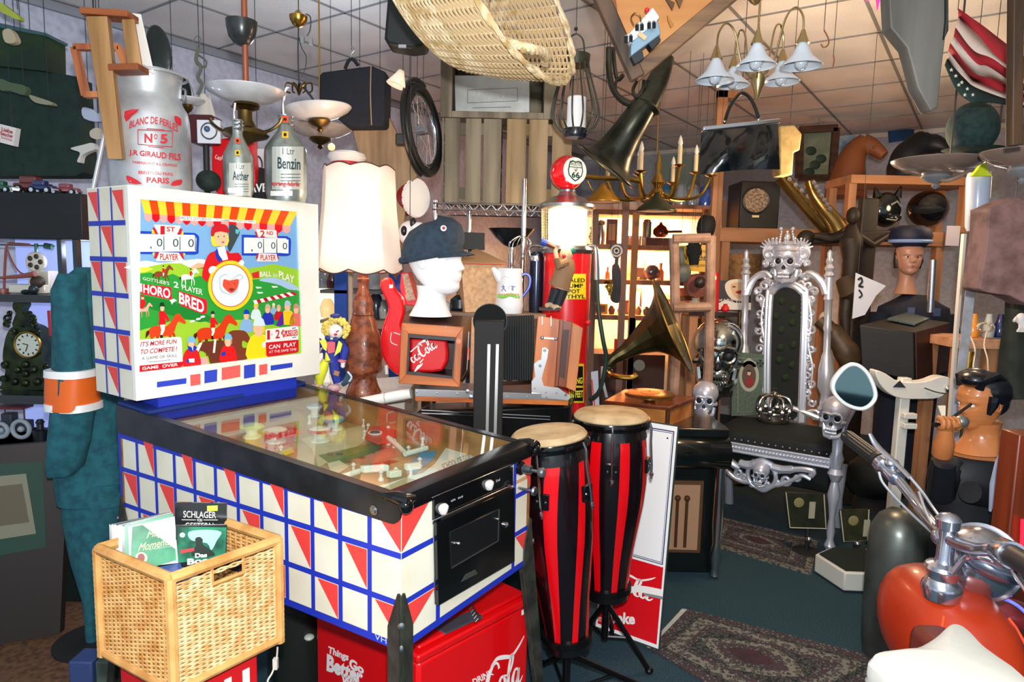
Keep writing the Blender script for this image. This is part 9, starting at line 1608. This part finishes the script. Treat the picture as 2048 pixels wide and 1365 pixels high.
for i,(x,j,c_,h_,lab) in enumerate(((650,0,'8c8c88',.1,'grey jug on the top tier of the blue rack left of the lamp'),(665,0,'5c2c20',.08,'brown pot on the top tier of the blue rack'),(655,1,'ffd890',.10,'glowing cream jar on the blue rack left of the lamp'),(748,0,'a8aca8',.12,'clear jug on the blue rack right of the lamp stem'),(752,1,'2c3440',.14,'dark teal canister on the blue rack right of the lamp stem'),(770,1,'b8b4a8',.1,'pale cup on the blue rack beside the red guitar'),(760,2,'6c5848',.1,'brown bowl low on the blue rack'))):q=P(x,600,4.35); m=MB(mat(c_,.2,coat=.5,emit=.6 if i==2 else 0)); m.lathe((q.x,q.y,zq[j]+.001),UP,[(0,.04),(h_*.6,.05),(h_,.035),(h_+.02,.02)],16); solo(['jug','pot','lit_jar','glass_jug','canister','cup','bowl'][i],lab,['jug','pot','jar','jug','canister','cup','bowl'][i],m)
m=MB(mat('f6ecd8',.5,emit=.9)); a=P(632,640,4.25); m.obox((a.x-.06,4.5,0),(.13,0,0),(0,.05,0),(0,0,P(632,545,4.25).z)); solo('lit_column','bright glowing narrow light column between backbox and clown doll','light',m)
# -- glass vitrine on the left --
Yv=3.05; DG=mat('10201c',.5,var='0a1614',scale=8)
def vz(y,Y=Yv):return P(60,y,Y).z
xl,xr=P(-60,600,Yv).x,P(128,600,Yv).x
t=thing('display_cabinet','dark display cabinet with bright lit shelves at the left edge','cabinet',V(((xl+xr)/2,Yv+.2,0))); m=MB(DG); m.obox((xl,Yv,0),(xr-xl,0,0),(0,.32,0),(0,0,vz(888))); part('base',m,t); m=MB(mat('14161c',.5,var='0c1214',scale=8)); m.obox((xl,Yv,vz(478)),(xr-xl+.10,0,0),(0,.32,0),(0,0,vz(385)-vz(478))); part('top_chest',m,t,bevel=.004)
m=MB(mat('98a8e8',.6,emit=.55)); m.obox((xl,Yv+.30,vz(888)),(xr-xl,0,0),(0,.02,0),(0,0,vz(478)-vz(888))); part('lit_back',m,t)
for y,th in ((590,.035),(792,.04),(888,.02)):m=MB(mat('0c1216',.2,coat=.5)); m.obox((xl,Yv,vz(y)-th),(xr-xl,0,0),(0,.30,0),(0,0,th)); part('shelf',m,t)
for x_ in (xr-.02,xr+.05):m=MB(mat('3c4850',.3,.6)); m.obox((x_,Yv,vz(888 if x_<xr else 580)),(.02,0,0),(0,.03,0),(0,0,vz(478)-vz(888 if x_<xr else 580))); part('corner_profile',m,t)
lamp('cabinet_light','POINT',(xl+.45,Yv+.12,vz(500)),2.2,(.72,.78,1),.04); lamp('cabinet_light','POINT',(xl+.5,Yv+.12,vz(620)),2.2,(.72,.78,1),.04)
ZA_,ZB_,ZC_=vz(590),vz(792),vz(888)
f2=lambda x,y:(x/3.79,400+y/3.79)
t=thing('film_projector','cream film projector with a spoked reel on the upper lit shelf','projector',V((P(76,585,Yv+.1).x,Yv+.1,ZA_+.001))); m=MB(mat('d8d4c4',.3,.3)); c=P(*f2(290,470),Yv+.12); m.lathe(c,(0,-1,0),[(0,.045),(.02,.047),(.022,.04)],28); m.box((c.x+.01,c.y+.02,ZA_+.055),(.10,.08,.105)); m.box((c.x-.03,c.y,ZA_+.022),(.17,.09,.04)); part('body',m,t,bevel=.004); m=MB(mat('3c2c20',.5)); [m.ball(c+V((math.cos(a)*.026,-.024,math.sin(a)*.026)),(.012,.003,.012),10,6) for a in [i*2*PI/5 for i in range(5)]]; m.ball(V((c.x+.02,c.y-.04,ZA_+.055)),(.035,.02,.03),14,8); part('reel_openings',m,t); m=MB(mat('4c7468',.3,.5)); m.tube([c+V((-.005,0,.04)),c+V((-.005,0,.085))],.008,8); m.tube([c+V((-.22,0,.075)),c+V((.08,0,.075))],.004,6); m.tube([c+V((.035,0,.075)),c+V((.07,0,.07))],.014,8); part('top_arm',m,t)
m=MB(mat('8c5048',.4)); vt(m,[(8,590,Yv+.1),(10,530,Yv+.1),(14,492,Yv+.1),(28,488,Yv+.1),(60,490,Yv+.1)],.006,6); vt(m,[(15,500,Yv+.1),(25,525,Yv+.1),(40,545,Yv+.1),(55,550,Yv+.1)],.004,6); vt(m,[(0,556,Yv+.06),(40,553,Yv+.06),(70,548,Yv+.06)],[.006,.01,.014],8); q=V((P(6,585,Yv+.1).x,Yv+.1,ZA_)); m.cyl(q+UP*.001,q+UP*.02,.03); solo('desk_lamp_arm','reddish jointed lamp arm at the left of the film projector','lamp',m); m=MB(mat('18282c',.4)); m.ball(V((P(48,570,Yv).x,Yv+.06,ZA_+.022)),(.022,.02,.022),14,8); m.ball(V((P(32,575,Yv).x,Yv+.06,ZA_+.010)),(.022,.015,.010),10,6); solo('small_dark_toy','small dark round toy under the projector arm','toy',m)
def clock():
 t=thing('mantel_clock','ornate dark bronze mantel clock with a round white dial on the lit shelf','clock',V((P(52,780,Yv+.1).x,Yv+.1,ZB_+.001))); BZ=mat('3a4428',.35,.7,var='20281c',scale=16,bump=.6); Y=Yv+.12; F_=lambda x,y,o=0:P(*f2(x,y),Y+o); m=MB(BZ)
 m.prism([F_(x,y) for x,y in sm2([(20,1440),(10,1400),(40,1300),(20,1200),(30,1100),(55,1010),(100,960),(180,945),(260,970),(300,1020),(310,1110),(320,1220),(370,1300),(385,1400),(380,1440)],3)],V((0,.08,0))); m.prism([F_(x,y) for x,y in sm2([(100,960),(105,900),(120,860),(95,820),(100,780),(130,750),(165,760),(180,800),(160,840),(180,880),(210,920),(230,960)],3)],V((0,.05,0)))
 for (x,y,r,s) in ((60,900,34,1),(45,945,24,-1),(240,900,34,-1),(265,945,24,1),(75,860,18,1),(225,865,18,-1),(35,1250,26,1),(340,1270,26,-1),(360,1350,26,1),(20,1360,26,-1),(100,1000,20,1),(280,1000,20,-1)):m.tube([F_(x+r*(1-.75*i/14)*math.cos(1+s*i*.6),y+r*(1-.75*i/14)*math.sin(1+s*i*.6),-.01) for i in range(15)],.006,6)
 for (x,y) in ((190,1250),(190,1320),(130,1290),(250,1290),(190,1390),(110,1380),(280,1380)):m.ball(F_(x,y,-.005),(.018,.012,.018),10,6)
 m.box(F_(200,1455,.03),(.34,.13,.025)); part('case',m,t,ang=50); m=MB(mat('c8d0c4',.3)); m.lathe(F_(210,1100,-.002),(0,-1,0),[(0,.058),(.006,.058),(.007,.001)],32); d=part('dial',m,t); m=MB(BLACK); c=F_(210,1100,-.011)
 for k in range(12):a=k*PI/6; m.bar(c+V((math.sin(a),0,math.cos(a)))*.040,c+V((math.sin(a),0,math.cos(a)))*.050,.006,.001,(0,1,0))
 m.bar(c,c+V((-.025,0,.006)),.004,.001,(0,1,0)); m.bar(c,c+V((-.012,0,-.032)),.004,.001,(0,1,0)); part('numerals_and_hands',m,d); m=MB(BRASS); m.torus(F_(210,1100,-.006),(0,1,0),.060,.006,36,8); part('dial_ring',m,t)
clock()
t=thing('wall_candle_holder','red candle in a dark iron holder beside the mantel clock','candle holder',V((P(105,785,Yv+.05).x,Yv+.05,ZB_+.001))); m=MB(mat('b01828',.4)); m.cyl(P(*f2(395,1030),Yv+.05),P(*f2(380,840),Yv+.05),.012); part('candle',m,t); m=MB(mat('1c2c38',.4,.5)); q=P(*f2(400,1040),Yv+.05); m.tube([q,P(*f2(405,1090),Yv+.05),V((P(105,785,Yv+.05).x,Yv+.05,ZB_+.002))],.005,6); m.disc(P(*f2(395,1032),Yv+.05),UP,.016); m.lathe(V((P(105,785,Yv+.05).x,Yv+.05,ZB_+.001)),UP,[(0,.03),(.006,.02)],16); part('iron_stem',m,t)
t=thing('toy_tractor','dark toy tractor with a red roof on the lowest lit shelf','toy tractor',V((P(35,885,Yv+.1).x,Yv+.1,ZC_))); q=V((P(35,885,Yv+.1).x,Yv+.1,ZC_)); m=MB(mat('2c3440',.5)); m.box(q+V((0,0,.06)),(.13,.06,.05)); m.box(q+V((-.03,0,.09)),(.05,.05,.06)); part('body',m,t,bevel=.004); m=MB(mat('6a2430',.4)); m.box(q+V((-.01,0,.15)),(.14,.08,.012)); m.m(DARK).tube([q+V((-.05,0,.1)),q+V((-.05,0,.15))],.003,5); m.tube([q+V((.04,0,.08)),q+V((.04,0,.15))],.003,5); part('roof',m,t,bevel=.004)
for x_,r_ in ((-.045,.032),(.05,.04)):m=MB(mat('98a4b0',.4)); m.torus(q+V((x_,-.04,r_+.012)),(0,1,0),r_,.010,24,8); m.ball(q+V((x_,-.04,r_+.012)),.015,10,6); part('wheel',m,t)
m=MB(mat('101820',.4)); q=V((P(82,880,Yv+.06).x,Yv+.06,ZC_+.001)); m.lathe(q,UP,[(0,.03),(.05,.032),(.055,.016),(.08,.014),(.085,.02),(.10,.012)],18); solo('black_flask','small black flask right of the toy tractor','flask',m)
zT_=vz(385)+.001
for i,(x,c_,s,lab) in enumerate(((12,'1c5a48',.8,'dark green model car at the left end of the cabinet top'),(58,'6a2420',1.25,'maroon vintage model car on the cabinet top'),(92,'1c2c60',.9,'dark blue model car beside the maroon one'),(128,'8c4450',.8,'pinkish model car with chrome bumper nearest the pinball machine'))):
 c=V((P(x,380,Yv+.08).x,Yv+.06+.05*(i%2),zT_)); t=thing('model_car',lab,'model car',c,'model cars on the cabinet top'); m=MB(mat(c_,.25,coat=.7)); m.box(c+V((0,0,.028*s)),(.12*s,.05*s,.022*s)); m.box(c+V((-.01,0,.05*s)),(.06*s,.045*s,.028*s)); part('body',m,t,bevel=.006*s)
 for a in (-.038,.038):
  for b_ in (-.026,.026):m=MB(MBLACK); m.cyl(c+V((a*s,b_*s-.005,.016*s)),c+V((a*s,b_*s+.005,.016*s)),.016*s); m.m(CHROME).cyl(c+V((a*s,b_*s-.007,.016*s)),c+V((a*s,b_*s-.005,.016*s)),.010*s); part('wheel',m,t)
 m=MB(CHROME); m.box(c+V((.062*s,0,.02*s)),(.006,.05*s,.008)); part('bumper',m,t)
m=MB(mat('143028',.8,var='0c2420',scale=20)); pris(m,[(-60,110),(92,140),(92,142),(152,153),(165,345),(150,352),(-60,352)],3.24,.12); solo('green_backboard','dark green board behind the model cars','board',m); m=MB(mat('10281c',.7,var='1c3818',scale=9)); pris(m,[(-60,42),(0,52),(90,70),(92,142),(-60,125)],3.2,.14); m.m(mat('3c6068',.5)); pris(m,[(-60,36),(0,46),(92,66),(92,72),(-60,44)],3.19,.15); o=solo('dark_green_crate','dark green crate with a grey lid near the ceiling corner','crate',m); wire(o,P(60,64,3.3)); wire(o,P(-30,45,3.25))
for i,(pts,c_,nm,lab) in enumerate((([(0,248),(32,256),(27,292),(0,285)],'e4e0dc','paper_label','white paper note with red lettering on the green board'),([(142,296),(165,290),(185,286),(190,298),(176,304),(163,312),(160,325),(154,322),(160,306),(146,300)],'c8c8c0','white_antler','white forked antler hanging left of the milk can'),([(165,215),(190,222),(200,243),(168,237)],'a8b4cc','blue_white_bag','pale blue bag under the small wooden frame'),([(180,262),(196,256),(200,278),(182,275)],'b8b0a0','pale_ornament','pale ornament above the white antler'),([(0,158),(20,165),(50,172),(48,190),(20,182),(0,180)],'4c5c44','moss_garland','mossy green garland on the green board'),([(58,190),(80,196),(100,203),(104,210),(70,205)],'8c8c74','straw_flower','straw coloured flower hanging from the green crate'),([(0,5),(15,15),(38,33),(36,40),(18,32),(0,22)],'a8b848','yellow_banana','yellow green plastic banana at the top left corner'),([(5,62),(20,58),(32,78),(26,86),(10,84)],'b8ac90','cream_flower','cream cloth flower on the dark green crate'))):
 m=MB(mat(c_,.7)); pris(m,pts if i==0 else sm2(pts,3),3.12-.01*i,.03); o=solo(nm,lab,nm.split('_')[-1],m)
 if i==0:L=MB(mat('b03048',.5)); pl=PL(P(15,270,3.119),(0,-1,0)); L.qtext('Liebe',pl,[(3,262),(25,268),(25,260),(3,254)],.002,bold=.03); L.qtext('Besucher',pl,[(1,270),(26,277),(26,269),(1,262)],.002,bold=.03); L.qtext('bitte',pl,[(3,277),(24,283),(24,277),(3,272)],.002); part('red_lettering',L,o,flat=True)
 wire(o,P(pts[2][0]-3,pts[1][1]+4,3.12-.01*i+.015))
m=MB(mat('d8dce0',.3,.3)); m.cyl(P(186,378,2.85),P(209,268,2.85),.008); o=solo('white_rod','slim white rod leaning behind the pinball backbox','rod',m); wire(o,P(209,269,2.85))
# -- teal work overall --
def overall():
 Y=2.72; t=thing('work_overall','teal work overall on a stand with an orange reflective armband','overall',zz(P(190,1180,Y),0)); TL=mat('1f6470',.9,var='174e5c',scale=26,bump=.5)
 def loft(mb,rows,dy=0,n=28,fold=.010):
  R=[]
  for j,(y,x0,x1,d_) in enumerate(rows):c=P((x0+x1)/2,y,Y+dy); hw=(x1-x0)/2*mpp(Y); R.append([c+V((hw*math.cos(a),d_*math.sin(a)+fold*math.sin(3*a+j*.8),0)) for a in [2*PI*i/n for i in range(n)]])
  mb.rings([[q for q in r] for r in R])
 m=MB(TL); loft(m,[(535,160,190,.04),(560,130,215,.08),(600,118,230,.11),(700,115,240,.12),(800,118,245,.12),(900,110,250,.12),(960,112,262,.12),(1000,120,270,.12)],.06); part('jacket',m,t); m=MB(TL); loft(m,[(548,125,165,.05),(580,112,165,.07),(660,112,175,.075),(740,108,182,.075),(820,104,188,.08),(880,100,180,.08),(930,100,168,.075),(948,104,150,.06)],-.06); part('sleeve',m,t)
 m=MB(TL); loft(m,[(960,128,262,.10),(1040,130,255,.10),(1120,145,240,.09),(1200,168,230,.08),(1300,180,232,.08)],.05); part('trousers',m,t); m=MB(mat('ee6a1c',.5)); loft(m,[(742,102,188,.09),(780,100,191,.092),(816,98,194,.094)],-.06); b=part('orange_armband',m,t);
 for y0,y1 in ((738,752),(804,818)):m=MB(mat('fcfcfc',.4)); loft(m,[(y0,100,190 if y0<760 else 196,.093),(y1,99,191 if y0<760 else 197,.096)],-.06); part('reflective_band',m,b)
 m=MB(mat('7c3818',.5)); m.ball(P(117,762,Y-.13),(.018,.008,.020),12,8); part('brown_patch',m,b); q=P(190,1250,Y); m=MB(DARK); m.cyl((q.x,q.y,0),q,.02); m.lathe((q.x,q.y,0),UP,[(0,.16),(.015,.16),(.02,.02)],24); part('stand',m,t)
overall()
t=thing('leaning_picture','large framed picture with a green mount leaning at the lower left','picture',on_z(60,1150,0)); a,b=P(-60,1190,2.62),P(112,1128,2.75); zt_=P(85,890,2.8).z; up_=V((0,.10,zt_-b.z)); a=V((a.x,a.y,b.z)); m=MB(mat('241c1a',.5)); n_=V((0,.03,0)); a0,b0_=zz(a,.02),zz(b,.02); up_=V((0,.12,zt_-.02)); m.hexa([a0,b0_,b0_+n_,a0+n_,a0+up_,b0_+up_,b0_+up_+n_,a0+up_+n_]); part('frame',m,t); pl=pl3(a0,b0_,a0+up_)
for q,c_,o_ in (([(-60,985),(66,1012),(100,925)][:0] or [(-100,930),(85,925),(92,1095),(-100,1130)],'123c30',.002),([(-100,962),(52,948),(72,1068),(-100,1095)],'7c7c68',.004),([(-100,985),(44,968),(58,1045),(-100,1066)],'5c5440',.006)):m=MB(mat(c_,.6,var=None)); m.poly([pl.at(x,y,o_) for x,y in q]); part(['green_mount','inner_mat','painting'][int(o_*500)-1],m,t,flat=True)
for i,(q,c_,lab) in enumerate((([(128,1365),(190,1365),(186,1310),(132,1308)],'34487c','blue box on the floor left of the wicker basket'),([(190,1340),(235,1345),(222,1310),(200,1308)],'4c5c54','grey green lidded pot beside the blue floor box'))):c=on_z((q[0][0]+q[1][0])/2,1372,0); m=MB(mat(c_,.6)); m.obox((c.x-.04,c.y,.005),(.09,0,0),(0,.1,0),(0,0,.09)); solo(['blue_box','lidded_pot'][i],lab,['box','pot'][i],m,bevel=.006)
m=MB(mat('181c18',.5,coat=.3)); c=on_z(603,1335,0); m.lathe((c.x,c.y,0),UP,[(0,.13),(.3,.13),(.32,.11)],28); m.m(mat('c0c8bc',.4)).ball((c.x+.07,c.y-.12,.2),(.02,.02,.012),10,6); solo('dark_bucket','dark bucket under the pinball machine beside the red cooler','bucket',m)
